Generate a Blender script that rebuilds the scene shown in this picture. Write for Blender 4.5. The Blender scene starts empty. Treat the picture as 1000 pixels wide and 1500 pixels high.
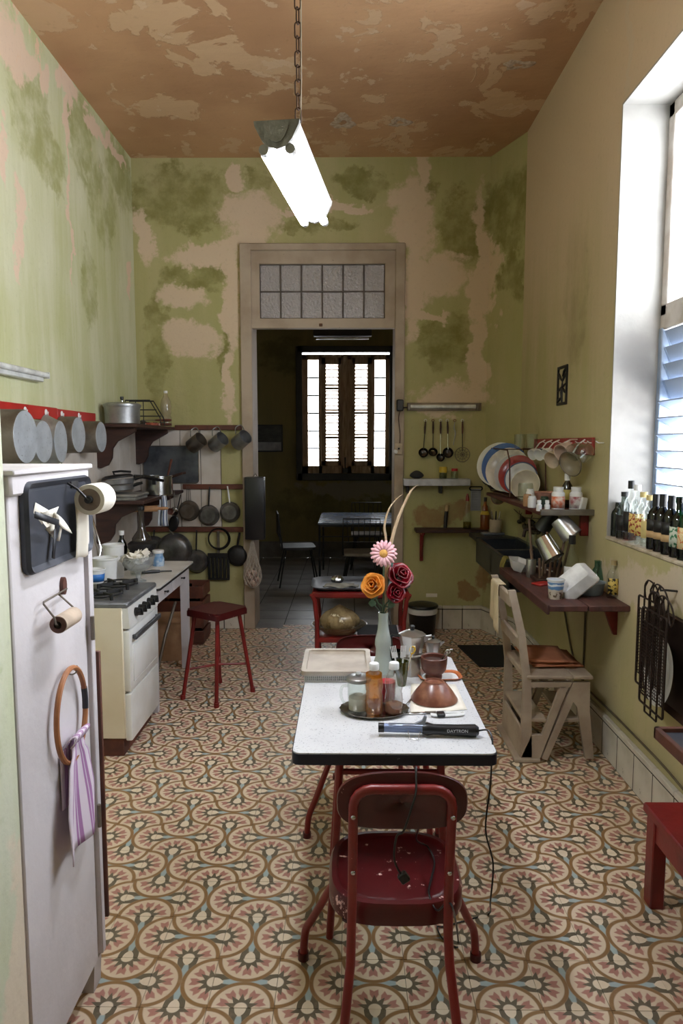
import bpy, bmesh, math, random
from mathutils import Matrix, Vector, Euler
PI = math.pi
SC = bpy.context.scene
COL = SC.collection
rnd = random.Random(7)

# ---------------------------------------------------------------- camera, sky, exposure
F, EYE, VX, VY = 1020.0, 1.67, 510.0, 650.0          # focal length (px of 1000x1500), eye height, vanishing point
PITCH = math.atan((750 - VY) / F)
YAW = math.atan((VX - 500) / F * math.cos(PITCH))
cd = bpy.data.cameras.new('camera'); cam = bpy.data.objects.new('camera', cd); COL.objects.link(cam)
cam.location = (0, 0, EYE); cam.rotation_euler = (PI / 2 - PITCH, 0, YAW)
cd.sensor_fit = 'VERTICAL'; cd.sensor_height = 36; cd.sensor_width = 24; cd.lens = F / 1500 * 36
cd.clip_start = 0.02; cd.clip_end = 200
SC.camera = cam
SC.view_settings.view_transform = 'Standard'; SC.view_settings.look = 'None'
SC.view_settings.gamma = 1; SC.view_settings.use_curve_mapping = False
SC.view_settings.exposure = 1.78
SC.cycles.max_bounces = 10; SC.cycles.diffuse_bounces = 6; SC.cycles.transparent_max_bounces = 32
W = bpy.data.worlds.new('overcast_sky'); SC.world = W; W.use_nodes = True
W.node_tree.nodes['Background'].inputs[0].default_value = (0.95, 0.975, 1.0, 1)
W.node_tree.nodes['Background'].inputs[1].default_value = 5.0
TUBE_EMIT = 60.0
for nm, loc, rot, sx, sy in (('window_right_offscreen', (1.74, 2.73, 2.28), (0, PI / 2, 0), 2.25, 2.1),
                             ('dining_window_daylight', (-0.04, 10.42, 2.1), (-PI / 2, 0, 0), 1.4, 1.9)):
    ld = bpy.data.lights.new(nm, 'AREA'); ld.shape = 'RECTANGLE'; ld.size = sx; ld.size_y = sy; ld.cycles.is_portal = True
    lo = bpy.data.objects.new(nm, ld); lo.location = loc; lo.rotation_euler = rot; COL.objects.link(lo)

# photo measurements -> metres: a sighted point at a known depth (Y), distance from the axis (X) or height (Z)
_cp, _sp, _cy, _sy = math.cos(PITCH), math.sin(PITCH), math.cos(YAW), math.sin(YAW)
FW = Vector((-_sy * _cp, _cy * _cp, -_sp)); RT = Vector((_cy, _sy, 0)); UP = Vector((-_sy * _sp, _cy * _sp, _cp))
def _ray(x, y): return FW + RT * ((x - 500) / F) + UP * ((750 - y) / F)
def atY(x, y, Y): d = _ray(x, y); return Vector((0, 0, EYE)) + d * (Y / d.y)
def atX(x, y, X): d = _ray(x, y); return Vector((0, 0, EYE)) + d * (X / d.x)
def atZ(x, y, z): d = _ray(x, y); return Vector((0, 0, EYE)) + d * ((z - EYE) / d.z)

# ---------------------------------------------------------------- materials
def lin(c):
    r = []
    for v in c[:3]:
        v /= 255.0
        r.append(v / 12.92 if v <= .04045 else ((v + .055) / 1.055) ** 2.4)
    return (*r, 1)
class V:                                             # shader maths on sockets
    def __init__(s, t, k): s.t, s.k = t, k
    def _m(s, op, b=None, c=None, rev=False):
        n = s.t.nodes.new('ShaderNodeMath'); n.operation = op
        args = [s, b, c] if not rev else [b, s, c]
        for i, a in enumerate(args):
            if a is None: continue
            if isinstance(a, V): s.t.links.new(a.k, n.inputs[i])
            else: n.inputs[i].default_value = a
        return V(s.t, n.outputs[0])
    def __add__(s, b): return s._m('ADD', b)
    __radd__ = __add__
    def __sub__(s, b): return s._m('SUBTRACT', b)
    def __rsub__(s, b): return s._m('SUBTRACT', b, rev=True)
    def __mul__(s, b): return s._m('MULTIPLY', b)
    __rmul__ = __mul__
    def __truediv__(s, b): return s._m('DIVIDE', b)
    def lt(s, b): return s._m('LESS_THAN', b)
    def gt(s, b): return s._m('GREATER_THAN', b)
    def mx(s, b): return s._m('MAXIMUM', b)
    def mn(s, b): return s._m('MINIMUM', b)
    def fl(s): return s._m('FLOOR')
    def fr(s): return s._m('FRACT')
    def ab(s): return s._m('ABSOLUTE')
    def sq(s): return s._m('SQRT')
    def rd(s): return s._m('ROUND')
    def md(s, b): return s._m('FLOORED_MODULO', b)
    def at2(s, b): return s._m('ARCTAN2', b)
    def sm(s, a, b):                                 # smoothstep a..b
        n = s.t.nodes.new('ShaderNodeMapRange'); n.interpolation_type = 'SMOOTHSTEP'
        s.t.links.new(s.k, n.inputs[0]); n.inputs[1].default_value = a; n.inputs[2].default_value = b
        return V(s.t, n.outputs[0])
def newmat(n):
    m = bpy.data.materials.new(n); m.use_nodes = True
    return m, m.node_tree, m.node_tree.nodes['Principled BSDF']
def mixc(t, f, a, b):
    n = t.nodes.new('ShaderNodeMix'); n.data_type = 'RGBA'
    if isinstance(f, V): t.links.new(f.k, n.inputs[0])
    else: n.inputs[0].default_value = f
    for i, c in ((6, a), (7, b)):
        if isinstance(c, (tuple, list)): n.inputs[i].default_value = lin(c)
        else: t.links.new(c, n.inputs[i])
    return n.outputs[2]
def coords(t, obj=None, kind='Object', scale=None):
    n = t.nodes.new('ShaderNodeTexCoord')
    if obj: n.object = obj
    k = n.outputs[kind]
    if scale:
        m = t.nodes.new('ShaderNodeMapping'); m.inputs['Scale'].default_value = scale
        t.links.new(k, m.inputs[0]); k = m.outputs[0]
    return k
def noise(t, co, sc, det=4, rough=.55, dist=0):
    n = t.nodes.new('ShaderNodeTexNoise'); t.links.new(co, n.inputs['Vector'])
    n.inputs['Scale'].default_value = sc; n.inputs['Detail'].default_value = det
    n.inputs['Roughness'].default_value = rough; n.inputs['Distortion'].default_value = dist
    return V(t, n.outputs[0])
def bump(t, bs, h, strength=.3, dist=.01):
    n = t.nodes.new('ShaderNodeBump'); n.inputs['Strength'].default_value = strength; n.inputs['Distance'].default_value = dist
    t.links.new(h.k, n.inputs['Height']); t.links.new(n.outputs[0], bs.inputs['Normal'])
def mat(n, c, r=.5, m=0, c2=None, sc=9, wear=None, wsc=45, wl=.62, bmp=0, bsc=60, stretch=None, spec=None):
    ma, t, b = newmat(n)
    co = coords(t, scale=stretch)
    if c2 is None: c2 = tuple(v * .82 for v in c)
    col = mixc(t, noise(t, co, sc).sm(.35, .7), c, c2)
    if wear: col = mixc(t, noise(t, co, wsc, 5, .65).sm(wl, wl + .04), col, wear)
    t.links.new(col, b.inputs['Base Color'])
    b.inputs['Roughness'].default_value = r; b.inputs['Metallic'].default_value = m
    if spec is not None: b.inputs['Specular IOR Level'].default_value = spec
    if bmp: bump(t, b, noise(t, co, bsc), bmp)
    return ma
def glass(n, tint, refl=.10, rough=.03, body=0.0, bodyc=(255, 255, 255), transl=False):
    ma, t, b = newmat(n); t.nodes.remove(b)
    out = t.nodes['Material Output']
    tr = t.nodes.new('ShaderNodeBsdfTransparent'); tr.inputs[0].default_value = lin(tint)
    src = tr.outputs[0]
    if body:
        d = t.nodes.new('ShaderNodeBsdfTranslucent' if transl else 'ShaderNodeBsdfDiffuse'); d.inputs[0].default_value = lin(bodyc)
        x = t.nodes.new('ShaderNodeMixShader'); x.inputs[0].default_value = body
        t.links.new(src, x.inputs[1]); t.links.new(d.outputs[0], x.inputs[2]); src = x.outputs[0]
    g = t.nodes.new('ShaderNodeBsdfGlossy'); g.inputs['Roughness'].default_value = rough
    lw = t.nodes.new('ShaderNodeLayerWeight'); lw.inputs[0].default_value = .5
    f = V(t, lw.outputs['Facing'])._m('POWER', 4.0) * .55 + (.035 + refl * .2)
    x = t.nodes.new('ShaderNodeMixShader'); t.links.new(f.k, x.inputs[0])
    t.links.new(src, x.inputs[1]); t.links.new(g.outputs[0], x.inputs[2]); t.links.new(x.outputs[0], out.inputs[0])
    return ma
def emit(n, c, s):
    ma, t, b = newmat(n)
    b.inputs['Base Color'].default_value = lin(c); b.inputs['Emission Color'].default_value = lin(c); b.inputs['Emission Strength'].default_value = s
    return ma

# ---------------------------------------------------------------- mesh and object helpers
class G:                                             # geometry of ONE part
    def __init__(s): s.bm = bmesh.new()
    def _add(s, vs, fs, mx=None):
        if mx is not None: vs = [mx @ Vector(v) for v in vs]
        b = [s.bm.verts.new(v) for v in vs]
        for f in fs:
            try: s.bm.faces.new([b[i] for i in f])
            except ValueError: pass
        return b
    def box(s, x0, x1, y0, y1, z0, z1, bev=0, mx=None, seg=1):
        t = bmesh.new(); bmesh.ops.create_cube(t, size=1)
        for v in t.verts: v.co = Vector(((x0 + x1) / 2 + v.co.x * (x1 - x0), (y0 + y1) / 2 + v.co.y * (y1 - y0), (z0 + z1) / 2 + v.co.z * (z1 - z0)))
        if bev: bmesh.ops.bevel(t, geom=t.edges[:], offset=bev, segments=seg, affect='EDGES', profile=.5)
        t.verts.index_update()
        s._add([v.co.copy() for v in t.verts], [[v.index for v in f.verts] for f in t.faces], mx); t.free(); return s
    def lathe(s, prof, seg=24, c=(0, 0, 0), mx=None, sx=1, sy=1):
        vs, fs, rows = [], [], []
        for r, z in prof:
            if r < 1e-6: rows.append([len(vs)]); vs.append((c[0], c[1], c[2] + z))
            else:
                rows.append(list(range(len(vs), len(vs) + seg)))
                for i in range(seg):
                    a = 2 * PI * i / seg; vs.append((c[0] + r * sx * math.cos(a), c[1] + r * sy * math.sin(a), c[2] + z))
        for A, B in zip(rows, rows[1:]):
            for i in range(seg):
                j = (i + 1) % seg
                if len(A) == 1 and len(B) == 1: continue
                if len(A) == 1: fs.append((A[0], B[j], B[i]))
                elif len(B) == 1: fs.append((A[i], A[j], B[0]))
                else: fs.append((A[i], A[j], B[j], B[i]))
        s._add(vs, fs, mx); return s
    def tube(s, pts, r, seg=8, closed=False, mx=None):
        pts = [Vector(p) for p in pts]; n = len(pts); vs, fs = [], []
        up = None
        for i, p in enumerate(pts):
            a = pts[(i - 1) % n] if (closed or i > 0) else p
            b = pts[(i + 1) % n] if (closed or i < n - 1) else p
            d = (b - a).normalized()
            if up is None: up = d.orthogonal().normalized()
            up = (up - d * up.dot(d));
            up = up.normalized() if up.length > 1e-6 else d.orthogonal().normalized()
            w = d.cross(up); rr = r[i] if isinstance(r, (list, tuple)) else r
            for k in range(seg):
                q = 2 * PI * k / seg; vs.append(p + up * (rr * math.cos(q)) + w * (rr * math.sin(q)))
        for i in range(n if closed else n - 1):
            j = (i + 1) % n
            for k in range(seg): fs.append((i * seg + k, i * seg + (k + 1) % seg, j * seg + (k + 1) % seg, j * seg + k))
        if not closed: fs += [tuple(range(seg))[::-1], tuple(range((n - 1) * seg, n * seg))]
        s._add(vs, fs, mx); return s
    def cyl(s, a, b, r, r2=None, seg=14): return s.tube([a, b], [r, r if r2 is None else r2], seg)
    def prism(s, o, d0, d1, ax='y', mx=None):        # 2-D outline pushed along an axis
        n = len(o)
        mk = {'y': lambda p, d: (p[0], d, p[1]), 'x': lambda p, d: (d, p[0], p[1]), 'z': lambda p, d: (p[0], p[1], d)}[ax]
        vs = [mk(p, d0) for p in o] + [mk(p, d1) for p in o]
        fs = [tuple(range(n))[::-1], tuple(range(n, 2 * n))] + [(i, (i + 1) % n, n + (i + 1) % n, n + i) for i in range(n)]
        s._add(vs, fs, mx); return s
    def sph(s, c, r, seg=12, rings=8, mx=None):
        r = (r, r, r) if not isinstance(r, (tuple, list)) else r
        pr = [(math.sin(PI * i / rings), -math.cos(PI * i / rings)) for i in range(rings + 1)]
        m = Matrix.Translation(c) @ Matrix.Diagonal((*r, 1))
        return s.lathe([(a if a > 1e-6 else 0, b) for a, b in pr], seg, mx=(mx @ m) if mx is not None else m)
    def grid(s, fn, nu, nv, cu=False, mx=None):      # surface fn(u, v), u and v in 0..1
        vs = [fn(i / (nu if cu else nu - 1), j / (nv - 1)) for j in range(nv) for i in range(nu)]
        fs = []
        for j in range(nv - 1):
            for i in range(nu if cu else nu - 1): fs.append((j * nu + i, j * nu + (i + 1) % nu, (j + 1) * nu + (i + 1) % nu, (j + 1) * nu + i))
        s._add(vs, fs, mx); return s
    def o(s, name, ma, parent=None, loc=(0, 0, 0), rot=(0, 0, 0), sol=0, sharp=38, sub=0, kind=None):
        bmesh.ops.recalc_face_normals(s.bm, faces=s.bm.faces)
        me = bpy.data.meshes.new(name); s.bm.to_mesh(me); s.bm.free()
        me.polygons.foreach_set('use_smooth', [True] * len(me.polygons)); me.set_sharp_from_angle(angle=math.radians(sharp))
        me.materials.append(ma)
        ob = bpy.data.objects.new(name, me); COL.objects.link(ob); ob.location = loc; ob.rotation_euler = rot
        if parent is not None: ob.parent = parent
        if sol: q = ob.modifiers.new('thickness', 'SOLIDIFY'); q.thickness = sol; q.offset = 0
        if sub: q = ob.modifiers.new('smooth', 'SUBSURF'); q.levels = sub; q.render_levels = sub
        if kind: ob['kind'] = kind
        return ob
def thing(name, label, cat, loc=(0, 0, 0), rot=(0, 0, 0), group=None):
    o = bpy.data.objects.new(name, None); COL.objects.link(o); o.empty_display_size = .05
    o.location = loc; o.rotation_euler = rot if isinstance(rot, (tuple, list, Euler)) else (0, 0, rot)
    return tag(o, label, cat, group)
def tag(o, label, cat, group=None):
    o['label'] = label; o['category'] = cat
    if group: o['group'] = group
    return o
def struct(o): o['kind'] = 'structure'; return o
def dup(o, parent=None):
    c = o.copy(); COL.objects.link(c); c.parent = parent
    for ch in list(o.children): dup(ch, c)
    return c
def arc(cx, cy, r, a0, a1, n): return [(cx + r * math.cos(math.radians(a0 + (a1 - a0) * i / n)), cy + r * math.sin(math.radians(a0 + (a1 - a0) * i / n))) for i in range(n + 1)]
def rrect(x0, x1, y0, y1, r, n=5):
    return arc(x1 - r, y0 + r, r, -90, 0, n) + arc(x1 - r, y1 - r, r, 0, 90, n) + arc(x0 + r, y1 - r, r, 90, 180, n) + arc(x0 + r, y0 + r, r, 180, 270, n)
def spline(P, n=6):
    P = [Vector(p) for p in P]; out = []
    for i in range(len(P) - 1):
        a, b, c, d = P[max(i - 1, 0)], P[i], P[i + 1], P[min(i + 2, len(P) - 1)]
        for k in range(n):
            t = k / n; out.append(.5 * ((2 * b) + (c - a) * t + (2 * a - 5 * b + 4 * c - d) * t * t + (3 * b - a - 3 * c + d) * t ** 3))
    return out + [P[-1]]
def shell(prof, th=.002):                            # open vessel: outer profile bottom->rim, then back down inside
    return [(0, prof[0][1])] + list(prof) + [(max(r - th, .001), z) for r, z in reversed(prof[1:])] + [(max(prof[0][0] - th, .001), prof[0][1] + th), (0, prof[0][1] + th)]
def text(name, body, size, ma, parent, loc, rot, ext=.0004):
    c = bpy.data.curves.new(name, 'FONT'); c.body = body; c.size = size; c.extrude = ext; c.align_x = 'CENTER'; c.align_y = 'CENTER'
    tmp = bpy.data.objects.new('tmp', c); COL.objects.link(tmp)
    me = bpy.data.meshes.new_from_object(tmp.evaluated_get(bpy.context.evaluated_depsgraph_get())); bpy.data.objects.remove(tmp)
    me.materials.clear(); me.materials.append(ma)
    o = bpy.data.objects.new(name, me); COL.objects.link(o); o.parent = parent; o.location = loc; o.rotation_euler = rot
    return o
# ---------------------------------------------------------------- wall paints
def wallmat(n, ax, base, alt, bare, dark, blobs, dblobs, streak=.35, top=None, peel=None, grime=None):
    """flaking lime paint: `bare` plaster patches and `dark` paint patches with shapes of their own"""
    ma, t, b = newmat(n); co = coords(t)
    sp = t.nodes.new('ShaderNodeSeparateXYZ'); t.links.new(co, sp.inputs[0])
    n1, n2 = noise(t, co, 2.6, 7, .62), noise(t, co, 3.1, 7, .62, .3)
    a = V(t, sp.outputs[ax]) + (n1 - .5) * .5; z = V(t, sp.outputs[2]) + (n2 - .5) * .5
    def field(L):
        f = None
        for p, q, ra, rz in L:
            u = (a - p) / ra; w = (z - q) / rz; d = u * u + w * w
            f = d if f is None else f.mn(d)
        return 1.0 - (f + (noise(t, co, 8, 8, .7) - .5) * 2.4).sm(.55, 1.25)
    st = noise(t, coords(t, scale=(3, 3, .4)), 1.3, 8, .68, .2)
    col = mixc(t, st.sm(.35, .68) * streak + noise(t, co, 1.1, 3).sm(.4, .65) * .5, base, alt)
    if dblobs: col = mixc(t, field(dblobs) * (noise(t, co, 5, 6, .65).sm(.3, .65) * .65 + .12), col, dark)
    if top:                                          # the upper wall lost its green wash: another colour, ragged limit
        zz = V(t, sp.outputs[2]) + (st - .5) * 1.6
        col = mixc(t, zz.sm(top[1], top[2]), col, top[0])
    if blobs: col = mixc(t, field(blobs) * .92, col, bare)
    if peel:                                         # small flakes
        pn = noise(t, coords(t, scale=(1, 1, .45)), 9, 6, .7)
        zz = V(t, sp.outputs[2])
        col = mixc(t, (pn + (zz - peel[1]) * peel[2]).sm(.66, .685), col, peel[0])
    col = mixc(t, noise(t, co, 38, 4, .6).sm(.55, .8) * .12, col, (70, 60, 40))
    if grime: col = mixc(t, field(grime[1]) * (noise(t, co, 6, 6, .65).sm(.2, .6) * .6 + .3), col, grime[0])
    t.links.new(col, b.inputs['Base Color']); b.inputs['Roughness'].default_value = .82; b.inputs['Specular IOR Level'].default_value = .25
    bump(t, b, noise(t, co, 14, 6, .6) + n1 * .8, .25, .012)
    return ma
def B(L, fn, s): return [(*fn(x, y), rx * s, ry * s) for x, y, rx, ry in L]
kB = 6.2 / F
fB = lambda x, y: (lambda p: (p.x, p.z))(atY(x, y, 6.2))
fL = lambda x, y: (lambda p: (p.y, p.z))(atX(x, y, -1.86))
back_bare = B([(365, 320, 42, 40), (300, 372, 62, 20), (262, 434, 36, 20), (277, 496, 42, 22), (208, 345, 14, 42), (338, 430, 16, 110), (338, 560, 12, 60), (347, 262, 14, 12),
               (615, 245, 12, 22), (606, 320, 38, 55), (636, 402, 55, 32), (618, 458, 36, 9), (655, 585, 62, 26), (706, 400, 14, 120), (700, 520, 16, 60), (604, 420, 14, 70), (470, 300, 80, 7)], fB, kB)
back_dark = B([(270, 292, 80, 45), (382, 268, 25, 20), (281, 404, 52, 20), (440, 325, 80, 10), (530, 268, 36, 14), (680, 330, 36, 50), (620, 285, 22, 30), (230, 500, 18, 80), (330, 510, 14, 30), (735, 330, 24, 60), (738, 410, 16, 40), (660, 500, 52, 40)], fB, kB)
M_back = wallmat('flaking_green_paint', 0, (170, 166, 114), (182, 174, 130), (214, 192, 168), (118, 114, 58), back_bare, back_dark, .55, grime=((150, 118, 82), B([(640, 752, 34, 16), (675, 745, 22, 14), (688, 862, 14, 16), (716, 838, 16, 26)], fB, kB)))
left_bare = [(atX(x, y, -1.86).y, atX(x, y, -1.86).z, a, b) for x, y, a, b in [(18, 70, .2, .16), (40, 88, .12, .07), (95, 120, .2, .07), (60, 112, .06, .10), (100, 170, .05, .2), (104, 300, .022, .6), (140, 190, .3, .06), (5, 220, .04, .16), (30, 330, .05, .3), (190, 410, .06, .16), (170, 222, .3, .05)]]
left_dark = [(atX(x, y, -1.86).y, atX(x, y, -1.86).z, a, b) for x, y, a, b in [(45, 170, .3, .3), (120, 200, .25, .3), (70, 230, .3, .2), (175, 250, .35, .3), (150, 300, .3, .3), (130, 430, .16, .3)]]
M_left = wallmat('green_lime_wash', 1, (206, 206, 176), (184, 186, 138), (220, 194, 172), (146, 146, 88), left_bare, left_dark, .8, peel=((220, 190, 162), 3.7, .19))
M_right = wallmat('olive_lime_wash', 1, (176, 168, 122), (184, 172, 132), (202, 186, 164), (146, 134, 96), [(3.35, .98, .5, .12), (2.9, 1.02, .4, .1), (3.72, 3.6, .04, .8)], [(4.4, 2.6, .25, .5)], .8, top=((204, 184, 158), 1.9, 3.3))
M_entry = wallmat('pale_green_wash', 1, (204, 206, 188), (188, 194, 160), (214, 200, 180), (150, 165, 105), [(1.5, .3, .1, .4)], [(1.3, 1.0, .2, .3)], .8)
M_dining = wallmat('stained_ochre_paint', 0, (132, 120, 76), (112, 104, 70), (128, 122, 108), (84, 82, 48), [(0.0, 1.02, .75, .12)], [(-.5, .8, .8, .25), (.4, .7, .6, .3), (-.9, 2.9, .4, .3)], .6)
M_white_reveal = mat('whitewash', (178, 175, 170), .8, c2=(158, 154, 149), sc=3, bmp=.15, bsc=25)
M_sill = mat('worn_concrete_sill', (198, 186, 166), .9, c2=(160, 146, 120), sc=12, bmp=.5, bsc=40)
def ceilmat():
    ma, t, b = newmat('peeling_brown_ceiling'); co = coords(t)
    n1 = noise(t, co, 2.3, 7, .6, .4); n2 = noise(t, co, 5.0, 7, .6, .2); wv = noise(t, coords(t, scale=(1, 2.2, 1)), 4.5, 4, .5)
    col = mixc(t, noise(t, co, .9, 3).sm(.35, .65), (196, 154, 116), (174, 132, 97))
    p1 = n1.sm(.55, .57); p2 = n2.sm(.635, .645)
    col = mixc(t, p1, col, (202, 167, 132)); col = mixc(t, p2 * .6, col, (212, 184, 154))
    col = mixc(t, noise(t, co, 26, 5).sm(.6, .8) * .3, col, (120, 86, 60))
    t.links.new(col, b.inputs['Base Color']); b.inputs['Roughness'].default_value = .75
    bump(t, b, wv * .8 + p1 * .5 + p2 * .4 + noise(t, co, 18, 5) * .3, .45, .02)
    return ma
M_ceil = ceilmat()
def tilemat(floor):
    ma, t, b = newmat('encaustic_cement_tile')
    sp = t.nodes.new('ShaderNodeSeparateXYZ'); t.links.new(coords(t, floor), sp.inputs[0])
    gx = V(t, sp.outputs[0]) / .2; gy = V(t, sp.outputs[1]) / .2
    par = (gx.fl() + gy.fl()).md(2.0)
    fu, fv = gx.fr() - .5, gy.fr() - .5
    u = fu + (fv - fu) * par; v = fv + (fu - fv) * par
    x, y = u.ab(), v.ab(); h = .5 - y
    r = (x * x + h * h).sq(); a = x.at2(h); k = a / (PI / 5); lat = r * ((k - k.rd()).ab() * (PI / 5))
    e = .012
    lt = lambda q, c: 1.0 - q.sm(c - e, c + e)
    gt = lambda q, c: q.sm(c - e, c + e)
    cream, pink, dk, br, blue, wh = (226, 208, 184), (180, 126, 112), (104, 94, 76), (146, 110, 68), (166, 184, 186), (230, 214, 190)
    tone = noise(t, coords(t, floor), 1.3, 4).sm(.3, .7)
    col = mixc(t, tone * .35, cream, (202, 176, 146))
    leaf = lt(lat - ((r - .15) * .52).mn(.068), 0) * gt(r, .17) * lt(r - lat * .65, .335)
    col = mixc(t, leaf, col, pink)
    star = lt(r + lat * 2.6, .268) * gt(r, .095)
    col = mixc(t, star, col, dk)
    col = mixc(t, lt(r, .098), col, wh)
    out = gt(r, .5)                                  # the waist of the double-axe figure
    ex = .5 - x
    e1 = (ex / .14 * (ex / .14) + y / .088 * (y / .088)).sq(); e2 = (ex / .33 * (ex / .33) + y / .165 * (y / .165)).sq()
    wc = mixc(t, 0.0, cream, cream)
    wc = mixc(t, lt(e2, 1.0) * gt(y, .03), wc, dk)
    wc = mixc(t, lt(e1, 1.0), wc, wh)
    wc = mixc(t, lt(y - (x * 16)._m('COSINE') * -.012, .046) * lt(x, .345), wc, blue)
    col = mixc(t, out, col, wc)
    col = mixc(t, gt(r, .438) * lt(r, .505), col, br)
    wn = noise(t, coords(t, floor), 24, 6, .7).sm(.5, .75)
    col = mixc(t, wn * .22, col, (196, 170, 140))
    t.links.new(col, b.inputs['Base Color'])
    rg = noise(t, coords(t, floor), 7, 5) * .3 + .28
    t.links.new(rg.k, b.inputs['Roughness']); b.inputs['Specular IOR Level'].default_value = .5
    return ma

# ---------------------------------------------------------------- room shell
XL, XR, YB, ZC = -1.86, 1.40, 6.20, 4.10
WY0, WY1, WZ0, WZ1 = 1.70, 3.76, 1.175, 3.39         # window opening in the right wall
M_grout = mat('dark_grout', (104, 86, 66), .9)
fl = struct(G().box(XL - .15, XR + .3, -1.5, YB, -.06, -.006).o('floor', M_grout))
p0 = atZ(732, 1293.5, 0)
M_tile = tilemat(fl)
ox, oy = p0.x % .2, p0.y % .2
par0 = (round((atZ(788, 1375, 0).x - ox) / .2 - .5) + round((atZ(788, 1375, 0).y - oy) / .2 - .5)) % 2
fl.location = (ox + (.2 if par0 else 0), oy, 0)
for v in fl.data.vertices: v.co.x -= fl.location.x; v.co.y -= fl.location.y
def tilegeo(g, x, y, s=.2, gap=.0007, z=0.0, t=.012):
    g.box(x - s / 2 + gap, x + s / 2 - gap, y - s / 2 + gap, y + s / 2 - gap, z - t, z, .0006)
tg = G(); tilegeo(tg, 0, 0); tile0 = tg.o('tile', M_tile, fl)
cells = []
for i in range(-12, 12):
    for j in range(-9, 34):
        x, y = ox + (i + .5) * .2, oy + (j + .5) * .2
        if XL - .1 < x < XR + .1 and -1.5 < y < YB + .02: cells.append((x, y))
def seen(x, y):
    if y < 1.45 or y > YB - .02: return False
    v = Vector((x, y, -EYE)); d = v.dot(FW); px, py = 500 + F * v.dot(RT) / d, 750 - F * v.dot(UP) / d
    if x < -.72 and y < 2.3 or x < -1.16 and y < 5.0 or x < -1.4 and y < 5.6: return False
    return -30 < px < 1030 and py < 1560 and x < XR
vis = sorted([c for c in cells if seen(*c)], key=lambda c: c[0] ** 2 + c[1] ** 2)
near, used = vis[:300], set(vis[:300])
for k, (x, y) in enumerate(near):
    o = tile0 if k == 0 else tile0.copy()
    if k: COL.objects.link(o)
    o.parent = fl; o.location = (x - fl.location.x, y - fl.location.y, rnd.uniform(-.0006, .0006))
g = G()
for x, y in cells:
    if (x, y) not in used: tilegeo(g, x - fl.location.x, y - fl.location.y)
g.o('tile_field', M_tile, fl, kind='stuff')
# walls
TX0, TX1, TZ1 = -.94, .49, 3.385                      # outer edge of the doorway trim
DX0, DX1, DZ = -.84, .405, 2.67                       # clear doorway
g = G(); g.box(-2.8, TX0, YB, YB + .3, 0, ZC); g.box(TX1, 2.8, YB, YB + .3, 0, ZC); g.box(TX0, TX1, YB, YB + .3, TZ1, ZC)
struct(g.o('wall_back', M_back))
struct(G().box(XL - .15, XL, 1.4, YB, 0, ZC).o('wall_left', M_left))
struct(G().box(XL - .15, -.7705, -1.5, 1.552, 0, ZC, .004).o('wall_entry', M_entry))
g = G(); g.box(XR, XR + .3, WY1, YB, 0, ZC); g.box(XR, XR + .3, -1.5, WY0, 0, ZC); g.box(XR, XR + .3, WY0, WY1, 0, WZ0 - .02); g.box(XR, XR + .3, WY0, WY1, WZ1 + .012, ZC)
struct(g.o('wall_right', M_right))
g = G(); g.prism([(1.21, YB + .001), (XR + .001, 5.72), (XR + .05, 5.72), (XR + .05, YB + .05), (1.21, YB + .05)], 0, ZC, 'z')
struct(g.o('wall_corner', M_back))
struct(G().box(XL - .15, XR + .3, -1.65, -1.5, 0, ZC).o('wall_behind', M_entry))
struct(G().box(XL - .15, XR + .3, -1.65, YB + .3, ZC, ZC + .15).o('ceiling', M_ceil))
# white reveal of the window and its rough sill
g = G(); g.box(XR - .001, XR + .3, WY1 - .012, WY1 + .0, WZ0, WZ1); g.box(XR - .001, XR + .3, WY0, WY0 + .012, WZ0, WZ1); g.box(XR - .001, XR + .3, WY0, WY1, WZ1, WZ1 + .012)
struct(g.o('trim_1', M_white_reveal))
struct(G().box(XR - .008, XR + .3, WY0, WY1, WZ0 - .02, WZ0, .006).o('trim_2', M_sill))
# white tile skirting
M_skirt = mat('white_skirting_tile', (218, 212, 200), .35, c2=(186, 178, 160), sc=4, wear=(110, 95, 70), wsc=14, wl=.68)
M_mortar = mat('dirty_mortar', (70, 62, 52), .9)
def skirting(name, a, b, n, h=.215, th=.025):
    a, b = Vector((*a, 0)), Vector((*b, 0)); L = (b - a).length; ang = math.atan2(b.y - a.y, b.x - a.x)
    base = struct(G().box(0, L, 0, th - .0008, 0, h - .031).o(name, M_mortar, None, a, (0, 0, ang)))
    w = L / n; q = None
    for i in range(n):
        if q is None: q = G().box(.003, w - .003, .002, th, .001, h - .034, .002).o('tile', M_skirt, base); cp = G().box(.003, w - .003, .002, th + .004, h - .028, h, .004).o('border_tile', M_skirt, base)
        else:
            for s in (q, cp): d = s.copy(); COL.objects.link(d); d.parent = base; d.location.x = i * w
skirting('baseboard_right', (XR, 2.2), (XR, 5.72), 17)
skirting('baseboard_corner', (XR, 5.72), (1.21, YB), 2)
skirting('baseboard_back', (1.21, YB), (TX1, YB), 4)
skirting('baseboard_left', (TX0 - .0, YB), (XL, YB), 5)
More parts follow.
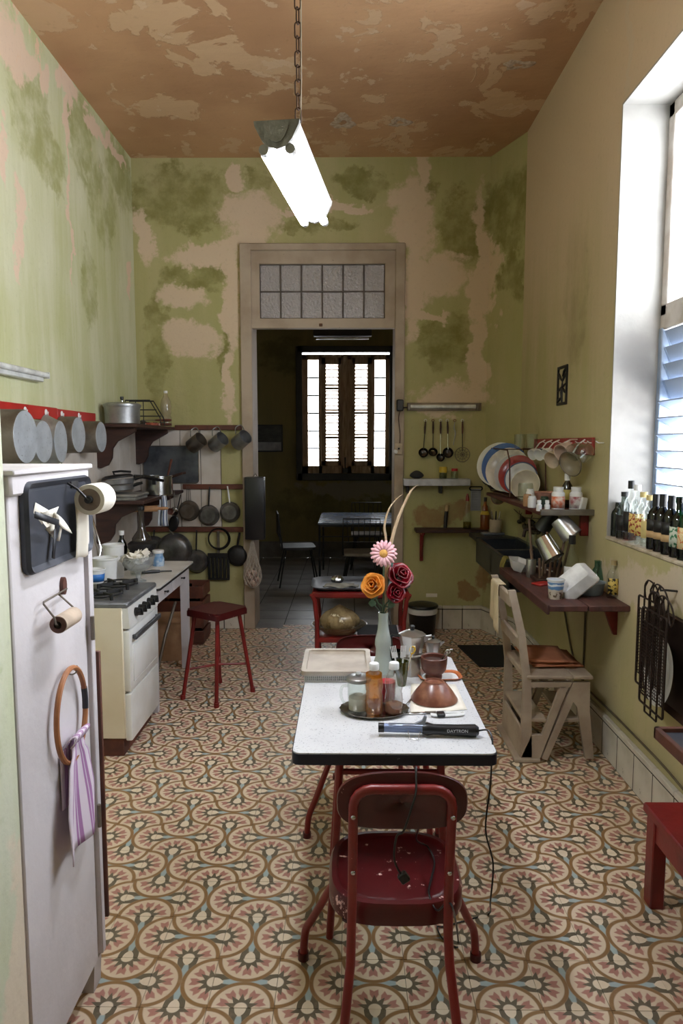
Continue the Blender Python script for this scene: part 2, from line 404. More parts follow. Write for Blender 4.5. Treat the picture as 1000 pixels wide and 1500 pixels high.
# doorway trim with a transom of twelve ribbed panes
M_trim = mat('grimy_cream_paint', (178, 162, 144), .7, c2=(156, 138, 120), sc=3, wear=(84, 62, 46), wsc=30, wl=.7, bmp=.2, bsc=14)
g = G(); g.box(TX0, DX0, YB - .035, YB + .3, 0, TZ1, .006); g.box(DX1, TX1, YB - .035, YB + .3, 0, TZ1, .006); g.box(TX0, TX1, YB - .034, YB + .3, TZ1 - .06, TZ1, .006)
tr = struct(g.o('trim_3', M_trim))
GX0, GX1, GZ0, GZ1 = -.77, .315, 2.755, 3.215
g = G(); g.box(DX0 - .01, DX1 + .01, YB - .015, YB + .05, DZ, GZ0, .004); g.box(DX0 - .01, DX1 + .01, YB - .015, YB + .05, GZ1, TZ1 - .05, .004)
g.box(DX0 - .01, GX0, YB - .015, YB + .05, GZ0 - .01, GZ1 + .01, .004); g.box(GX1, DX1 + .01, YB - .015, YB + .05, GZ0 - .01, GZ1 + .01, .004)
tw = struct(g.o('window_3', M_trim))
def ribglass():
    ma, t, b = newmat('hammered_glass')
    b.inputs['Base Color'].default_value = lin((196, 190, 190)); b.inputs['Roughness'].default_value = .22
    b.inputs['Transmission Weight'].default_value = .35; b.inputs['IOR'].default_value = 1.4
    bump(t, b, noise(t, coords(t), 55, 2, .5), .9, .02)
    return ma
M_rib = ribglass(); M_lead = mat('dark_lead', (92, 82, 76), .6)
pw, ph = (GX1 - GX0) / 6, (GZ1 - GZ0) / 2
for i in range(6):
    for j in range(2):
        G().box(GX0 + i * pw + .006, GX0 + (i + 1) * pw - .006, YB + .010, YB + .022, GZ0 + j * ph + .006, GZ0 + (j + 1) * ph - .006, .003).o('pane', M_rib, tw)
g = G()
for i in range(7): g.box(GX0 + i * pw - .006, GX0 + i * pw + .006, YB + .004, YB + .028, GZ0 - .004, GZ1 + .004)
for j in range(3): g.box(GX0 - .004, GX1 + .004, YB + .003, YB + .029, GZ0 + j * ph - .006, GZ0 + j * ph + .006)
g.o('glazing_bar', M_lead, tw)
G().box(-.255, -.225, YB - .028, YB - .01, DZ + .015, DZ + .04, .004).o('latch', mat('rusty_iron', (92, 64, 46), .8), tw)
# dining room beyond the doorway
DY, DXL, DXR = 10.15, -2.7, 2.7
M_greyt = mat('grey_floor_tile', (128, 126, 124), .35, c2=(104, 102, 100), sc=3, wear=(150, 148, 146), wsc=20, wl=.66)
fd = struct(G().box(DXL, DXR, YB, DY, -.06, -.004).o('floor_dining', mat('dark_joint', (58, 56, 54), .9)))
tq = None
for i in range(-5, 5):
    for j in range(12):
        x, y = -.10 + i * .33, YB + .165 + j * .33
        if abs(x) > 2.6 or y > DY: continue
        if tq is None: g = G(); tilegeo(g, 0, 0, .33, .004, 0, .02); tq = o = g.o('tile', M_greyt, fd)
        else: o = tq.copy(); COL.objects.link(o)
        o.parent = fd; o.location = (x, y, rnd.uniform(-.001, .001))
QX0, QX1, QZ0, QZ1 = -.735, .66, 1.17, 3.04
g = G(); g.box(DXL, QX0, DY, DY + .25, 0, ZC); g.box(QX1, DXR, DY, DY + .25, 0, ZC); g.box(QX0, QX1, DY, DY + .25, 0, QZ0); g.box(QX0, QX1, DY, DY + .25, QZ1, ZC)
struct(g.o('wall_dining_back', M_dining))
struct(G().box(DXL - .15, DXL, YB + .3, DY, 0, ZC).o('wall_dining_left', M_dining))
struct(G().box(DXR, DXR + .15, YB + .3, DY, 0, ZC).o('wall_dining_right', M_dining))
struct(G().box(DXL - .15, DXR + .15, YB + .3, DY + .25, ZC, ZC + .15).o('ceiling_dining', M_ceil))
struct(G().box(DXL, DXR, DY - .02, DY, 0, .24, .004).o('baseboard_dining', mat('grey_cement_skirting', (96, 92, 86), .7)))

# ---------------------------------------------------------------- window in the right wall: fixed light above, jalousie below
M_wframe = mat('weathered_white_paint', (206, 200, 196), .6, c2=(178, 166, 156), sc=7, wear=(120, 84, 60), wsc=22, wl=.72)
M_blue = mat('blue_grey_aluminium', (160, 176, 198), .4, .3, c2=(130, 148, 176))
M_pane = glass('clear_pane', (248, 250, 252))
M_blade = glass('frosted_louvre_glass', (225, 232, 240), .2, .25, .93, (150, 164, 186))
WX = XR + .235
MID = 2.30
w1 = struct(G().box(WX, WX + .06, WY0, WY1, MID - .04, MID + .04, .004).o('window_1', M_wframe))
g = G()
for q in (0, 1): g.box(WX, WX + .05, *((WY1 - .075, WY1 - .01) if q else (WY0 + .01, WY0 + .075)), MID + .03, WZ1 - .005, .005)
g.box(WX, WX + .05, WY0 + .01, WY1 - .01, WZ1 - .075, WZ1 - .003, .005); g.box(WX, WX + .05, WY0 + .01, WY1 - .01, MID + .03, MID + .09, .005); g.box(WX, WX + .05, 2.66, 2.74, MID + .03, WZ1 - .005, .005)
g.o('transom_frame', M_wframe, w1)
for a, b2 in ((WY0 + .07, 2.67), (2.73, WY1 - .07)): G().box(WX + .02, WX + .026, a, b2, MID + .08, WZ1 - .07).o('pane', M_pane, w1)
g = G(); g.box(WX - .005, WX + .07, WY1 - .05, WY1 - .008, WZ0, MID - .03, .004); g.box(WX - .005, WX + .07, WY0 + .008, WY0 + .05, WZ0, MID - .03, .004); g.box(WX - .005, WX + .07, WY0, WY1, WZ0, WZ0 + .03, .004); g.box(WX - .004, WX + .06, 2.68, 2.73, WZ0, MID, .004)
g.o('jalousie_frame', M_blue, w1)
nb = 12; bh = (MID - .05 - WZ0 - .05) / nb
for i in range(nb):
    zc = WZ0 + .05 + (i + .5) * bh; open_ = math.radians(62 if i < 8 else 22)
    for a, b2 in ((2.74, WY1 - .055), (WY0 + .055, 2.67)):
        mx = Matrix.Translation((WX + .03, 0, zc)) @ Matrix.Rotation(-open_ if i < 8 else -open_, 4, 'Y')
        bl = G().box(-.004, .004, a, b2, -.052, .052, mx=mx).o('louvre', M_blade, w1)
        g = G()
        for yy in (a + .004, b2 - .012): g.box(-.006, .006, yy, yy + .012, -.05, .05, mx=mx)
        g.o('clip', M_blue, bl)

# ---------------------------------------------------------------- dining room window: dark frame, glazed side lights, louvred shutters
M_dkframe = mat('black_brown_paint', (40, 34, 32), .5, c2=(26, 24, 26))
M_oldwood = mat('grey_brown_wood', (190, 164, 138), .7, c2=(150, 124, 100), sc=6, stretch=(6, 6, .8), bmp=.2)
ux = lambda u: -.735 + (u - 35) * .001603
uz = lambda v: 3.04 - (v - 50) * .001565
w2 = struct(G().box(QX0 - .02, QX0 + .07, DY - .03, DY + .1, QZ0 - .03, QZ1 + .02, .005).box(QX1 - .07, QX1 + .02, DY - .03, DY + .1, QZ0 - .03, QZ1 + .02, .005).box(QX0, QX1, DY - .03, DY + .1, QZ1 - .07, QZ1 + .02, .005).box(QX0, QX1, DY - .03, DY + .1, QZ0 - .03, QZ0 + .07, .005).o('window_2', M_dkframe))
for side in (0, 1):
    lf = lambda u: (ux(u) if not side else ux(955) - (ux(u) - ux(0)) - .0)
    def bx(g, u0, u1, v0, v1, y0, y1): a, b2 = sorted((lf(u0), lf(u1))); g.box(a, b2, y0, y1, uz(v1), uz(v0), .004)
    g = G()
    for u0, u1, v0, v1 in ((72, 130, 118, 1200), (225, 260, 118, 1200), (430, 476, 118, 1200), (72, 476, 112, 160), (72, 476, 1130, 1200)): bx(g, u0, u1, v0, v1, DY, DY + .05)
    leaf = g.o('shutter_leaf', M_oldwood, w2)
    for k in range(6):
        v0 = 160 + k * 161.7
        g = G(); bx(g, 132, 223, v0 + 3, v0 + 158, DY + .022, DY + .028); g.o('pane', M_pane, leaf)
        if k: g = G(); bx(g, 130, 225, v0 - 7, v0 + 7, DY + .012, DY + .036); g.o('glazing_bar', M_dkframe, leaf)
    g = G()
    for u0, u1, v0, v1 in ((248, 292, 140, 1130), (400, 432, 140, 1130), (248, 432, 140, 203), (248, 432, 1082, 1132), (290, 402, 408, 430), (290, 402, 633, 653), (290, 402, 858, 880)): bx(g, u0, u1, v0, v1, DY - .02, DY + .03)
    inner = g.o('louvre_frame', M_oldwood, leaf)
    M_slat = M_wframe
    for v0, v1 in ((203, 408), (430, 633), (653, 858), (880, 1082)):
        for q in range(6):
            vc = v0 + (q + .5) * (v1 - v0) / 6; a, b2 = sorted((lf(288), lf(404)))
            g = G(); g.box(a, b2, -.005, .005, -.024, .024, mx=Matrix.Translation((0, DY + .005, uz(vc))) @ Matrix.Rotation(1.0, 4, 'X')); g.o('slat', M_slat, inner)
g = G(); g.box(ux(448), ux(482), DY - .035, DY + .0, uz(1200), uz(112), .004); g.o('meeting_rail', M_oldwood, w2)
g = G(); g.cyl((ux(465), DY - .05, uz(1190)), (ux(465), DY - .05, uz(1050)), .009); g.box(ux(445), ux(490), DY - .06, DY - .02, uz(1195), uz(1150), .004); g.o('bolt', M_dkframe, w2)
# ---------------------------------------------------------------- shared materials
M_white = mat('white_enamel', (232, 232, 230), .28, c2=(216, 214, 208), sc=4)
M_wood_white = mat('chalky_white_paint', (206, 200, 202), .7, c2=(190, 184, 186), sc=2.5, wear=(140, 128, 116), wsc=26, wl=.73, bmp=.15, bsc=30)
M_red = mat('chipped_red_paint', (128, 30, 28), .36, c2=(104, 22, 22), sc=6, wear=(214, 150, 140), wsc=42, wl=.70, bmp=.08)
M_maroon = mat('worn_maroon_enamel', (78, 16, 18), .32, c2=(60, 12, 15), sc=5, wear=(206, 150, 140), wsc=30, wl=.69)
M_alu = mat('dull_aluminium', (176, 178, 180), .42, .85, c2=(146, 146, 148), sc=10, wear=(120, 112, 104), wsc=60, wl=.66)
M_alud = mat('smoked_aluminium', (128, 120, 110), .5, .7, c2=(92, 82, 72), sc=6)
M_aluf = mat('scoured_aluminium', (196, 202, 208), .55, .45, c2=(172, 178, 184), sc=6, wear=(140, 142, 144), wsc=70, wl=.62)
M_steel = mat('polished_steel', (206, 206, 206), .18, 1)
M_black = mat('black_iron', (26, 26, 28), .5, c2=(40, 38, 38), sc=12, bmp=.2)
M_plblack = mat('black_plastic', (20, 20, 23), .35)
M_dwood = mat('dark_stained_wood', (66, 40, 32), .6, c2=(46, 28, 24), sc=6, stretch=(1, 5, 5), wear=(120, 92, 76), wsc=40, wl=.72)
M_bwood = mat('red_brown_wood', (104, 58, 42), .55, c2=(76, 42, 32), sc=8)
M_lwood = mat('pale_wood', (186, 142, 100), .6, c2=(160, 116, 80), sc=10)
M_paper = mat('white_paper', (232, 226, 214), .9, c2=(220, 212, 198))
M_card = mat('grey_cardboard', (150, 132, 118), .9, bmp=.1)
M_box = mat('brown_cardboard', (170, 132, 98), .9, c2=(150, 112, 80))
M_plw = mat('white_plastic', (226, 226, 226), .4, c2=(214, 214, 214))
M_glass = glass('clear_glass', (246, 249, 247), .12)
M_glassg = glass('green_glass', (60, 120, 84), .12)
M_dgreen = glass('dark_green_glass', (24, 60, 44), .12)
M_wine = glass('black_green_glass', (22, 26, 16), .14)
M_amber = glass('amber_liquid', (246, 202, 120), .03, .1, .28, (236, 166, 64), True)
M_rum = glass('rum_liquid', (190, 110, 40), .05)
M_label = mat('cream_label', (226, 206, 140), .6)
M_tin = mat('tin_can', (190, 188, 184), .3, .9)

# ---------------------------------------------------------------- tall white cupboard beside the entrance
CX, CY0, CY1 = -.77, 1.562, 2.03
cab = thing('cupboard', 'tall white painted wooden cupboard with moulded top and short block feet', 'cupboard', (-1.02, (CY0 + CY1) / 2, 0))
def cb(o): o.location -= cab.location; return o
cb(G().box(-1.28, CX, CY0, CY1 - .03, .085, 1.555, .004).o('body', M_wood_white, cab))
cb(G().box(-1.30, CX + .012, CY0 - .004, CY1 + .0, 1.55, 1.60, .006).box(-1.31, CX + .02, CY0 - .006, CY1 + .01, 1.598, 1.612, .003).o('cornice', M_wood_white, cab))
cb(G().box(-1.26, CX + .014, CY1 - .028, CY1, .10, 1.548, .003).o('door', M_wood_white, cab))
cb(G().box(-1.24, CX + .024, CY1 + .001, CY1 + .012, .20, 1.05, .002).o('door_edge', M_bwood, cab))
for hz in (.55, 1.13): cb(G().cyl((CX + .018, CY1 - .03, hz - .035), (CX + .018, CY1 - .03, hz + .035), .006).o('hinge', M_alud, cab))
for fx in (-1.27, CX - .055):
    for fy in (CY0 + .005, CY1 - .065): cb(G().prism([(fx, 0), (fx + .05, 0), (fx + .055, .09), (fx - .005, .09)], fy, fy + .06).o('leg', M_wood_white, cab))
FX = CX                                              # its door-side face looks into the room (+X)
def on(x, y, d=0): p = atX(x, y, FX + d); return p
def face_outline(L, d=0): return [(on(x, y, d).y, on(x, y, d).z) for x, y in L]
# dark tray hung as notice board
a, b_ = on(26, 715), on(124, 690); c, d_ = on(34, 845), on(124, 815)
y0, y1, z0, z1 = a.y, b_.y - .004, 1.415, 1.60 - .035
z0 = on(34, 845).z; z1 = on(28, 706).z
brd = thing('notice_board', 'dark slate-grey metal tray hung as board on white cupboard', 'board', (FX, (y0 + y1) / 2, z0))
M_slate = mat('slate_grey_metal', (52, 55, 64), .5, .3, c2=(72, 74, 82), sc=7, wear=(120, 122, 128), wsc=35, wl=.74)
hw, hh = (y1 - y0) / 2, z1 - z0
G().prism(rrect(-hw, hw, 0, hh, .03), .001, .012, 'x').o('panel', M_slate, brd)
o_, i_ = rrect(-hw, hw, 0, hh, .03), rrect(-hw + .018, hw - .018, .018, hh - .018, .02)
g = G(); n = len(o_)
g._add([(.012, *p) for p in o_] + [(.022, *p) for p in rrect(-hw + .005, hw - .005, .005, hh - .005, .027)] + [(.012, *p) for p in i_], [(k * n + i, k * n + (i + 1) % n, (k + 1) * n + (i + 1) % n, (k + 1) * n + i) for k in range(2) for i in range(n)])
g.o('rim', M_slate, brd)
# folded paper notes under dark strips
nt = thing('paper_note', 'bunch of folded cream papers held by dark strips on slate board', 'paper', on(72, 775, .013))
nl = nt.location.copy()
def loc(x, y, d): return on(x, y, d) - nl
def sheet(pts, name='sheet', ma=M_paper, par=nt):
    g = G(); g._add(pts, [tuple(range(len(pts)))]); return g.o(name, ma, par, sol=.0012)
sheet([loc(45, 769, .006), loc(52, 736, .016), loc(72, 748, .012), loc(80, 790, .012), loc(64, 778, .010)])
sheet([loc(60, 752, .016), loc(86, 742, .028), loc(80, 757, .02), loc(70, 768, .012)])
g = G(); g.grid(lambda u, v: loc(76 + 30 * u, 758 + 24 * u * u - 9 * (1 - v) * (1 - u) + 9 * v * math.sin(u * PI), .016 + .02 * math.sin(u * PI)), 10, 4); g.o('sheet', M_paper, nt, sol=.0012)
sheet([loc(66, 775, .012), loc(80, 766, .03), loc(79, 788, .014)])
sheet([loc(83, 792, .016), loc(90, 766, .034), loc(92, 768, .034), loc(87, 793, .016)])
M_tape = mat('dark_strip', (44, 46, 54), .5)
for q in ((51, 754, 86, 766, .034), (82, 771, 78, 818, .02)):
    A, Bq = loc(q[0], q[1], q[4] + .004), loc(q[2], q[3], q[4] + .006); dd = (Bq - A).normalized(); nn = Vector((1, 0, 0)).cross(dd) * .008
    g = G(); g._add([A + nn, Bq + nn, Bq - nn, A - nn], [(0, 1, 2, 3)]); g.o('clip', M_tape, nt, sol=.002)
# toilet roll on black bracket
r0 = on(135, 730, .06)
hol = thing('roll_holder', 'black metal wall bracket for toilet roll at top of slate board', 'holder', (FX + .012, r0.y, r0.z))
G().box(0, .004, -.03, .02, .03, .06, .001).o('plate', M_black, hol)
G().tube([(.004, -.055, .045), (.03, -.058, .03), (.058, -.058, 0), (.058, -.05, 0)], .0035).o('arm', M_black, hol)
G().cyl((.058, -.06, 0), (.058, .06, 0), .010, seg=12).o('spindle', M_black, hol)
rol = thing('toilet_roll', 'white toilet roll with hanging tail on black bracket', 'toilet roll', (FX + .07, r0.y, r0.z))
mx = Matrix.Rotation(PI / 2, 4, 'X')
G().lathe([(.030, -.044), (.041, -.044), (.042, -.042), (.042, .046), (.041, .048), (.030, .048)], 36, mx=mx).o('paper', M_paper, rol)
G().lathe([(.012, -.0475), (.036, -.047), (.037, -.045), (.037, .0475), (.012, .049), (.011, .049), (.011, -.0475), (.012, -.0475)], 28, mx=mx).o('core', M_card, rol)
g = G(); g.grid(lambda u, v: (-.042 + .003 * math.sin(v * 4), -.044 + .088 * u, -.165 * v + .004 * math.sin(u * 6)), 6, 10); g.o('tail', M_paper, rol, sol=.001)
# wire holder with an empty cardboard tube
q = on(97, 908, .05)
wh = thing('wire_holder', 'bent wire holder hung from a wooden peg plate on white cupboard', 'holder', (FX, q.y, q.z))
pk = on(90, 858) - wh.location
g = G(); g.prism([(pk.y + .013 * math.cos(t_), pk.z + .024 * math.sin(t_)) for t_ in [k * PI / 8 for k in range(16)]], 0, .010, 'x'); g.o('peg_plate', M_bwood, wh)
W0 = -.062; W1 = .062; wt = pk.z - .012
G().tube([(.05, W0 + .01, 0), (.05, W0, .004), (.045, W0 + .004, .02), (.016, W0 + .012, wt - .004), (.014, W0 + .018, wt), (.014, pk.y, wt + .004), (.014, W1 - .018, wt), (.016, W1 - .012, wt - .004), (.045, W1 - .004, .02), (.05, W1, .004), (.05, W1 - .01, 0)], .0025).o('wire', M_alud, wh)
ct = thing('cardboard_tube', 'empty cardboard roll tube on the wire holder', 'cardboard tube', (FX + .05, q.y, q.z))
G().lathe([(.022, -.05), (.022, .05), (.0205, .05), (.0205, -.05), (.022, -.05)], 24, mx=mx).o('tube', mat('pale_cardboard', (196, 176, 156), .9), ct)
for s_ in (-1, 1): G().lathe([(.010, s_ * .054), (.0206, s_ * .052), (.0206, s_ * .046), (.010, s_ * .046)], 20, mx=mx).o('end_plug', M_bwood, ct)
# wooden hoop with towel, on a wire hook
hk = on(100, 984)
h = tag(G().tube(spline([(0, -.014, .012), (.004, -.012, .0), (.012, -.004, -.006), (.02, .004, -.002), (.022, .006, .016)], 4), .0022).o('wall_hook', M_alud, None, (FX, hk.y, hk.z)), 'small bent wire hook in the face of white cupboard', 'hook')
hc = on(105, 1047, .02)
hp = thing('towel_ring', 'thin round wooden hoop hanging from wire hook on white cupboard', 'towel ring', (FX + .02, hc.y, hc.z))
RY, RZ = .098, .128
pts = [(0, RY * math.cos(t_), RZ * math.sin(t_)) for t_ in [2 * PI * k / 48 for k in range(48)]]
g = G()
for k in range(48):
    pass
g.grid(lambda u, v: (.008 * math.cos(2 * PI * v), (RY + .007 * math.sin(2 * PI * v)) * math.cos(2 * PI * u), (RZ + .007 * math.sin(2 * PI * v)) * math.sin(2 * PI * u)), 48, 9, True); g.o('hoop', mat('varnished_wood', (168, 112, 72), .4, c2=(140, 88, 56), sc=14), hp)
g = G(); g.grid(lambda u, v: (.009 * math.cos(2 * PI * v), (RY + .008 * math.sin(2 * PI * v)) * math.cos(-.15 + .5 * u), (RZ + .008 * math.sin(2 * PI * v)) * math.sin(-.15 + .5 * u)), 8, 9); g.o('tape', M_tape, hp)
def stripemat(n, cols, sc, ax=1):
    ma, t, b = newmat(n); sp = t.nodes.new('ShaderNodeSeparateXYZ'); t.links.new(coords(t, kind='UV'), sp.inputs[0])
    f = (V(t, sp.outputs[0]) * sc).fr()
    col = mixc(t, f.sm(.46, .5) - f.sm(.94, .98), cols[0], cols[1]); col = mixc(t, f.sm(.62, .64) - f.sm(.70, .72), col, cols[2])
    t.links.new(col, b.inputs['Base Color']); b.inputs['Roughness'].default_value = .95; b.inputs['Specular IOR Level'].default_value = .1
    return ma
def cloth(name, fn, nu, nv, ma, parent=None, sol=.003, **kw):
    g = G(); uv = g.bm.loops.layers.uv.new('UVMap'); g.grid(fn, nu, nv)
    g.bm.verts.index_update()
    for f in g.bm.faces:
        for l in f.loops: i = l.vert.index; l[uv].uv = ((i % nu) / (nu - 1), (i // nu) / (nv - 1))
    return g.o(name, ma, parent, sol=sol, sharp=80, **kw)
M_towel = stripemat('lilac_striped_cotton', ((216, 204, 216), (164, 120, 164), (210, 196, 214)), 4.0)
tb = on(117, 1080, .02); te = on(112, 1240, .02)
def towel(u, v):                                     # thrown over the hoop's lower edge, both ends hanging
    hgt = tb.z - te.z
    fold = math.sin(u * 9 + v * 2) * .012 * (.35 + .65 * v); w = (.05 + .058 * min(v * 1.8, 1))
    return (.028 + fold + .010 * v, (u - .5) * 2 * w * (.75 if v < .1 else 1) + .012, -hgt * v + .01 * math.sin(u * 3))
tw_ = thing('towel', 'lilac and white striped kitchen towel looped over the wooden hoop', 'towel', (FX + .0, tb.y - .05, tb.z))
cloth('front', towel, 22, 14, M_towel, tw_)
cloth('back', lambda u, v: (.006 + .004 * math.sin(u * 7), (u - .5) * .13 + .014, -.16 * v), 12, 8, M_towel, tw_)
cloth('knot', lambda u, v: (.018 + .024 * math.sin(v * PI * 1.0) * (1 if True else 0) - .012 * math.cos(v * PI), (u - .5) * (.085 + .02 * v) + .012, .006 + .03 * math.sin(v * PI)), 14, 10, M_towel, tw_)

# ---------------------------------------------------------------- tube light on the left wall
M_tubeoff = mat('unlit_fluorescent_tube', (226, 228, 226), .25)
M_fix = mat('white_fixture_enamel', (214, 216, 214), .4)
le = atX(57, 553, XL)
wl = thing('wall_light', 'unlit white tube light fixed on green wall over the hanging pots', 'light', (XL, le.y - .32, le.z))
G().box(0, .045, -.32, .285, -.03, -.002, .004).o('batten', M_fix, wl)
G().cyl((.05, -.32, .012), (.05, .315, .012), .016).o('tube', M_tubeoff, wl)
G().box(.02, .068, .312, .32, -.008, .030, .002).o('lamp_holder', M_fix, wl)

# ---------------------------------------------------------------- red board with hooks and five hanging pans
M_redb = mat('glossy_red_board', (184, 46, 40), .35, c2=(160, 36, 34), sc=3)
ra, rb = 3.45, 5.10
rail = thing('hook_board', 'red painted wooden board with five hooks on green wall', 'hook board', (XL, ra, 1.83))
G().box(0, .02, 0, .98, -.015, .065, .003).o('board', M_redb, rail)
G().box(0, .02, .985, rb - ra, -.015, .06, .003).o('board', M_redb, rail)
pots = [(40, 640, .185, .15, .62), (66, 647, .165, .10, .80), (91, 647, .155, .085, .82), (117, 637, .135, .105, 1.05), (150, 640, .125, .15, 1.0)]
lab = ['largest round aluminium pot hung bottom-out from red hook board', 'broad shallow aluminium pan hung second along the red hook board', 'bright oval baking pan hung third along the red hook board', 'brown-sided saucepan hung fourth along the red hook board', 'deep narrow pot hung last on red hook board beside the shelf']
centres = []
for k, (x, y, r, dep, sy_) in enumerate(pots):
    p = atX(x, y, XL + .03 + dep)
    rr = [.145, .125, .118, .118, .108][k]
    c = Vector((XL + .024, p.y, p.z)); centres.append((c, rr))
    po = thing('hanging_pan', lab[k], 'pan', c, 0, 'pans hanging on the red board')
    mxp = Matrix.Rotation(PI / 2, 4, 'Y')            # axis along +X, bottom facing the room
    side = M_alud if k in (0, 3, 4) else M_alu
    pr = [(rr * 1.03, 0), (rr * 1.03, .006), (rr, .012), (rr * .99, dep - .012), (rr * .95, dep - .002)]
    if k == 2: pr = [(rr * 1.25, 0), (rr * 1.22, .008), (rr * 1.0, dep - .02), (rr * .96, dep - .002)]
    sxy = (1.12, 1.0) if k == 2 else (1, 1)
    G().lathe(pr + [(r_ - .004, max(z_ - .003, 0)) for r_, z_ in reversed(pr)], 36, mx=mxp, sx=1.12 if k == 2 else 1.0, sy=.85 if k == 2 else 1).o('side', side, po)
    G().lathe([(0, dep - .001), (rr * .94, dep - .001), (rr * .955, dep - .004), (rr * .94, dep - .007), (0, dep - .007)], 36, mx=mxp, sx=1.12 if k == 2 else 1.0, sy=.85 if k == 2 else 1).o('base', M_aluf, po)
    top = 1.83 - c.z + .02
    G().tube([(.012, -.02, rr * .95), (.008, -.012, top - .012), (.008, 0, top), (.008, .012, top - .012), (.012, .02, rr * .95)], .004).o('handle', M_alu, po)
    G().tube([(.0, c.y - ra, .026), (.022, c.y - ra, .026), (.034, c.y - ra, .018), (.036, c.y - ra, .034)], .004).sph((.024, c.y - ra, .03), (.006, .018, .02)).o('hook', M_plw, rail)
# ---------------------------------------------------------------- gas stove
SXF, SY0, SY1, SZ = -1.16, 3.57, 4.12, .845
st = thing('gas_stove', 'white enamel gas stove with black grates, five black knobs and oven drawer', 'stove', (-1.5, (SY0 + SY1) / 2, 0))
def ls(o, t=st): o.location -= t.location; return o
M_cream = mat('yellowed_enamel', (228, 218, 196), .35, c2=(214, 200, 172), sc=2)
ls(G().box(-1.84, SXF - .025, SY0, SY1, .10, SZ - .03, .005).o('body', M_cream, st))
M_greyst = mat('greasy_grey_enamel', (120, 122, 126), .35, .2, c2=(84, 84, 86), sc=9, wear=(190, 184, 172), wsc=30, wl=.66)
ls(G().box(-1.845, SXF + .005, SY0 - .004, SY1 + .004, SZ - .035, SZ - .004, .008).o('cooktop', M_greyst, st))
ls(G().prism([(SXF - .03, .70), (SXF + .012, .70), (SXF + .004, SZ - .035), (SXF - .03, SZ - .035)], SY0 + .004, SY1 - .004).o('control_panel', M_white, st))
dr = ls(G().box(SXF - .03, SXF + .01, SY0 + .006, SY1 - .006, .355, .688, .010, seg=2).o('oven_door', M_white, st))
ls(G().box(SXF + .008, SXF + .016, SY0 + .05, SY1 - .05, .40, .60, .007, seg=2).o('door_panel', M_white, st))
hd = G().box(SXF + .02, SXF + .038, SY0 + .04, SY1 - .03, .632, .66, .004).box(SXF, SXF + .03, SY0 + .05, SY0 + .065, .635, .655).box(SXF, SXF + .03, SY1 - .055, SY1 - .04, .635, .655).o('handle', mat('grey_bar', (92, 94, 98), .4, .4), dr)
ls(G().box(SXF - .03, SXF + .008, SY0 + .008, SY1 - .008, .085, .345, .010, seg=2).o('drawer', M_white, st))
ls(G().box(-1.82, SXF - .04, SY0 + .01, SY1 - .02, .0, .10, .004).o('plinth', mat('rusty_base', (110, 60, 44), .8, c2=(80, 46, 36)), st))
ky = [SY0 + .12 + k * .072 + (.02 if k > 2 else 0) for k in range(5)]
for k in range(5):
    mxk = Matrix.Translation((SXF + .008, ky[k], .765)) @ Matrix.Rotation(PI / 2 - .05, 4, 'Y')
    g = G(); g.lathe([(0, 0), (.024, 0), (.024, .012), (.017, .016), (.016, .034), (0, .036)], 14, mx=mxk); g.box(-.02, .02, -.005, .005, .012, .042, .002, mx=mxk); ls(g.o('knob', M_plblack, st))
for bx_, by_ in ((-1.66, SY0 + .14), (-1.66, SY1 - .14), (-1.34, SY0 + .14), (-1.34, SY1 - .14)):
    g = G(); g.lathe([(.0, 0), (.045, 0), (.045, .012), (.03, .016), (.03, .024), (0, .026)], 18, c=(bx_, by_, SZ - .004)); ls(g.o('burner', M_black, st))
    g = G(); hgt = SZ + .03
    for q in range(4):
        an = q * PI / 2 + PI / 4; dx, dy = math.cos(an), math.sin(an)
        mxg = Matrix.Translation((bx_, by_, 0)) @ Matrix.Rotation(an, 4, 'Z')
        g.box(.03, .125, -.006, .006, hgt - .022, hgt, .002, mx=mxg); g.box(.108, .125, -.007, .007, SZ - .006, hgt, .002, mx=mxg)
    g.tube([(bx_ + .105 * math.cos(2 * PI * k / 20), by_ + .105 * math.sin(2 * PI * k / 20), hgt - .012) for k in range(20)], .006, 6, True)
    ls(g.o('grate', M_black, st))

# ---------------------------------------------------------------- white work table beside the stove
TY0, TY1, TZ = 4.16, 5.12, .80
wt_ = thing('work_table', 'white painted kitchen table with drawers and dark worn edge beside stove', 'table', (-1.5, (TY0 + TY1) / 2, 0))
lw = lambda o: ls(o, wt_)
M_ttop = mat('worn_white_tabletop', (216, 212, 208), .5, c2=(196, 190, 184), sc=5, wear=(120, 112, 104), wsc=20, wl=.7)
lw(G().prism(rrect(-1.85, -1.15, TY0, TY1, .03), TZ - .012, TZ, 'z').o('top', M_ttop, wt_))
lw(G().prism(rrect(-1.852, -1.148, TY0 - .002, TY1 + .002, .031), TZ - .024, TZ - .010, 'z').o('edge_band', mat('dark_edge', (58, 56, 60), .4, .4), wt_))
lw(G().box(-1.82, -1.20, TY0 + .03, TY1 - .03, TZ - .14, TZ - .022, .004).o('apron', M_wood_white, wt_))
for k in range(2):
    d0 = TY0 + .05 + k * .45; dw = lw(G().box(-1.205, -1.188, d0, d0 + .42, TZ - .13, TZ - .034, .004).o('drawer', M_wood_white, wt_))
    G().cyl((-1.19, d0 + .21, TZ - .08), (-1.168, d0 + .21, TZ - .08), .005).sph((-1.165, d0 + .21, TZ - .08), (.008, .018, .008)).o('knob', M_black, dw)
for lx in (-1.80, -1.22):
    for ly in (TY0 + .02, TY1 - .075): lw(G().prism([(ly, TZ - .03), (ly + .06, TZ - .03), (ly + .05, 0), (ly + .01, 0)], lx - .02, lx + .035, 'x').o('leg', M_wood_white, wt_))

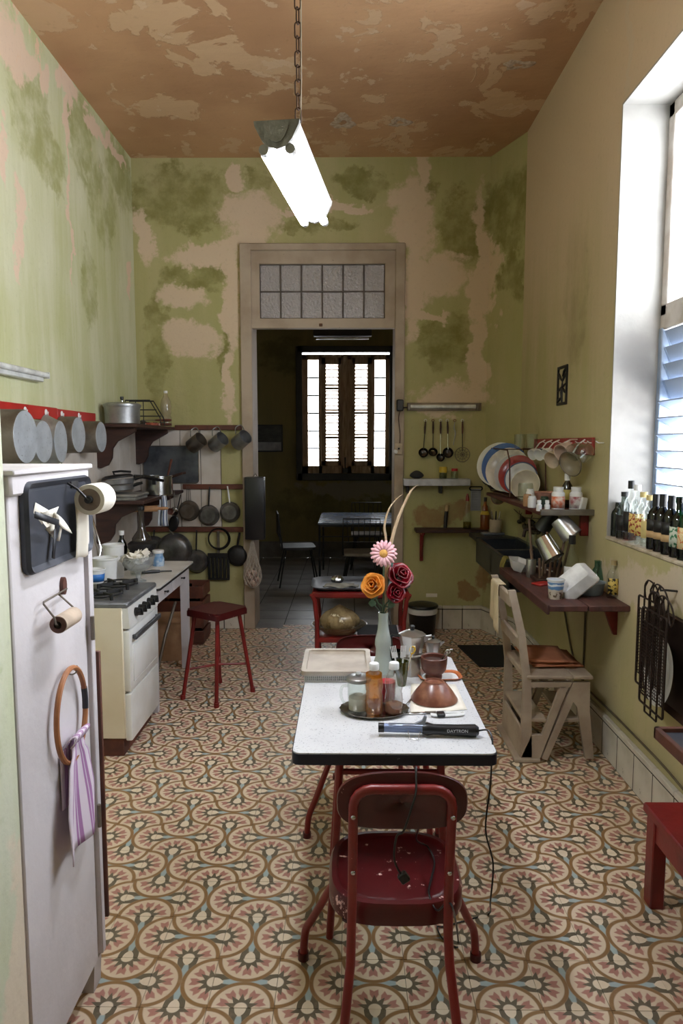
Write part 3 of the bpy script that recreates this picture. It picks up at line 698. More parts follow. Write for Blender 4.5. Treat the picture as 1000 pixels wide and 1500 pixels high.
# things on the stove and the table
def jar(name, prof, ma, label, cat, p, parts=(), rot=0, seg=24, group=None):
    t = thing(name, label, cat, p, rot, group)
    G().lathe(prof, seg).o('body', ma, t)
    for nm, pr, mm in parts: G().lathe(pr, seg).o(nm, mm, t)
    return t
TT = TZ
jar('bucket', shell([(.06, 0), (.064, .01), (.076, .155), (.081, .158), (.081, .168)], .003), M_plw, 'large white plastic bucket behind the small tub on stove corner', 'bucket', (-1.51, SY1 + .14, TT))
tb_ = thing('tub', 'small white plastic tub with a blue band at the stove corner', 'tub', (-1.445, SY0 + .36, SZ + .03))
G().lathe(shell([(.038, 0), (.04, .004), (.047, .072), (.051, .075), (.051, .082)], .002), 24).o('body', M_plw, tb_)
G().lathe([(.0412, .010), (.0462, .054)], 24).o('band', mat('blue_print', (52, 120, 200), .5), tb_, sol=.0008)
jar('container', shell([(.06, 0), (.062, .005), (.066, .205), (.07, .208), (.07, .22)], .003), M_plw, 'tall white plastic container behind the bucket against pale wall', 'container', (-1.53, SY1 + .36, TT))
bt = jar('bottle', [(0, 0), (.034, 0), (.036, .006), (.036, .16), (.03, .19), (.014, .22), (.014, .25), (0, .25)], M_dgreen, 'dark green bottle with white cap behind the crystal bowl', 'bottle', (-1.56, TY0 + .58, TT), [('cap', [(0, .245), (.018, .245), (.018, .275), (0, .275)], M_plw)])
cmp_ = atZ(202, 852, TT); cmp_ = Vector((-1.33, 4.34, TT))
bw = thing('crystal_bowl', 'footed crystal bowl heaped with crumpled white papers on work table', 'bowl', cmp_)
prf = [(.05, 0), (.05, .006), (.016, .02), (.013, .05), (.02, .062), (.06, .078), (.092, .11), (.105, .155), (.108, .165)]
g = G(); g.lathe([(0, 0)] + prf + [(.103, .165), (.098, .152), (.086, .114), (.055, .083), (0, .072)], 32)
for v in g.bm.verts:
    a_ = math.atan2(v.co.y, v.co.x); rr = math.hypot(v.co.x, v.co.y)
    if v.co.z > .08: s_ = 1 + .03 * math.cos(a_ * 12); v.co.x *= s_; v.co.y *= s_
g.o('bowl', glass('cut_crystal', (236, 240, 242), .25, .05, .22, (230, 232, 232)), bw)
for k in range(11):
    a_ = rnd.uniform(0, 6.28); rr = rnd.uniform(.0, .055); s1, s2 = rnd.uniform(.04, .075), rnd.uniform(.02, .04)
    pp = tag(G().grid(lambda u, v: ((u - .5) * s1 * 2, (v - .5) * s2 * 2, .014 * math.sin(u * 5 + k) + .012 * math.cos(v * 6 + k)), 7, 5).o('paper_scrap', M_paper, None, cmp_ + Vector((rr * math.cos(a_), rr * math.sin(a_), .13 + .005 * k)), (rnd.uniform(-.7, .7), rnd.uniform(-.6, .6), rnd.uniform(0, 6)), sol=.001), 'crumpled white paper scrap heaped in the crystal bowl', 'paper', 'papers in the crystal bowl')
M_bluej = mat('blue_printed_glass', (96, 142, 190), .25, c2=(190, 206, 220), sc=22)
jar('jar', [(0, 0), (.038, 0), (.042, .01), (.042, .05), (.034, .075), (.034, .095), (0, .095)], M_bluej, 'small blue printed jar with white lid on work table', 'jar', (-1.36, 4.92, TT), [('lid', [(0, .092), (.040, .092), (.041, .096), (.041, .11), (.039, .113), (0, .113)], M_plw)])
lg = thing('gas_lighter', 'black gas lighter lying on the white work table', 'lighter', (-1.30, 4.62, TT + .012), (0, 0, .5))
G().tube([(-.09, 0, 0), (-.02, .004, .002), (.03, 0, 0)], [.008, .013, .01]).o('grip', M_plblack, lg); G().cyl((.03, 0, 0), (.11, -.005, -.004), .005).o('nozzle', M_black, lg)
jar('plate', shell([(.05, 0), (.06, .004), (.10, .014)], .004), M_plw, 'white plate lying at the wall behind the white bucket', 'plate', (-1.36, 4.335 - .06, TT)).location = (-1.69, 4.30, TT)
jar('glass_jar', [(0, 0), (.045, 0), (.048, .01), (.048, .08), (.04, .095), (.04, .11), (.037, .11), (.037, .095), (.045, .08), (.045, .01), (0, .006)], M_glass, 'squat clear glass jar between the container and crystal bowl', 'jar', (-1.40, 4.56, TT))
# dark oil lamp with glass chimney at the wall
ol = thing('oil_lamp', 'blackened oil lamp with tall glass chimney below the lower shelf', 'oil lamp', (-1.50, 5.0, TT))
G().lathe([(0, 0), (.08, 0), (.095, .02), (.10, .06), (.085, .10), (.10, .12), (.10, .15), (.08, .165), (.045, .18), (0, .18)], 24).o('font', M_black, ol)
G().lathe([(.07, .155), (.068, .19), (.03, .245), (.022, .30), (.022, .395), (.020, .395), (.020, .30), (.028, .245), (.064, .19), (.066, .155)], 24).o('chimney', glass('smoked_glass', (200, 190, 180), .2, .05, .15, (120, 110, 104)), ol)
G().lathe([(0, .39), (.024, .39), (.026, .40), (.024, .42), (0, .425)], 16).o('cap', M_plblack, ol)
to = thing('tongs', 'steel tongs leaning on the wall behind white bucket', 'tongs', (-1.62, 4.40, TT), (0, 0, 0))
G().tube([(0, 0, .0), (.02, .05, .2), (-.06, .12, .40), (-.1, .14, .46)], .007).o('arm', M_steel, to); G().tube([(0.01, .03, .0), (.0, .04, .2), (-.09, .10, .44)], .006).o('arm', M_alud, to)

# under the table
bxo = thing('cardboard_box', 'brown cardboard box on floor under the white work table', 'box', (-1.5, 5.38, 0), (0, 0, .12))
G().box(-.24, .24, -.17, .17, 0, .30, .003).o('body', M_box, bxo); G().box(-.25, .25, -.18, .0, .297, .305).o('flap', M_box, bxo); G().box(-.25, .25, .005, .18, .297, .305).o('flap', M_box, bxo)
ch = thing('crate', 'red-brown wooden crate holding dark bottles beyond work table', 'crate', (-1.40, 5.80, 0))
for k in range(4): G().box(-.2, .2, -.15, -.135, .02 + k * .125, .12 + k * .125, .003).o('slat', M_bwood, ch); G().box(-.2, .2, .135, .15, .02 + k * .125, .12 + k * .125, .003).o('slat', M_bwood, ch); G().box(.185, .2, -.135, .135, .02 + k * .125, .12 + k * .125, .003).o('slat', M_bwood, ch); G().box(-.2, -.185, -.135, .135, .02 + k * .125, .12 + k * .125, .003).o('slat', M_bwood, ch)
G().box(-.19, .19, -.14, .14, 0, .02).o('bottom', M_bwood, ch)
for k in range(4): jar('dark_bottle', [(0, 0), (.036, 0), (.037, .01), (.037, .30), (.015, .39), (.015, .46), (0, .46)], M_wine, 'dark bottle standing in the red-brown crate', 'bottle', (-1.5 + .075 * k, 5.80 + .05 * (-1) ** k, .02), group='bottles in the crate')
tag(G().tube([(-1.33, 4.62, .012), (-1.30, 4.82, .30), (-1.28, 5.06, .5)], .011).o('broom_handle', M_alud), 'thin broom handle leaning under the white work table', 'broom handle')
bg = G(); bg.sph((0, 0, .06), (.12, .14, .07), 16, 10)
for v in bg.bm.verts: v.co *= 1 + .12 * math.sin(v.co.x * 40) * math.cos(v.co.y * 37)
tag(bg.o('plastic_bag', glass('clear_plastic', (220, 226, 226), .3, .2, .3, (170, 176, 176)), None, (-1.50, 4.85, .006)), 'crumpled clear plastic bag on floor under work table', 'bag')

# ---------------------------------------------------------------- shelves of the left wall
def bracket(t, x0, w, h, y, z, ma=None):             # ogee bracket standing out along +X
    o = [(0, 0), (w, 0), (w, -.03), (w * .82, -.06), (w * .55, -h * .34), (w * .42, -h * .52), (w * .40, -h * .75), (w * .30, -h * .93), (w * .12, -h), (0, -h * .98)]
    return G().prism([(x0 + a, z + b) for a, b in o], y, y + .03).o('bracket', ma or M_dwood, t)
su = thing('upper_shelf', 'upper dark wooden shelf with ogee brackets on stove wall', 'shelf', (0, 0, 0)); ZU = 1.815
G().box(XL, -1.53, 5.06, YB - .002, ZU - .025, ZU, .003).o('board', M_dwood, su)
bracket(su, XL, .30, .30, 5.12, ZU - .025); bracket(su, XL, .29, .30, 6.06, ZU - .025)
sl = thing('lower_shelf', 'lower dark wooden shelf above the stove and table', 'shelf', (0, 0, 0)); ZL = 1.26
G().box(XL, -1.47, 4.98, YB - .002, ZL - .025, ZL, .003).o('board', M_dwood, sl)
bracket(sl, XL, .36, .30, 5.05, ZL - .025); bracket(sl, XL, .34, .30, 6.05, ZL - .025)
for s_ in (su, sl):
    s_.location = (XL, 5.6, ZU if s_ is su else ZL)
    for c in s_.children: c.location = -s_.location
# pressure cooker
pc = thing('pressure_cooker', 'dull aluminium pressure cooker with black valve on upper shelf', 'pressure cooker', (-1.70, 5.27, ZU), group=None)
G().lathe(shell([(.120, 0), (.128, .008), (.128, .10), (.132, .13)], .003), 36).o('pot', M_alu, pc)
G().lathe([(.136, .125), (.139, .135), (.138, .148), (.12, .158), (.05, .165), (0, .166)], 36).o('lid', M_alu, pc)
G().lathe([(0, .16), (.014, .162), (.015, .18), (.008, .185), (0, .19)], 14).o('valve', M_steel, pc); G().lathe([(0, .185), (.013, .186), (.013, .207), (0, .209)], 14).o('weight', M_plblack, pc)
# wire rack and its load
rk = thing('wire_rack', 'folded black wire dish rack standing on upper shelf', 'wire rack', (-1.675, 5.70, ZU), (0, 0, -PI / 2)); rk.scale = (.9, .88, 1.25)
g = G()
for xx in (-.02, .10):
    fr = [(xx, -.19, 0), (xx, -.12, .16), (xx, .10, .16), (xx, .19, .05), (xx, .20, 0)]
    g.tube(fr, .005, 6)
for yy in (-.17, -.10, -.02, .06, .13, .19): g.tube([(-.02, yy, .02), (.10, yy, .02)], .004, 6)
g.tube([(.10, -.19, .06), (.10, .2, .06)], .004, 6); g.tube([(.10, -.03, 0), (.10, -.03, .16)], .004, 6); g.tube([(.10, .04, 0), (.10, .04, .16)], .004, 6); g.tube([(.10, -.14, .10), (.10, .16, .10)], .004, 6)
g.o('frame', M_black, rk)
tag(G().box(-.09, .09, -.05, .05, 0, .05, .008).o('black_tin', M_black, None, (-1.78, 5.90, ZU), (0, 0, 1.5)), 'low black tin behind the wire rack on upper shelf', 'tin')
for k, (lb, dz, ln) in enumerate((('upper brown-handled knife sharpener lying on upper shelf', .055, .16), ('lower wooden-handled tool lying on upper shelf', .02, .16))):
    hn = thing('wooden_tool', lb, 'tool', (-1.56, 5.98, ZU + dz), (0, 0, .1)); G().tube([(-.09, 0, 0), (0, 0, 0), (.02, 0, 0), (.05, 0, 0)], [.006, .012, .013, .008]).o('handle', M_bwood, hn); G().box(-.2, -.085, -.012, .012, -.003 - (dz - .022) * 0, .003).o('blade', M_alud, hn)
tag(G().box(-.06, .06, -.03, .03, 0, .022, .002).o('red_packet', mat('faded_red_card', (170, 88, 66), .7, wear=(220, 210, 200), wsc=30, wl=.6), None, (-1.57, 5.62, ZU), (0, 0, 1.2)), 'small faded red packet at the front of upper shelf', 'packet')
pb = jar('plastic_bottle', [(0, 0), (.042, 0), (.046, .01), (.046, .08), (.038, .10), (.046, .12), (.047, .18), (.042, .22), (.018, .27), (.016, .29), (0, .29)], glass('clear_pet', (236, 232, 226), .25, .08, .12, (230, 220, 205)), 'empty clear plastic bottle with white cap on upper shelf', 'bottle', (-1.575, 6.06, ZU), [('cap', [(0, .288), (.017, .288), (.017, .308), (0, .308)], M_plw)])
# lower shelf load
ty = tag(G().box(-.155, .155, -.15, .15, 0, .022, .005).box(-.165, .165, -.16, .16, .022, .045, .008).o('metal_tray', mat('grey_painted_tin', (150, 148, 142), .5, .3), None, (-1.69, 5.15, ZL)), 'low grey tin tray box at the end of lower shelf', 'tray')
for k in range(2):
    pn = thing('pan_lid', ['lower tilted aluminium pan in the stack on grey tray', 'upper tilted aluminium pan in the stack on grey tray'][k], 'pan', (-1.715 + .01 * k, 5.15, ZL + .058 + .047 * k), (-.02, -.10, 0), 'stacked pans on the lower shelf')
    G().lathe(shell([(.11 - .008 * k, 0), (.12 - .008 * k, .006), (.128 - .008 * k, .038), (.134 - .008 * k, .041)], .003), 32).o('bowl', M_alu, pn)
    G().tube([(.12, 0, .03), (.15, .01, .04), (.19, .015, .045)], [.012, .013, .010]).o('handle', M_plblack, pn)
fp = thing('frying_pan', 'black-lidded pan turned over on top of the pan stack', 'frying pan', (-1.71, 5.15, ZL + .155), (0, -.12, 0))
G().lathe([(.115, 0), (.112, .012), (.09, .025), (0, .03)], 30).o('bowl', M_black, fp); G().tube([(-.02, 0, .03), (-.03, .0, .05), (.03, .0, .05), (.10, .02, .035)], .008).o('handle', M_plblack, fp)
sp_ = thing('saucepan', 'polished steel saucepan with black side handle on lower shelf', 'saucepan', (-1.535, 5.56, ZL))
G().lathe(shell([(.112, 0), (.122, .008), (.122, .145), (.128, .150), (.128, .155)], .003), 36).o('pot', mat('bright_steel', (210, 210, 210), .22, 1), sp_)
G().tube([(.08, -.095, .12), (-.02, -.21, .155), (-.09, -.29, .165)], [.012, .016, .012]).o('handle', M_plblack, sp_); G().box(.0, .03, -.135, -.115, .09, .13, .004).o('lug', M_plblack, sp_)
kb = jar('wooden_pot', shell([(.05, 0), (.055, .006), (.055, .11)], .006), M_bwood, 'brown wooden pot holding handles at far end of lower shelf', 'pot', (-1.56, 5.95, ZL))
for k, (ax_, az_, le_) in enumerate(((.25, .35, .2), (1.2, .0, .15), (1.35, .3, .17))):
    hn = thing('wooden_spoon', ['tallest wooden handle leaning out of brown wooden pot', 'dark wooden handle lying over the rim of brown pot', 'short dark handle sticking sideways from brown pot'][k], 'handle', (-1.56, 5.95, ZL + .085 + .02 * k), (0, ax_, az_))
    G().tube([(0, 0, -.03), (0, 0, le_ * .5), (0, 0, le_)], [.007, .009, .011]).o('handle', M_bwood if k == 0 else M_dwood, hn)
# hanging from the lower shelf
M_bstripe = stripemat('blue_striped_cloth', ((206, 212, 218), (50, 66, 104), (206, 212, 218)), 3.0)
cl = tag(cloth('dish_cloth', lambda u, v: ((u - .5) * (.05 + .03 * v) + .004 * math.sin(v * 6), .012 * math.sin(u * 9), -.24 * v), 12, 10, M_bstripe, None, loc=(-1.515, 5.45, ZL + .004)), 'blue and white striped dish cloth hung on the shelf edge', 'cloth')
cl.location.x = -1.46
def hang_tool(label, cat, loc, name, build):
    t = thing(name, label, cat, loc); build(t); return t
def small_spoon(t):
    G().cyl((0, 0, 0), (0, 0, -.09), .003).o('handle', M_bwood, t); G().lathe(shell([(.006, -.022), (.02, -.016), (.028, 0)], .002), 18, mx=Matrix.Translation((0, -.005, -.115)) @ Matrix.Rotation(PI / 2, 4, 'X')).o('bowl', M_bwood, t)
hang_tool('small round wooden scoop hanging beside the striped cloth', 'scoop', (-1.44, 5.60, ZL - .02), 'scoop', small_spoon)
def ladle_(t):
    G().cyl((0, 0, 0), (0, 0, -.16), .0035).o('handle', M_steel, t); G().lathe(shell([(.008, -.03), (.03, -.02), (.038, 0)], .002), 20, mx=Matrix.Translation((0, -.01, -.18)) @ Matrix.Rotation(PI / 2.3, 4, 'X')).o('bowl', M_steel, t)
hang_tool('little steel ladle hanging at the shelf corner', 'ladle', (-1.47, 5.85, ZL - .01 + .03), 'ladle', ladle_)
rp = thing('rolling_pin', 'pale wooden rolling pin held under the lower shelf', 'rolling pin', (-1.58, 5.28, ZL - .085), (0, 0, .25))
G().tube([(-.14, 0, 0), (-.10, 0, 0), (.12, 0, .0)], [.018, .024, .024], 14).o('roller', M_lwood, rp); G().tube([(.12, 0, 0), (.16, 0, 0), (.2, 0, 0)], [.010, .014, .009], 10).o('handle', M_lwood, rp)
# ---------------------------------------------------------------- pale splash boards, rails and hanging pans, back wall left of the doorway
M_splash = mat('stained_white_boards', (206, 198, 190), .7, c2=(180, 168, 154), sc=3, wear=(110, 84, 60), wsc=10, wl=.72)
sb1 = struct(G().box(XL, -1.13, YB - .004, YB, .93, 1.79).o('trim_4', M_mortar))
for k in range(4): G().box(XL + .01 + k * .18, XL + .185 + k * .18, YB - .012, YB - .002, .93, 1.79, .002).o('board', M_splash, sb1)
sb2 = struct(G().box(XL, XL + .004, 4.5, YB, .80, 1.79).o('trim_5', M_mortar))
for k in range(6): G().box(XL + .002, XL + .012, 4.5 + k * .28, 4.777 + k * .28, .80, 1.79, .002).o('board', M_splash, sb2)
for k, (z, x0, lb) in enumerate(((1.812, -1.53, 'topmost narrow dark rail carrying three mugs beside doorway'), (1.29, -1.47, 'middle narrow dark rail carrying strainers beside doorway'), (.907, -1.84, 'lowest narrow dark rail carrying black pans beside doorway'))):
    tag(G().box(x0, -.91 if k else -.93, YB - .034, YB - .012 if k < 3 else YB, z - .022, z + .022, .003).o('rail', M_bwood), lb, 'rail', 'rails beside the doorway')
for k, (x, y) in enumerate(((287, 646), (319, 645), (353, 642))):
    p = atY(x, y + 3, YB - .11); m = thing('tin_mug', ['dull grey tin mug nearest the shelf on the top rail', 'middle dull tin mug hanging on the top rail', 'tin mug beside the doorway on the top rail, its mouth turned out'][k], 'mug', p, (0, 0, 0), 'mugs hanging on the top rail')
    d = Vector((.72, -.35 - .12 * k, .52)).normalized(); q = d.to_track_quat('Z', 'Y'); m.rotation_euler = q.to_euler()
    G().lathe([(0, -.066), (.061, -.066), (.064, -.062), (.064, .066), (.066, .068), (.063, .068), (.062, -.06), (0, -.062)], 26).o('cup', M_alu if k else M_alud, m)
    inv = q.inverted(); hp_ = [inv @ (Vector(w) ) for w in ((-.05, .02, .058), (-.055, .06, .11), (-.012, .07, .135), (.02, .04, .095))]
    G().tube(spline(hp_, 4), .005).o('handle', M_alu, m)
def wall_pan(label, x, y, r, dep, ma, hx, hy, hm, name='pan', wire=False, hr=.006):
    p = atY(x, y, YB - (.02 if name != 'large_pan' else .075)); t = thing(name, label, 'pan', p)
    mxw = Matrix.Rotation(PI / 2, 4, 'X')            # local z -> -Y (into the room)
    pr = [(r, .0), (r * .99, .006)] + [(r * (.97 - .25 * q * q), .006 + dep * (q)) for q in (.3, .6, .85, 1.0)]
    g = G(); g.lathe([(r * 1.05, 0), (r * 1.05, .004)] + pr + [(0, dep + .008)], 30, mx=mxw); g.o('bowl', ma, t)
    e = atY(hx, hy, YB - .03) - p
    if wire:
        for s in (-.02, 0, .02): G().tube([(s, -.012, r * .8), (s * .6, -.012, e.z)], .003, 6).o('wire', M_alud, t)
    else: G().tube([(0, -.012, r * .9), (e.x * .5, -.014, (r + e.z) / 2), (e.x, -.014, e.z)], [hr, hr * 1.3, hr]).o('handle', hm, t)
    return t
M_dkpan = mat('sooty_steel', (140, 138, 138), .32, .75, c2=(100, 98, 96), sc=9)
wall_pan('grey cone strainer hanging by wires from middle rail', 277, 748, .088, .07, M_alud, 277, 712, None, 'strainer', True)
wall_pan('round saucepan with black handle hanging on middle rail', 306, 755, .09, .05, M_dkpan, 307, 713, M_plblack, 'saucepan')
wall_pan('round saucepan with white handle hanging on middle rail', 337, 750, .088, .05, M_dkpan, 333, 712, M_plw, 'saucepan')
wall_pan('worn round pan with black handle hanging on lowest rail', 288, 822, .102, .05, M_dkpan, 288, 776, M_plblack, 'frying_pan')
wall_pan('black iron skillet hanging on lowest rail beside doorway', 348, 814, .092, .03, M_black, 351, 780, M_black, 'skillet', hr=.009)
wall_pan('large battered pan bottom hung low behind the blue jar', 256, 806, .15, .05, M_dkpan, 250, 776, M_alud, 'large_pan')
wall_pan('half-hidden dark round pan at the corner above work table', 226, 800, .09, .04, M_dkpan, 226, 776, M_black, 'corner_pan')
sp0 = atY(261, 740, YB - .05); s_ = thing('serving_spoon', 'long black plastic serving spoon hanging below the shelf corner', 'spoon', sp0, (0, .25, 0))
G().tube([(0, 0, .1), (0, 0, -.10)], .005).o('handle', M_plblack, s_); G().sph((0, -.01, -.165), (.045, .012, .075), 16, 10).o('bowl', M_plblack, s_)
gp = atY(320, 810, YB - .03); gr = thing('slotted_turner', 'wide black slotted turner hanging on lowest rail', 'turner', gp)
G().box(-.012, .012, -.006, .004, 0, .20, .002).o('handle', M_alud, gr)
g = G(); g.box(-.098, .098, -.008, .004, -.045, .0, .003)
for k in range(6): g.box(-.098 + k * .034, -.098 + k * .034 + .026, -.012, .002, -.235, -.04, .004)
g.box(-.098, .098, -.012, .002, -.245, -.225, .003); g.o('blade', mat('dark_grey_steel', (58, 58, 58), .4, .6), gr)
cr = atY(320, 789, YB - .035); cw = thing('cable_coil', 'coiled black cable hanging behind the slotted turner', 'cable', cr)
g = G()
for k in range(3): g.tube([((.088 + .005 * k) * math.cos(q * PI / 16) + .004 * k, -.006 * k, (.088 + .004 * k) * math.sin(q * PI / 16)) for q in range(32)], .005, 6, True)
g.o('loops', M_plblack, cw)
a, b_ = atY(211, 655, YB - .015), atY(287, 708, YB - .015)
gbz = [atY(211, 652, YB - .018), atY(288, 657, YB - .018), atY(285, 708, YB - .018), atY(211, 712, YB - .018)]
bo = thing('metal_sheet', 'grey metal sheet with rounded corners leaning on pale boards', 'sheet', (-1.56, YB - .014, 1.32))
G().prism(rrect(-.26, .23, 0, .33, .03), -.006, 0).o('sheet', mat('dull_grey_sheet', (104, 108, 114), .4, .6, c2=(70, 72, 78), sc=6), bo)
G().tube([(x_, -.006, z_) for x_, z_ in rrect(-.26, .23, 0, .33, .03)], .004, 6, True).o('rim', M_alud, bo)
bb = thing('wall_bin', 'tall black sheet-metal box hung beside the doorway', 'box', (-.82, YB - .035, .83))
G().box(-.085, .085, -.12, -.001, 0, .55, .008, seg=2).o('body', mat('black_painted_tin', (24, 24, 28), .35, c2=(30, 30, 34), sc=4), bb); G().tube([(-.02, -.03, .55), (0, -.02, .575), (.02, -.03, .55)], .004).o('hook', M_alud, bb)
# net bag with garlic
nb_ = thing('net_bag', 'knotted white string net bag hanging under the black box', 'net bag', (-.85, YB - .10, .39))
NR = [(.0, .012), (.04, .065), (.10, .082), (.17, .075), (.25, .05), (.34, .028), (.43, .012)]
def nr(z):
    for (z0_, r0_), (z1_, r1_) in zip(NR, NR[1:]):
        if z <= z1_: return r0_ + (r1_ - r0_) * (z - z0_) / (z1_ - z0_)
    return .01
g = G()
for k in range(12):
    for s in (1, -1): g.tube([((nr(z)) * math.cos(k * PI / 6 + s * z * 6), nr(z) * .8 * math.sin(k * PI / 6 + s * z * 6), z) for z in [.43 * q / 22 for q in range(23)]], .0024, 5)
g.o('net', mat('off_white_string', (206, 196, 184), .9), nb_)
for k in range(11):
    a_ = k * 2.4; z = .03 + .011 * k; rr = .040 if k % 4 else .01
    c = G().lathe([(0, -.022), (.018, -.02), (.027, -.004), (.022, .014), (.008, .026), (.005, .042), (0, .043)], 12); tag(c.o('garlic_bulb', mat('garlic_skin', (206, 178, 164), .7) if k == 0 else bpy.data.materials['garlic_skin'], None, Vector((-.85 + rr * math.cos(a_), YB - .10 + rr * .8 * math.sin(a_), .39 + z)), (rnd.uniform(-1, 1), rnd.uniform(-1, 1), 0)), 'pinkish garlic bulb in the string net bag', 'garlic', 'garlic bulbs in the net bag')

# ---------------------------------------------------------------- red stool
ft = [atZ(268, 1024, 0), atZ(317, 1036, 0), atZ(370, 1013, 0), atZ(322, 1000, 0)]
cs = sum(ft, Vector()) / 4
stl = thing('stool', 'dark red wooden stool with four splayed tube legs', 'stool', cs)
SZs = .60; cn = [Vector((*(atZ(x, y, SZs) - cs)[:2], 0)) for x, y in ((279, 897), (317, 907), (358, 888), (318, 880))]
m0 = sum(cn, Vector()) / 4; m0 = Vector((0, 0, 0)) * 0 + m0 * .35
ang = math.atan2((ft[2] - ft[1]).y, (ft[2] - ft[1]).x)
mxs = Matrix.Translation((m0.x, m0.y, 0)) @ Matrix.Rotation(ang, 4, 'Z')
g = G(); g.prism(rrect(-.145, .145, -.145, .145, .025), SZs - .045, SZs, 'z', mxs); bmesh.ops.bevel(g.bm, geom=[e for e in g.bm.edges if abs(e.verts[0].co.z - SZs) < 1e-4 and abs(e.verts[1].co.z - SZs) < 1e-4], offset=.012, segments=2, affect='EDGES'); g.o('seat', M_maroon, stl)
ftl = [f - cs for f in ft]
for k in range(4):
    tp = mxs @ Vector(((-.10, -.10), (.10, -.10), (.10, .10), (-.10, .10))[(k + 3) % 4] + (SZs - .04,))
    tp = min([mxs @ Vector((sx * .10, sy * .10, SZs - .04)) for sx in (-1, 1) for sy in (-1, 1)], key=lambda q: (Vector((q.x - m0.x, q.y - m0.y)).normalized() - Vector((ftl[k].x, ftl[k].y)).normalized()).length)
    lg_ = G().tube([tp, ftl[k] + Vector((0, 0, .004))], .013, 10).o('leg', M_red, stl); G().cyl(ftl[k] + Vector((0, 0, .0)), ftl[k] + Vector((0, 0, .03)), .017).o('foot', M_red, lg_)
g = G(); mid = [ftl[k].lerp(Vector((m0.x, m0.y, SZs)), .30) for k in range(4)]
for k in range(4): g.tube([ftl[k] * .8 + Vector((m0.x, m0.y, 0)) * .2 + Vector((0, 0, .20)), Vector((m0.x * .6, m0.y * .6, .215)), ftl[(k + 1) % 4] * .8 + Vector((m0.x, m0.y, 0)) * .2 + Vector((0, 0, .20))], .008, 8)
g.o('stretcher', M_red, stl)

# ---------------------------------------------------------------- hanging twin-tube lamp over the table
p = atY(405, 177, 1.85); LZ = p.z
hl = thing('pendant_light', 'lit twin-tube fluorescent lamp hanging on a chain over table', 'light', (p.x + .034, 2.15, LZ), (0, 0, -math.radians(6.5)))
M_galv = mat('galvanised_casting', (150, 146, 142), .5, .5, c2=(112, 108, 104), sc=14, bmp=.3)
prof = [(-.057, 0), (.057, 0), (.055, -.012), (.038, -.045), (.022, -.062), (0, -.068), (-.022, -.062), (-.038, -.045), (-.055, -.012)]
G().prism(prof, -.29, .29).o('housing', mat('white_reflector', (232, 234, 238), .4), hl)
for s in (-1, 1):
    e = G().prism([(x_ * 1.04, z_ * 1.03 + .001) for x_, z_ in prof], s * .29, s * .305).o('end_cap', M_galv, hl)
    G().prism([(x_ * .55, z_ * .6 - .014) for x_, z_ in prof], s * .305, s * .309).o('boss', M_galv, e)
    for q in (-1, 1): G().lathe([(0, -.014), (.013, -.014), (.013, .014), (0, .014)], 14, mx=Matrix.Translation((q * .034, s * .288, -.068)) @ Matrix.Rotation(PI / 2, 4, 'X')).o('lamp_holder', M_galv, hl)
M_lit = emit('lit_fluorescent_tube', (240, 246, 255), TUBE_EMIT)
for q in (-1, 1): G().cyl((q * .034, -.276, -.070), (q * .034, .276, -.070), .0125, seg=16).o('tube', M_lit, hl)
g = G(); nlink = 37; z = .004
M_chain = mat('rusty_chain', (84, 60, 46), .6, .5)
ll, n_ = .046, 0
while z < ZC - LZ - .01:
    pts = [(x_, z_) for x_, z_ in rrect(-.0085, .0085, 0, ll, .0084, 4)]
    g.tube([((x_, 0, z + z_) if n_ % 2 else (x_ * .25, x_ * .97, z + z_)) for x_, z_ in pts], .0021, 6, True); z += ll - .0065; n_ += 1
g.o('chain', M_chain, hl)
G().tube(spline([(-.012, -.02, 0), (-.008, 0, .05), (.008, .0, .16), (.010, 0, .5), (.012, 0, 1.0), (.01, 0, ZC - LZ)], 5), .0022, 6).o('cable', mat('grey_flex', (186, 170, 150), .6), hl)
G().tube([(-.03, -.27, 0), (-.03, -.26, .012), (-.026, -.25, .018)], .003).o('hook', M_black, hl)

# ---------------------------------------------------------------- beyond the doorway
p0_, p1_ = atY(372, 622, DY - .02), atY(414, 662, DY - .02)
pic = thing('framed_picture', 'framed dark landscape print with pale margin on dining room wall', 'picture', ((p0_.x + p1_.x) / 2 - .06, DY, p1_.z))
hw, hh = (p1_.x - p0_.x) / 2 + .06, p0_.z - p1_.z
for nm, q in (('frame', ((-hw, -hw + .02, 0, hh), (hw - .02, hw, 0, hh), (-hw, hw, 0, .02), (-hw, hw, hh - .02, hh))),):
    g = G()
    for x0, x1, z0_, z1_ in q: g.box(x0, x1, -.03, 0, z0_, z1_, .002)
    g.o(nm, M_dkframe, pic)
G().box(-hw + .015, hw - .015, -.012, -.002, hh * .36, hh - .018).o('print', mat('dark_print', (52, 50, 48), .3, c2=(24, 24, 26), sc=8, stretch=(1, 1, 3)), pic)
G().box(-hw + .015, hw - .015, -.013, -.003, .018, hh * .36).o('margin', mat('grey_margin', (150, 150, 154), .5), pic)
a, b_ = atY(460, 492, 9.7), atY(543, 492, 9.7)
dl = thing('ceiling_light', 'unlit tube light in a dark batten above dining room window', 'light', ((a.x + b_.x) / 2, 9.75, a.z))
G().box(-.40, .40, -.06, .06, 0, .09, .008).o('batten', M_dkframe, dl); G().cyl((-.36, -.03, -.03), (.36, -.03, -.03), .017).o('tube', M_tubeoff, dl)
for s in (-.3, .3): G().cyl((s, 0, .09), (s, 0, ZC - a.z), .006).o('rod', M_dkframe, dl)
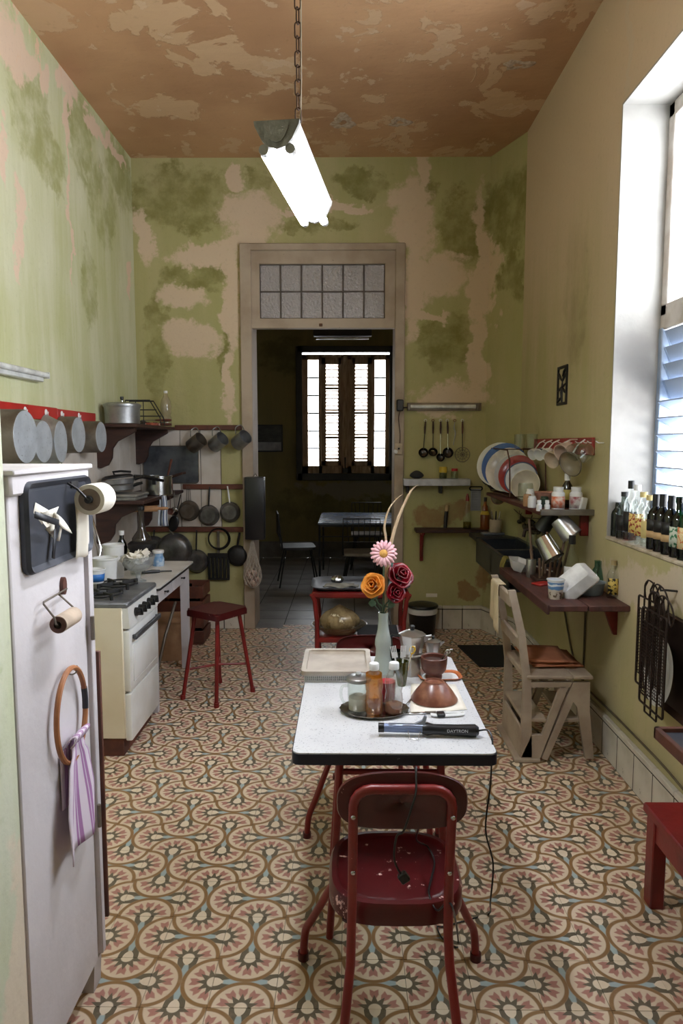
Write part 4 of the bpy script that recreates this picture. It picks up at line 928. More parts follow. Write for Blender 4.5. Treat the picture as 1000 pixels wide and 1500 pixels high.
# dining table and chairs of black rod
M_rod = mat('black_rod', (22, 22, 24), .4)
M_ttb = mat('pale_blue_laminate', (96, 112, 136), .25, c2=(120, 132, 150), sc=4)
dt = thing('dining_table', 'blue-topped dining table on thin black metal legs', 'table', (.27, 8.55, 0))
G().box(-.62, .62, -.62, .62, .745, .765, .004).o('top', M_ttb, dt)
for sx in (-1, 1):
    for sy in (-1, 1): G().cyl((sx * .60, sy * .60, 0), (sx * .60, sy * .60, .75), .013).o('leg', M_rod, dt)
g = G()
for s in (-1, 1): g.box(-.61, .61, s * .60 - .008, s * .60 + .008, .72, .745); g.box(s * .60 - .008, s * .60 + .008, -.61, .61, .72, .745); g.box(-.60, .60, s * .60 - .006, s * .60 + .006, .60, .612)
g.o('frame', M_rod, dt)
M_cush = mat('grey_cushion', (150, 144, 136), .85)
def rod_chair(label, locx, rz, cush=True, fan=False):
    t = thing('dining_chair', label, 'chair', locx, rz, 'dining chairs')
    G().prism(rrect(-.21, .21, -.20, .20, .06), .44, .47, 'z').o('seat', M_cush if cush else M_black, t)
    for sx in (-1, 1):
        for sy in (-1, 1):
            G().tube([(sx * .15, sy * .15, .44), (sx * .22, sy * .23, .0)], .009).o('leg', M_rod, t); G().tube([(sx * .12, sy * .15, .44), (sx * .21, sy * .225, .0)], .006).o('leg_brace', M_rod, t)
    g = G(); g.tube([(-.20, -.19, .45), (-.205, -.215, .62), (-.20, -.24, .86), (.20, -.24, .86), (.205, -.215, .62), (.20, -.19, .45)], .009); g.o('back_frame', M_rod, t)
    if fan: G().box(-.19, .19, -.245, -.228, .60, .85, .004).o('backrest', M_black, t)
    else:
        g = G()
        for k in range(6): g.tube([(-.14 + k * .056, -.215, .60), (-.16 + k * .064, -.24, .86)], .005, 6)
        g.tube([(-.205, -.213, .60), (.205, -.213, .60)], .006); g.o('backrest', M_rod, t)
    return t
rod_chair('black rod dining chair with grey seat, its back to the red trolley', (.145, 7.75, 0), 0)
rod_chair('black dining chair with solid panel back at the end of blue table', (-.60, 8.2, 0), -PI / 2 + .15, False, True)
rod_chair('black rod dining chair on the window side of blue table', (.25, 9.35, 0), PI)
# ---------------------------------------------------------------- red trolley
TX, TYc = .085, 4.88
ct_ = thing('trolley', 'red metal two-tier kitchen trolley standing before the doorway', 'trolley', (TX, TYc, 0))
for sx in (-1, 1):
    for sy in (-1, 1): G().tube([(sx * .30, sy * .17, 0), (sx * .30, sy * .17, .45), (sx * .315, sy * .185, .60), (sx * .335, sy * .20, .645)], .016, 10).o('leg', M_red, ct_)
g = G(); g.box(-.335, .335, -.20, .20, .615, .66, .012); g.o('top_shelf', M_red, ct_)
G().box(-.31, .31, -.18, .18, .30, .335, .006).o('shelf', M_red, ct_)
G().box(-.02, .27, -.155, .155, .335, .342, .003).o('mat', mat('dark_rubber', (44, 42, 46), .8), ct_)
ty_ = thing('serving_tray', 'dark grey oval-cornered metal tray on top of red trolley', 'tray', (TX, TYc, .66))
M_pew = mat('dark_pewter', (62, 64, 74), .5, .2, c2=(84, 86, 92), sc=5, wear=(150, 150, 154), wsc=30, wl=.7)
o_, i_ = rrect(-.345, .345, -.215, .215, .09), rrect(-.29, .29, -.165, .165, .06); n = len(o_)
g = G(); g._add([(*p_, .030) for p_ in o_] + [(*p_, .006) for p_ in i_], [(i, (i + 1) % n, n + (i + 1) % n, n + i) for i in range(n)] + [tuple(range(n, 2 * n))]); g.o('tray', M_pew, ty_, sol=.004)
fo = G(); fo.sph((0, 0, .028), (.045, .045, .03), 14, 9)
for v in fo.bm.verts: v.co *= 1 + .10 * math.sin(v.co.x * 130 + v.co.z * 90) * math.cos(v.co.y * 140)
tag(fo.o('foil_ball', mat('crumpled_foil', (200, 202, 206), .25, 1), None, (-.08, 4.94, .668), sharp=15), 'crumpled ball of kitchen foil on the trolley tray', 'foil')
cg = G(); cg.grid(lambda u, v: ((u - .5) * .22 * (1 + .15 * math.sin(v * 5)), (v - .5) * .13 * (1 + .2 * math.sin(u * 7)), .012 + .010 * math.sin(u * 9 + v * 3) * math.cos(v * 8)), 14, 10)
tag(cg.o('cleaning_cloth', mat('grey_rag', (150, 148, 142), .95), None, (-.05, 4.80, .672), sol=.004), 'small grey rag lying on the trolley tray', 'cloth')
gb = tag(G().lathe(shell([(.07, 0), (.10, .01), (.155, .06), (.17, .072)], .003), 32, sx=1.15).o('glass_bowl', glass('glass_dish', (216, 210, 196), .2, .05, .25, (176, 164, 140)), None, (-.06, 4.82, .336)), 'shallow glass bowl on the lower tier of red trolley', 'bowl')
pg = G(); pg.sph((0, 0, .08), (.135, .115, .085), 28, 18)
for v in pg.bm.verts:
    a_ = math.atan2(v.co.y, v.co.x); v.co.x *= 1 + .07 * math.sin(a_ * 9 + v.co.z * 25); v.co.y *= 1 + .07 * math.sin(a_ * 9 + v.co.z * 25); v.co.z += .03 * max(0, 1 - math.hypot(v.co.x, v.co.y) / .06) * (v.co.z > .1)
tag(pg.o('bread_bag', mat('translucent_yellow_plastic', (172, 150, 110), .25, c2=(120, 100, 70), sc=14, wear=(226, 214, 180), wsc=14, wl=.6), None, (-.06, 4.82, .352)), 'knotted tan plastic food bag in the glass bowl', 'bag')
tag(G().box(-.20, .20, -.16, .16, 0, .03, .004).o('floor_cushion', mat('brown_cloth', (92, 62, 46), .9), None, (.05, 5.35, .0), (0, 0, .2)), 'flat brown cushion on floor behind the red trolley', 'cushion')

# ---------------------------------------------------------------- red metal chairs
M_seat = mat('scuffed_red_seat', (82, 16, 19), .28, c2=(64, 12, 14), sc=4, wear=(214, 176, 168), wsc=18, wl=.615)
def superell(a, b, n=36, e=3.2):
    return [(a * abs(math.cos(t)) ** (2 / e) * (1 if math.cos(t) >= 0 else -1), b * abs(math.sin(t)) ** (2 / e) * (1 if math.sin(t) >= 0 else -1)) for t in [2 * PI * k / n for k in range(n)]]
def metal_chair(label, locx, rz):
    t = thing('metal_chair', label, 'chair', locx, rz, 'red metal chairs')
    n = 36; rings = [(.183, .178, .385), (.190, .185, .39), (.190, .185, .432), (.182, .177, .447), (.168, .163, .449), (.162, .157, .443), (.145, .14, .441), (.08, .08, .437), (.02, .02, .436)]
    vs, fs = [], []
    for a_, b_, z_ in rings: vs += [(x_, y_, z_) for x_, y_ in superell(a_, b_)]
    for k in range(len(rings) - 1): fs += [(k * n + i, k * n + (i + 1) % n, (k + 1) * n + (i + 1) % n, (k + 1) * n + i) for i in range(n)]
    fs.append(tuple(range((len(rings) - 1) * n, len(rings) * n)))
    g = G(); g._add(vs, fs); g.o('seat', M_seat, t)
    # back frame: inverted U that runs down into the rear legs
    R = .045; xx = .122; pts = [(-.165, -.335, 0), (-.128, -.245, .33), (-.126, -.225, .40), (-.123, -.24, .55), (-xx, -.285, .825 - R)]
    pts += [(-xx + R - R * math.cos(q), -.288, .825 - R + R * math.sin(q)) for q in (.4, .8, 1.2, 1.57)]
    full = pts + [(-a_, b_, c_) for a_, b_, c_ in reversed(pts)]
    G().tube(full, .0125, 12).o('back_frame', M_red, t)
    bp = [(x_, z_) for x_, z_ in superell(.162, .078, 40, 2.9)]
    g = G(); g.grid(lambda u, v: (0, 0, 0), 2, 2); g.bm.clear()
    vs, fs, n2 = [], [], 40
    for sc_, yo in ((.0, .0), (.5, .0), (.9, .0), (.985, .003), (1, .008)): vs += [(x_ * max(sc_, .001), -.262 + yo - .10 * (z_) - .35 * x_ * x_ * sc_, .780 + z_ * max(sc_, .001)) for x_, z_ in bp]
    for k in range(4): fs += [(k * n2 + i, k * n2 + (i + 1) % n2, (k + 1) * n2 + (i + 1) % n2, (k + 1) * n2 + i) for i in range(n2)]
    g._add(vs, fs); g.o('backrest', M_maroon, t, sol=.004)
    for s in (-1, 1):
        for z_ in (.77, .60): G().sph((s * .122, -.303 if z_ > .7 else -.262, z_ - .01), (.006, .004, .006), 8, 6).o('rivet', M_steel, t)
        lg = G().tube(spline([(s * .15, .02, .40), (s * .17, .06, .36), (s * .245, .155, .17), (s * .272, .185, .10), (s * .28, .19, .0)], 4), .013, 10).o('front_leg', M_red, t)
        G().cyl((s * .28, .19, 0), (s * .28, .19, .025), .018).o('foot', M_maroon, lg)
        G().cyl((s * .165, -.335, 0), (s * .163, -.33, .025), .018).o('foot', M_maroon, t)
    G().box(-.15, .15, -.16, .16, .375, .39, .01).o('seat_pan', M_maroon, t)
    return t
metal_chair('red metal chair drawn back from table, black cord over its backrest', (.135, 1.925, 0), 0)
c2 = metal_chair('red metal chair tucked under the far end of the table', (.105, 3.01, 0), PI); c2.scale = (1, 1, .88)

# ---------------------------------------------------------------- small kitchen table
KX, KY, KZ = .138, 2.45, .76
kt = thing('kitchen_table', 'white laminate table with dark metal edge and red tube legs', 'table', (KX, KY, 0))
M_lam = mat('speckled_white_laminate', (212, 212, 214), .38, c2=(200, 200, 204), sc=3, wear=(150, 150, 156), wsc=160, wl=.6)
G().prism(rrect(-.303, .303, -.472, .472, .025), KZ - .014, KZ, 'z').o('top', M_lam, kt)
G().prism(rrect(-.306, .306, -.475, .475, .027), KZ - .036, KZ - .004, 'z').o('edge_band', mat('navy_metal_edge', (38, 40, 54), .35, .4, wear=(150, 152, 160), wsc=40, wl=.68), kt)
for sx in (-1, 1):
    for sy in (-1, 1): G().tube([(sx * .16, sy * .27, KZ - .03), (sx * .175, sy * .25, .4), (sx * .20, sy * .235, 0)], .013, 10).o('leg', M_red, kt)
g = G(); g.tube([(-.165, -.26, .60), (.165, -.26, .60)], .010); g.tube([(-.165, .26, .60), (.165, .26, .60)], .010); g.o('stretcher', M_red, kt)
G().box(-.22, .22, -.33, .33, KZ - .05, KZ - .034, .004).o('underframe', M_maroon, kt)
def on_t(x, y, dz=0): p = atZ(x, y, KZ); return Vector((p.x, p.y, KZ + dz))
# basket under a lid
bs = thing('plastic_basket', 'white perforated plastic basket under a beige tray on table', 'basket', (on_t(493, 990).x - .0, 2.73, KZ))
w0, d0 = .122, .135
g = G(); g.box(-w0, w0, -d0, d0, 0, .006); hz = .034
for s in (-1, 1): g.box(-w0, w0, s * d0 - .002, s * d0 + .002, hz - .008, hz); g.box(s * w0 - .002, s * w0 + .002, -d0, d0, hz - .008, hz)
for k in range(33):
    x_ = -w0 + k * 2 * w0 / 32
    for s in (-1, 1): g.box(x_ - .0014, x_ + .0014, s * d0 - .0015, s * d0 + .0015, 0, hz)
for k in range(33):
    y_ = -d0 + k * 2 * d0 / 32
    for s in (-1, 1): g.box(s * w0 - .0015, s * w0 + .0015, y_ - .0014, y_ + .0014, 0, hz)
for z_ in (.014, .022):
    for s in (-1, 1): g.box(-w0, w0, s * d0 - .0012, s * d0 + .0012, z_ - .001, z_ + .001)
g.o('basket', M_plw, bs)
tl = thing('flat_tray', 'beige translucent plastic tray lying on the white basket', 'tray', (bs.location.x, bs.location.y, KZ + hz))
o_, i_ = rrect(-.135, .135, -.150, .150, .02), rrect(-.118, .118, -.132, .132, .015); n = len(o_)
g = G(); g._add([(*p_, -.004) for p_ in o_] + [(*p_, .012) for p_ in o_] + [(*p_, .012) for p_ in i_] + [(*p_, .004) for p_ in i_], [(k * n + i, k * n + (i + 1) % n, (k + 1) * n + (i + 1) % n, (k + 1) * n + i) for k in range(3) for i in range(n)] + [tuple(range(3 * n, 4 * n))]); g.o('tray', mat('scratched_beige_plastic', (184, 172, 158), .35, c2=(160, 146, 132), sc=9), tl, sol=.002)
# silver tray with jar and two bottles
sv = thing('silver_tray', 'small oval silver tray with beaded rim on table', 'tray', on_t(548, 1042))
stc = sv.location.copy()
g = G(); g.lathe([(0, .001), (.10, .001), (.118, .003), (.138, .012), (.141, .013), (.138, .009), (.118, 0), (0, -.001)], 60, sx=.84, sy=.62)
for v in g.bm.verts:
    if v.co.z > .008: a_ = math.atan2(v.co.y / .62, v.co.x / .84); s_ = 1 + .02 * math.cos(a_ * 18); v.co.x *= s_; v.co.y *= s_
g.o('tray', mat('tarnished_silver', (150, 144, 136), .25, 1, c2=(110, 100, 90), sc=20), sv)
mj = thing('glass_mug', 'lidded glass mug of sugar on the silver tray', 'mug', Vector((on_t(525, 1045).x, stc.y, KZ + .004)))
G().lathe([(0, 0), (.034, 0), (.036, .004), (.038, .10), (.040, .105), (.037, .105), (.0345, .008), (0, .006)], 28).o('glass', M_glass, mj)
G().lathe([(0, .007), (.0335, .007), (.0335, .048), (.018, .056), (0, .05)], 24).o('sugar', mat('sugar', (214, 204, 192), .9), mj)
G().lathe([(.041, .104), (.043, .107), (.042, .116), (.036, .12), (0, .122)], 28).o('lid', mat('pewter_lid', (172, 172, 172), .3, .8), mj); G().lathe([(0, .12), (.010, .121), (.011, .13), (.008, .134), (0, .135)], 14).o('knob', M_alu, mj)
G().tube(spline([(-.036, 0, .085), (-.055, 0, .083), (-.06, 0, .055), (-.052, 0, .03), (-.036, 0, .022)], 4), .005).o('handle', M_glass, mj)
bprof = [(0, 0), (.026, 0), (.030, .004), (.031, .03), (.0295, .06), (.0265, .074), (.0295, .086), (.031, .105), (.029, .124), (.018, .142), (.0125, .150), (.0125, .158)]
M_petb = glass('clear_bottle_plastic', (240, 240, 238), .2, .06, .06, (235, 235, 232))
for k, (x, full, lb) in enumerate(((547.5, .138, 'small plastic bottle full of amber syrup on silver tray'), (577, .030, 'small clear plastic bottle nearly empty on silver tray'))):
    t = thing('sauce_bottle', lb, 'bottle', Vector((on_t(x, 1048).x, stc.y - .022 + .008 * k, KZ + .004)), group=None)
    G().lathe(bprof, 28).o('bottle', M_petb, t)
    liq = [(max(r_ - .0015, 0), z_ + .002) for r_, z_ in bprof if z_ < full]; liq.append((liq[-1][0], full)); liq.append((0, full))
    G().lathe(liq, 28).o('liquid', M_amber if not k else glass('weak_syrup', (214, 160, 96), .1, .1, .25, (200, 140, 80)), t)
    G().lathe([(0, .150), (.0165, .150), (.017, .153), (.017, .170), (.015, .173), (0, .173)], 20).o('cap', M_plw, t)
rc = thing('red_candle_glass', 'clear tumbler of red wax between the vase and bottles', 'tumbler', Vector((on_t(563, 1005).x, stc.y + .095, KZ)))
G().lathe(shell([(.028, 0), (.03, .004), (.034, .085)], .002), 24).o('glass', M_glass, rc); G().lathe([(0, .004), (.027, .004), (.031, .074), (0, .074)], 24).o('wax', mat('red_wax', (178, 28, 44), .4), rc)
# bottle vase and its flowers
vz = Vector((on_t(562, 998).x, 2.68, KZ))
vs_ = thing('bottle_vase', 'frosted white glass bottle used as flower vase on table', 'vase', vz)
G().lathe([(0, 0), (.044, 0), (.046, .008), (.042, .035), (.030, .075), (.028, .105), (.0325, .125), (.031, .145), (.022, .185), (.0185, .225), (.020, .235), (.020, .252), (.017, .252), (.0155, .225), (.019, .185), (.027, .14), (.025, .105), (.027, .075), (.038, .035), (.040, .008), (0, .006)], 32).o('glass', glass('frosted_glass', (214, 222, 218), .2, .12, .45, (214, 220, 214)), vs_)
def vp(x, y, dy=0): return atY(x, y, vz.y + dy) - vz
M_stem = mat('green_stem', (70, 96, 70), .6); M_straw = mat('dry_grass', (196, 172, 140), .7, c2=(170, 140, 108))
def stem(t, pts, r=.003, ma=None): return G().tube(spline(pts, 5), r, 7).o('stem', ma or M_stem, t)
root = Vector((0, 0, .02))
fg = thing('pink_gerbera', 'pink artificial gerbera daisy, tallest bloom in the bottle vase', 'flower', vz)
hc_ = vp(562, 811, -.03)
stem(fg, [(0, 0, .01), (0, 0, .25), hc_ * .6 + Vector((0, 0, .06)), hc_ + Vector((0, .012, -.0))], .0035)
fn_ = Vector((-.12, -.95, .15)).normalized(); mf = Matrix.Translation(hc_) @ fn_.to_track_quat('Z', 'Y').to_matrix().to_4x4()
g = G()
for ring, (cnt, L, zz) in enumerate(((18, .052, .003), (15, .044, .010))):
    for k in range(cnt):
        an = 2 * PI * (k + ring * .5) / cnt; m2 = mf @ Matrix.Rotation(an, 4, 'Z')
        pr = [(.010, -.003), (.026, -.0052), (L * .85, -.0068), (L, -.003), (L, .003), (L * .85, .0068), (.026, .0052), (.010, .003)]
        g._add([(a_, b_, zz + .006 * math.sin(a_ * 40) - .10 * max(0, a_ - .03)) for a_, b_ in pr], [tuple(range(8))], m2)
g.o('petals', mat('pink_petal', (236, 186, 192), .7, c2=(226, 166, 176)), fg, sol=.001)
G().lathe([(.0, .018), (.010, .017), (.016, .014), (.020, .008), (.020, .002), (0, .0)], 20, mx=mf).o('centre', mat('ochre_centre', (190, 130, 60), .8, c2=(220, 170, 90), sc=120), fg)
def rose(label, name, x, y, r, ma, nrm, dy=0, stempts=None):
    t = thing(name, label, 'flower', vz); c = vp(x, y, dy)
    m = Matrix.Translation(c) @ Vector(nrm).normalized().to_track_quat('Z', 'Y').to_matrix().to_4x4()
    stem(t, [(0, 0, .01), (0, 0, .25), c * .5 + Vector((0, 0, .11)), c - Vector((0, 0, r * .5))])
    g = G()
    for ring, (cnt, rr, hh_, tilt) in enumerate(((5, r, .55, .75), (5, r * .78, .75, .4), (4, r * .5, .85, .1), (3, r * .25, .9, -.1))):
        for k in range(cnt):
            an = 2 * PI * (k + .37 * ring) / cnt
            def f(u, v, an=an, rr=rr, hh_=hh_, tilt=tilt, ring=ring):
                w = an + (u - .5) * 2 * PI / cnt * 1.35; q = rr * (.35 + .65 * v ** .7) + tilt * r * .25 * v * v + .05 * r * math.sin(u * 7 + ring)
                return (q * math.cos(w), q * math.sin(w), r * (hh_ * v - .35 - .25 * v * v * max(tilt, 0) * (1 + abs(u - .5) * 1.5)))
            g.grid(f, 7, 6, mx=m)
    g.o('petals', ma, t, sol=.0015, sharp=70)
    return t
rose('orange artificial rose, lowest bloom in the bottle vase', 'orange_rose', 546, 857, .042, mat('orange_petal', (216, 138, 38), .6, c2=(196, 116, 26), sc=14), (-.35, -.8, .35), -.03)
M_satin = mat('crimson_satin', (128, 10, 26), .25, c2=(92, 6, 18), sc=12)
rose('large crimson satin rose above a smaller one in bottle vase', 'crimson_rose', 587, 842, .046, M_satin, (.35, -.7, .55), .0)
rose('smaller crimson satin rose under the large one in bottle vase', 'small_crimson_rose', 580, 868, .034, M_satin, (.3, -.75, .2), -.02)
for k, (lb, P_) in enumerate((('broad pale dried grass blade arching highest from the vase', [(565, 900), (566, 850), (572, 800), (582, 762), (600, 722), (613, 709)]), ('thin curled dried grass blade bending over in the vase', [(562, 900), (565, 830), (565, 790), (563, 770), (570, 745), (585, 727), (600, 720)]))):
    t = thing('dried_grass', lb, 'grass', vz); pts = [Vector((0, 0, .02))] + [vp(x, y, .01 * k) for x, y in P_]
    sp2 = spline(pts, 6); n = len(sp2); wd = [(.004 + .0035 * math.sin(PI * min(1, i / n * 1.1))) * (1 if i < n * .85 else max(.1, (n - i) / (n * .15))) * (.6 if k else 1) for i in range(n)]
    g = G(); g._add([p_ + Vector((w_, 0, w_ * .3)) for p_, w_ in zip(sp2, wd)] + [p_ - Vector((w_, 0, w_ * .3)) for p_, w_ in zip(sp2, wd)], [(i, i + 1, n + i + 1, n + i) for i in range(n - 1)]); g.o('blade', M_straw, t, sol=.001)
bl = thing('glass_straw', 'blue-green plastic stem standing behind the pink daisy', 'stem', vz); G().tube([(0, 0, .02), vp(562, 880, .01), vp(575, 822, .012), vp(578, 815, .012)], .004).o('stem', mat('teal_plastic', (96, 160, 160), .2), bl)
lf = thing('vase_leaf', 'small curled artificial leaf sprig at the vase mouth', 'leaf', vz)
for s, (x, y) in enumerate(((545, 882), (573, 884), (548, 872))):
    e = vp(x, y, -.02); stem(lf, [(0, 0, .24), e * .5 + Vector((0, 0, .12)), e], .0018)
    g = G(); g.grid(lambda u, v: e + Vector(((u - .5) * .03 * math.sin(v * PI + .2), -.006 * math.sin(v * 3), -.018 + v * .034)), 5, 6); g.o('leaf', M_stem, lf, sol=.001)
# green tumbler with plastic forks
gt_ = thing('green_tumbler', 'tapered olive-green glass tumbler holding plastic forks', 'tumbler', on_t(588, 1004))
G().lathe(shell([(.015, 0), (.017, .004), (.021, .03), (.026, .095)], .002), 12).o('glass', glass('olive_glass', (110, 116, 40), .2, .05, .35, (96, 98, 40)), gt_)
for k in range(3):
    t = thing('plastic_fork', 'white plastic fork standing in the green tumbler', 'fork', gt_.location + Vector((-.008 + .008 * k, .004 * (k - 1), .01)), (.06 * k, -.18 + .2 * k, .3 * k), 'forks in the green tumbler')
    g = G(); g.tube([(0, 0, 0), (0, 0, .10)], .003, 6); g.box(-.011, .011, -.001, .001, .10, .122, .0005)
    for q in range(4): g.box(-.011 + q * .006, -.0075 + q * .006, -.001, .001, .12, .146)
    g.o('fork', M_plw, t)
ys = thing('yellow_spoon', 'yellow ring-handled stirrer standing among the plastic forks', 'stirrer', gt_.location + Vector((.012, .006, .01)), (0, .22, 0)); G().tube([(0, 0, 0), (0, 0, .115)], .002, 6).tube([(.009 * math.cos(q * PI / 8), 0, .128 + .014 * math.sin(q * PI / 8)) for q in range(16)], .003, 6, True).o('ring', mat('yellow_plastic', (222, 180, 40), .4), ys)
jar('olive_glass', shell([(.026, 0), (.028, .004), (.03, .085)], .002), glass('dark_olive_glass', (90, 92, 60), .2, .05, .3, (60, 62, 44)), 'dark olive drinking glass hidden beside the bottle vase', 'glass', vz + Vector((.052, .045, 0)))
# two moka pots
def moka(label, p, s, rz):
    t = thing('moka_pot', label, 'coffee maker', p, rz); M1 = M_mok; S = lambda L: [(r_ * s, z_ * s) for r_, z_ in L]
    G().lathe(S([(0, 0), (.050, 0), (.052, .004), (.043, .066), (.040, .070), (0, .070)]), 8).o('boiler', M1, t, sharp=20)
    G().lathe(S([(.040, .068), (.044, .070), (.044, .078), (.038, .082)]), 24).o('collar', M_alud, t)
    G().lathe(S([(0, .080), (.037, .080), (.053, .155), (.050, .155), (.035, .084)]), 8).o('upper_chamber', M1, t, sharp=20)
    G().lathe(S([(.054, .154), (.054, .158), (.02, .172), (0, .174)]), 8).o('lid', M1, t, sharp=20); G().lathe(S([(0, .172), (.008, .173), (.010, .188), (.007, .192), (0, .193)]), 12).o('knob', M_plblack, t)
    G().prism([(a_ * s, b_ * s) for a_, b_ in ((.044, .150), (.074, .156), (.046, .125))], -.010 * s, .010 * s).o('spout', M1, t)
    G().tube([(x_ * s, 0, z_ * s) for x_, z_ in ((-.045, .150), (-.075, .150), (-.085, .142), (-.080, .10))], .007 * s).o('handle', M_plblack, t)
M_mok = mat('cast_aluminium', (196, 194, 190), .28, .95, c2=(170, 168, 164), sc=8)
moka('large eight-sided aluminium moka pot beside the flower vase', on_t(604, 990) + Vector((.0, .03, 0)), 1.02, -.15)
moka('small aluminium moka pot behind the brown wooden mortar', on_t(634, 975) + Vector((0, .01, 0)), .64, -.05)
# brown mortar with spoons, on an orange-rimmed saucer
pl = thing('saucer_tray', 'shallow white tray with orange rim under the brown mortar', 'tray', on_t(640, 992) + Vector((.01, 0, 0)), (0, 0, .1))
o_, i_ = rrect(-.085, .085, -.055, .055, .035), rrect(-.07, .07, -.042, .042, .025); n = len(o_)
g = G(); g._add([(*p_, .010) for p_ in o_] + [(*p_, .002) for p_ in i_], [(i, (i + 1) % n, n + (i + 1) % n, n + i) for i in range(n)]); g.o('rim', mat('orange_glaze', (206, 116, 66), .4), pl, sol=.002); G().prism(i_, 0, .003, 'z').o('base', M_plw, pl)
mo = thing('mortar', 'dark brown wooden mortar cup on the orange-rimmed tray', 'mortar', on_t(635, 994) + Vector((0, .0, .004)))
G().lathe([(0, 0), (.032, 0), (.033, .010), (.030, .016), (.038, .022), (.047, .035), (.050, .055), (.052, .082), (.049, .085), (.044, .082), (.042, .04), (0, .026)], 32).o('cup', mat('dark_brown_wood', (98, 54, 40), .4, c2=(74, 38, 30), sc=6, stretch=(1, 1, 6)), mo); G().lathe([(0, .07), (.0425, .07)], 24).o('coffee', mat('brown_powder', (70, 42, 30), .9), mo, sol=.001)
for k in range(2):
    t = thing('teaspoon', ['steel teaspoon leaning out towards the small moka pot in mortar', 'steel teaspoon with round bowl nearer the orange rim in mortar'][k], 'spoon', mo.location + Vector((.016 + .01 * k, -.006 + .012 * k, .055)), (.1 - .2 * k, .55 + .15 * k, 0)); G().tube([(0, 0, 0), (0, 0, .05), (0, 0, .058)], [.002, .003, .002], 6).o('handle', M_steel, t); G().sph((0, 0, .062), (.007, .003, .010), 10, 6).o('bowl', M_steel, t)
# upturned bowl on a napkin, cutlery, flat iron
q = [on_t(602, 1002), on_t(667, 1003), on_t(684, 1040), on_t(600, 1048)]; nc = sum(q, Vector()) / 4
nk = tag(G().grid(lambda u, v: (q[0].lerp(q[1], u)).lerp(q[3].lerp(q[2], u), v) - nc + Vector((0, 0, .0015 + .001 * math.sin(u * 9) * math.sin(v * 7))), 10, 8).o('napkin', M_paper, None, nc, sol=.001), 'square white paper napkin under the upturned brown bowl', 'napkin')
ub = tag(G().lathe([(.083, 0), (.083, .004), (.066, .030), (.044, .058), (.036, .062), (.034, .066), (.030, .066), (.028, .061), (0, .061)], 36).o('brown_bowl', mat('mottled_brown_glaze', (104, 58, 44), .3, c2=(150, 100, 78), sc=18), None, on_t(638, 1030) + Vector((-.002, .03, .004))), 'mottled brown glazed bowl turned upside down on napkin', 'bowl')
kn = thing('table_knife', 'steel table knife lying beside the upturned bowl', 'knife', on_t(622, 1046) + Vector((0, 0, .004)), (0, 0, .05)); G().box(-.075, .005, -.006, .006, -.002, .002, .001).o('blade', M_steel, kn); G().tube([(0, 0, .001), (.07, 0, .002)], .005).o('handle', M_alud, kn)
fk = thing('table_fork', 'steel fork standing its tines beside the silver tray', 'fork', on_t(600, 1028) + Vector((0, 0, .004)), (0, 0, 1.2)); G().box(-.06, .06, -.003, .003, -.001, .002, .0008).o('handle', M_steel, fk); G().box(.06, .09, -.009, .009, -.001, .002, .0008).o('tines', M_steel, fk)
wc_ = thing('folded_cable', 'bundle of white cable with black tie lying on table', 'cable', on_t(648, 1050) + Vector((0, 0, .006)))
g = G()
for k in range(4): g.tube(spline([(-.04, .004 * k - .006, .002), (.0, .004 * k - .01, 0), (.06, .003 * k, 0), (.072, .012, .002 * k), (.05, .018 + .002 * k, 0), (-.02, .012 + .003 * k, .003)], 4), .0035, 6)
g.o('loops', M_plw, wc_); G().box(-.02, .008, -.014, .018, -.004, .008, .003).o('tie', M_plblack, wc_)
ir = thing('curling_iron', 'blue-barrelled curling iron with black handle at table edge', 'curling iron', on_t(625, 1078) + Vector((0, .0, .021)), (0, 0, -.03))
G().cyl((-.135, 0, .004), (-.010, 0, .002), .0135, seg=20).o('barrel', mat('blue_metal_barrel', (122, 136, 170), .4, .4), ir); G().cyl((-.152, 0, .0042), (-.134, 0, .004), .0148).o('tip', M_plblack, ir)
G().tube([(-.015, 0, .002), (.0, 0, .002), (.02, 0, .001), (.09, 0, -.001), (.15, 0, -.001), (.160, 0, -.001)], [.015, .021, .016, .0175, .0195, .012], 18).o('grip', M_plblack, ir)
G().box(-.12, -.01, -.009, .009, .013, .017, .002).o('clamp', mat('grey_clamp', (150, 158, 176), .3, .7), ir); G().prism([(-.045, .015), (-.015, .03), (-.008, .045), (-.001, .043), (-.006, .02), (-.02, .014)], -.006, .006).o('lever', mat('grey_plastic_lever', (130, 136, 148), .4), ir)
G().tube([(-.06, -.012, .0), (-.055, -.03, -.018), (-.03, -.034, -.019), (-.02, -.012, .0)], .0014, 6).o('stand', M_steel, ir)
text('lettering', 'DAYTRON', .0135, mat('pale_print', (200, 204, 210), .5), ir, (.093, -.0180, .003), (PI / 2, 0, 0))
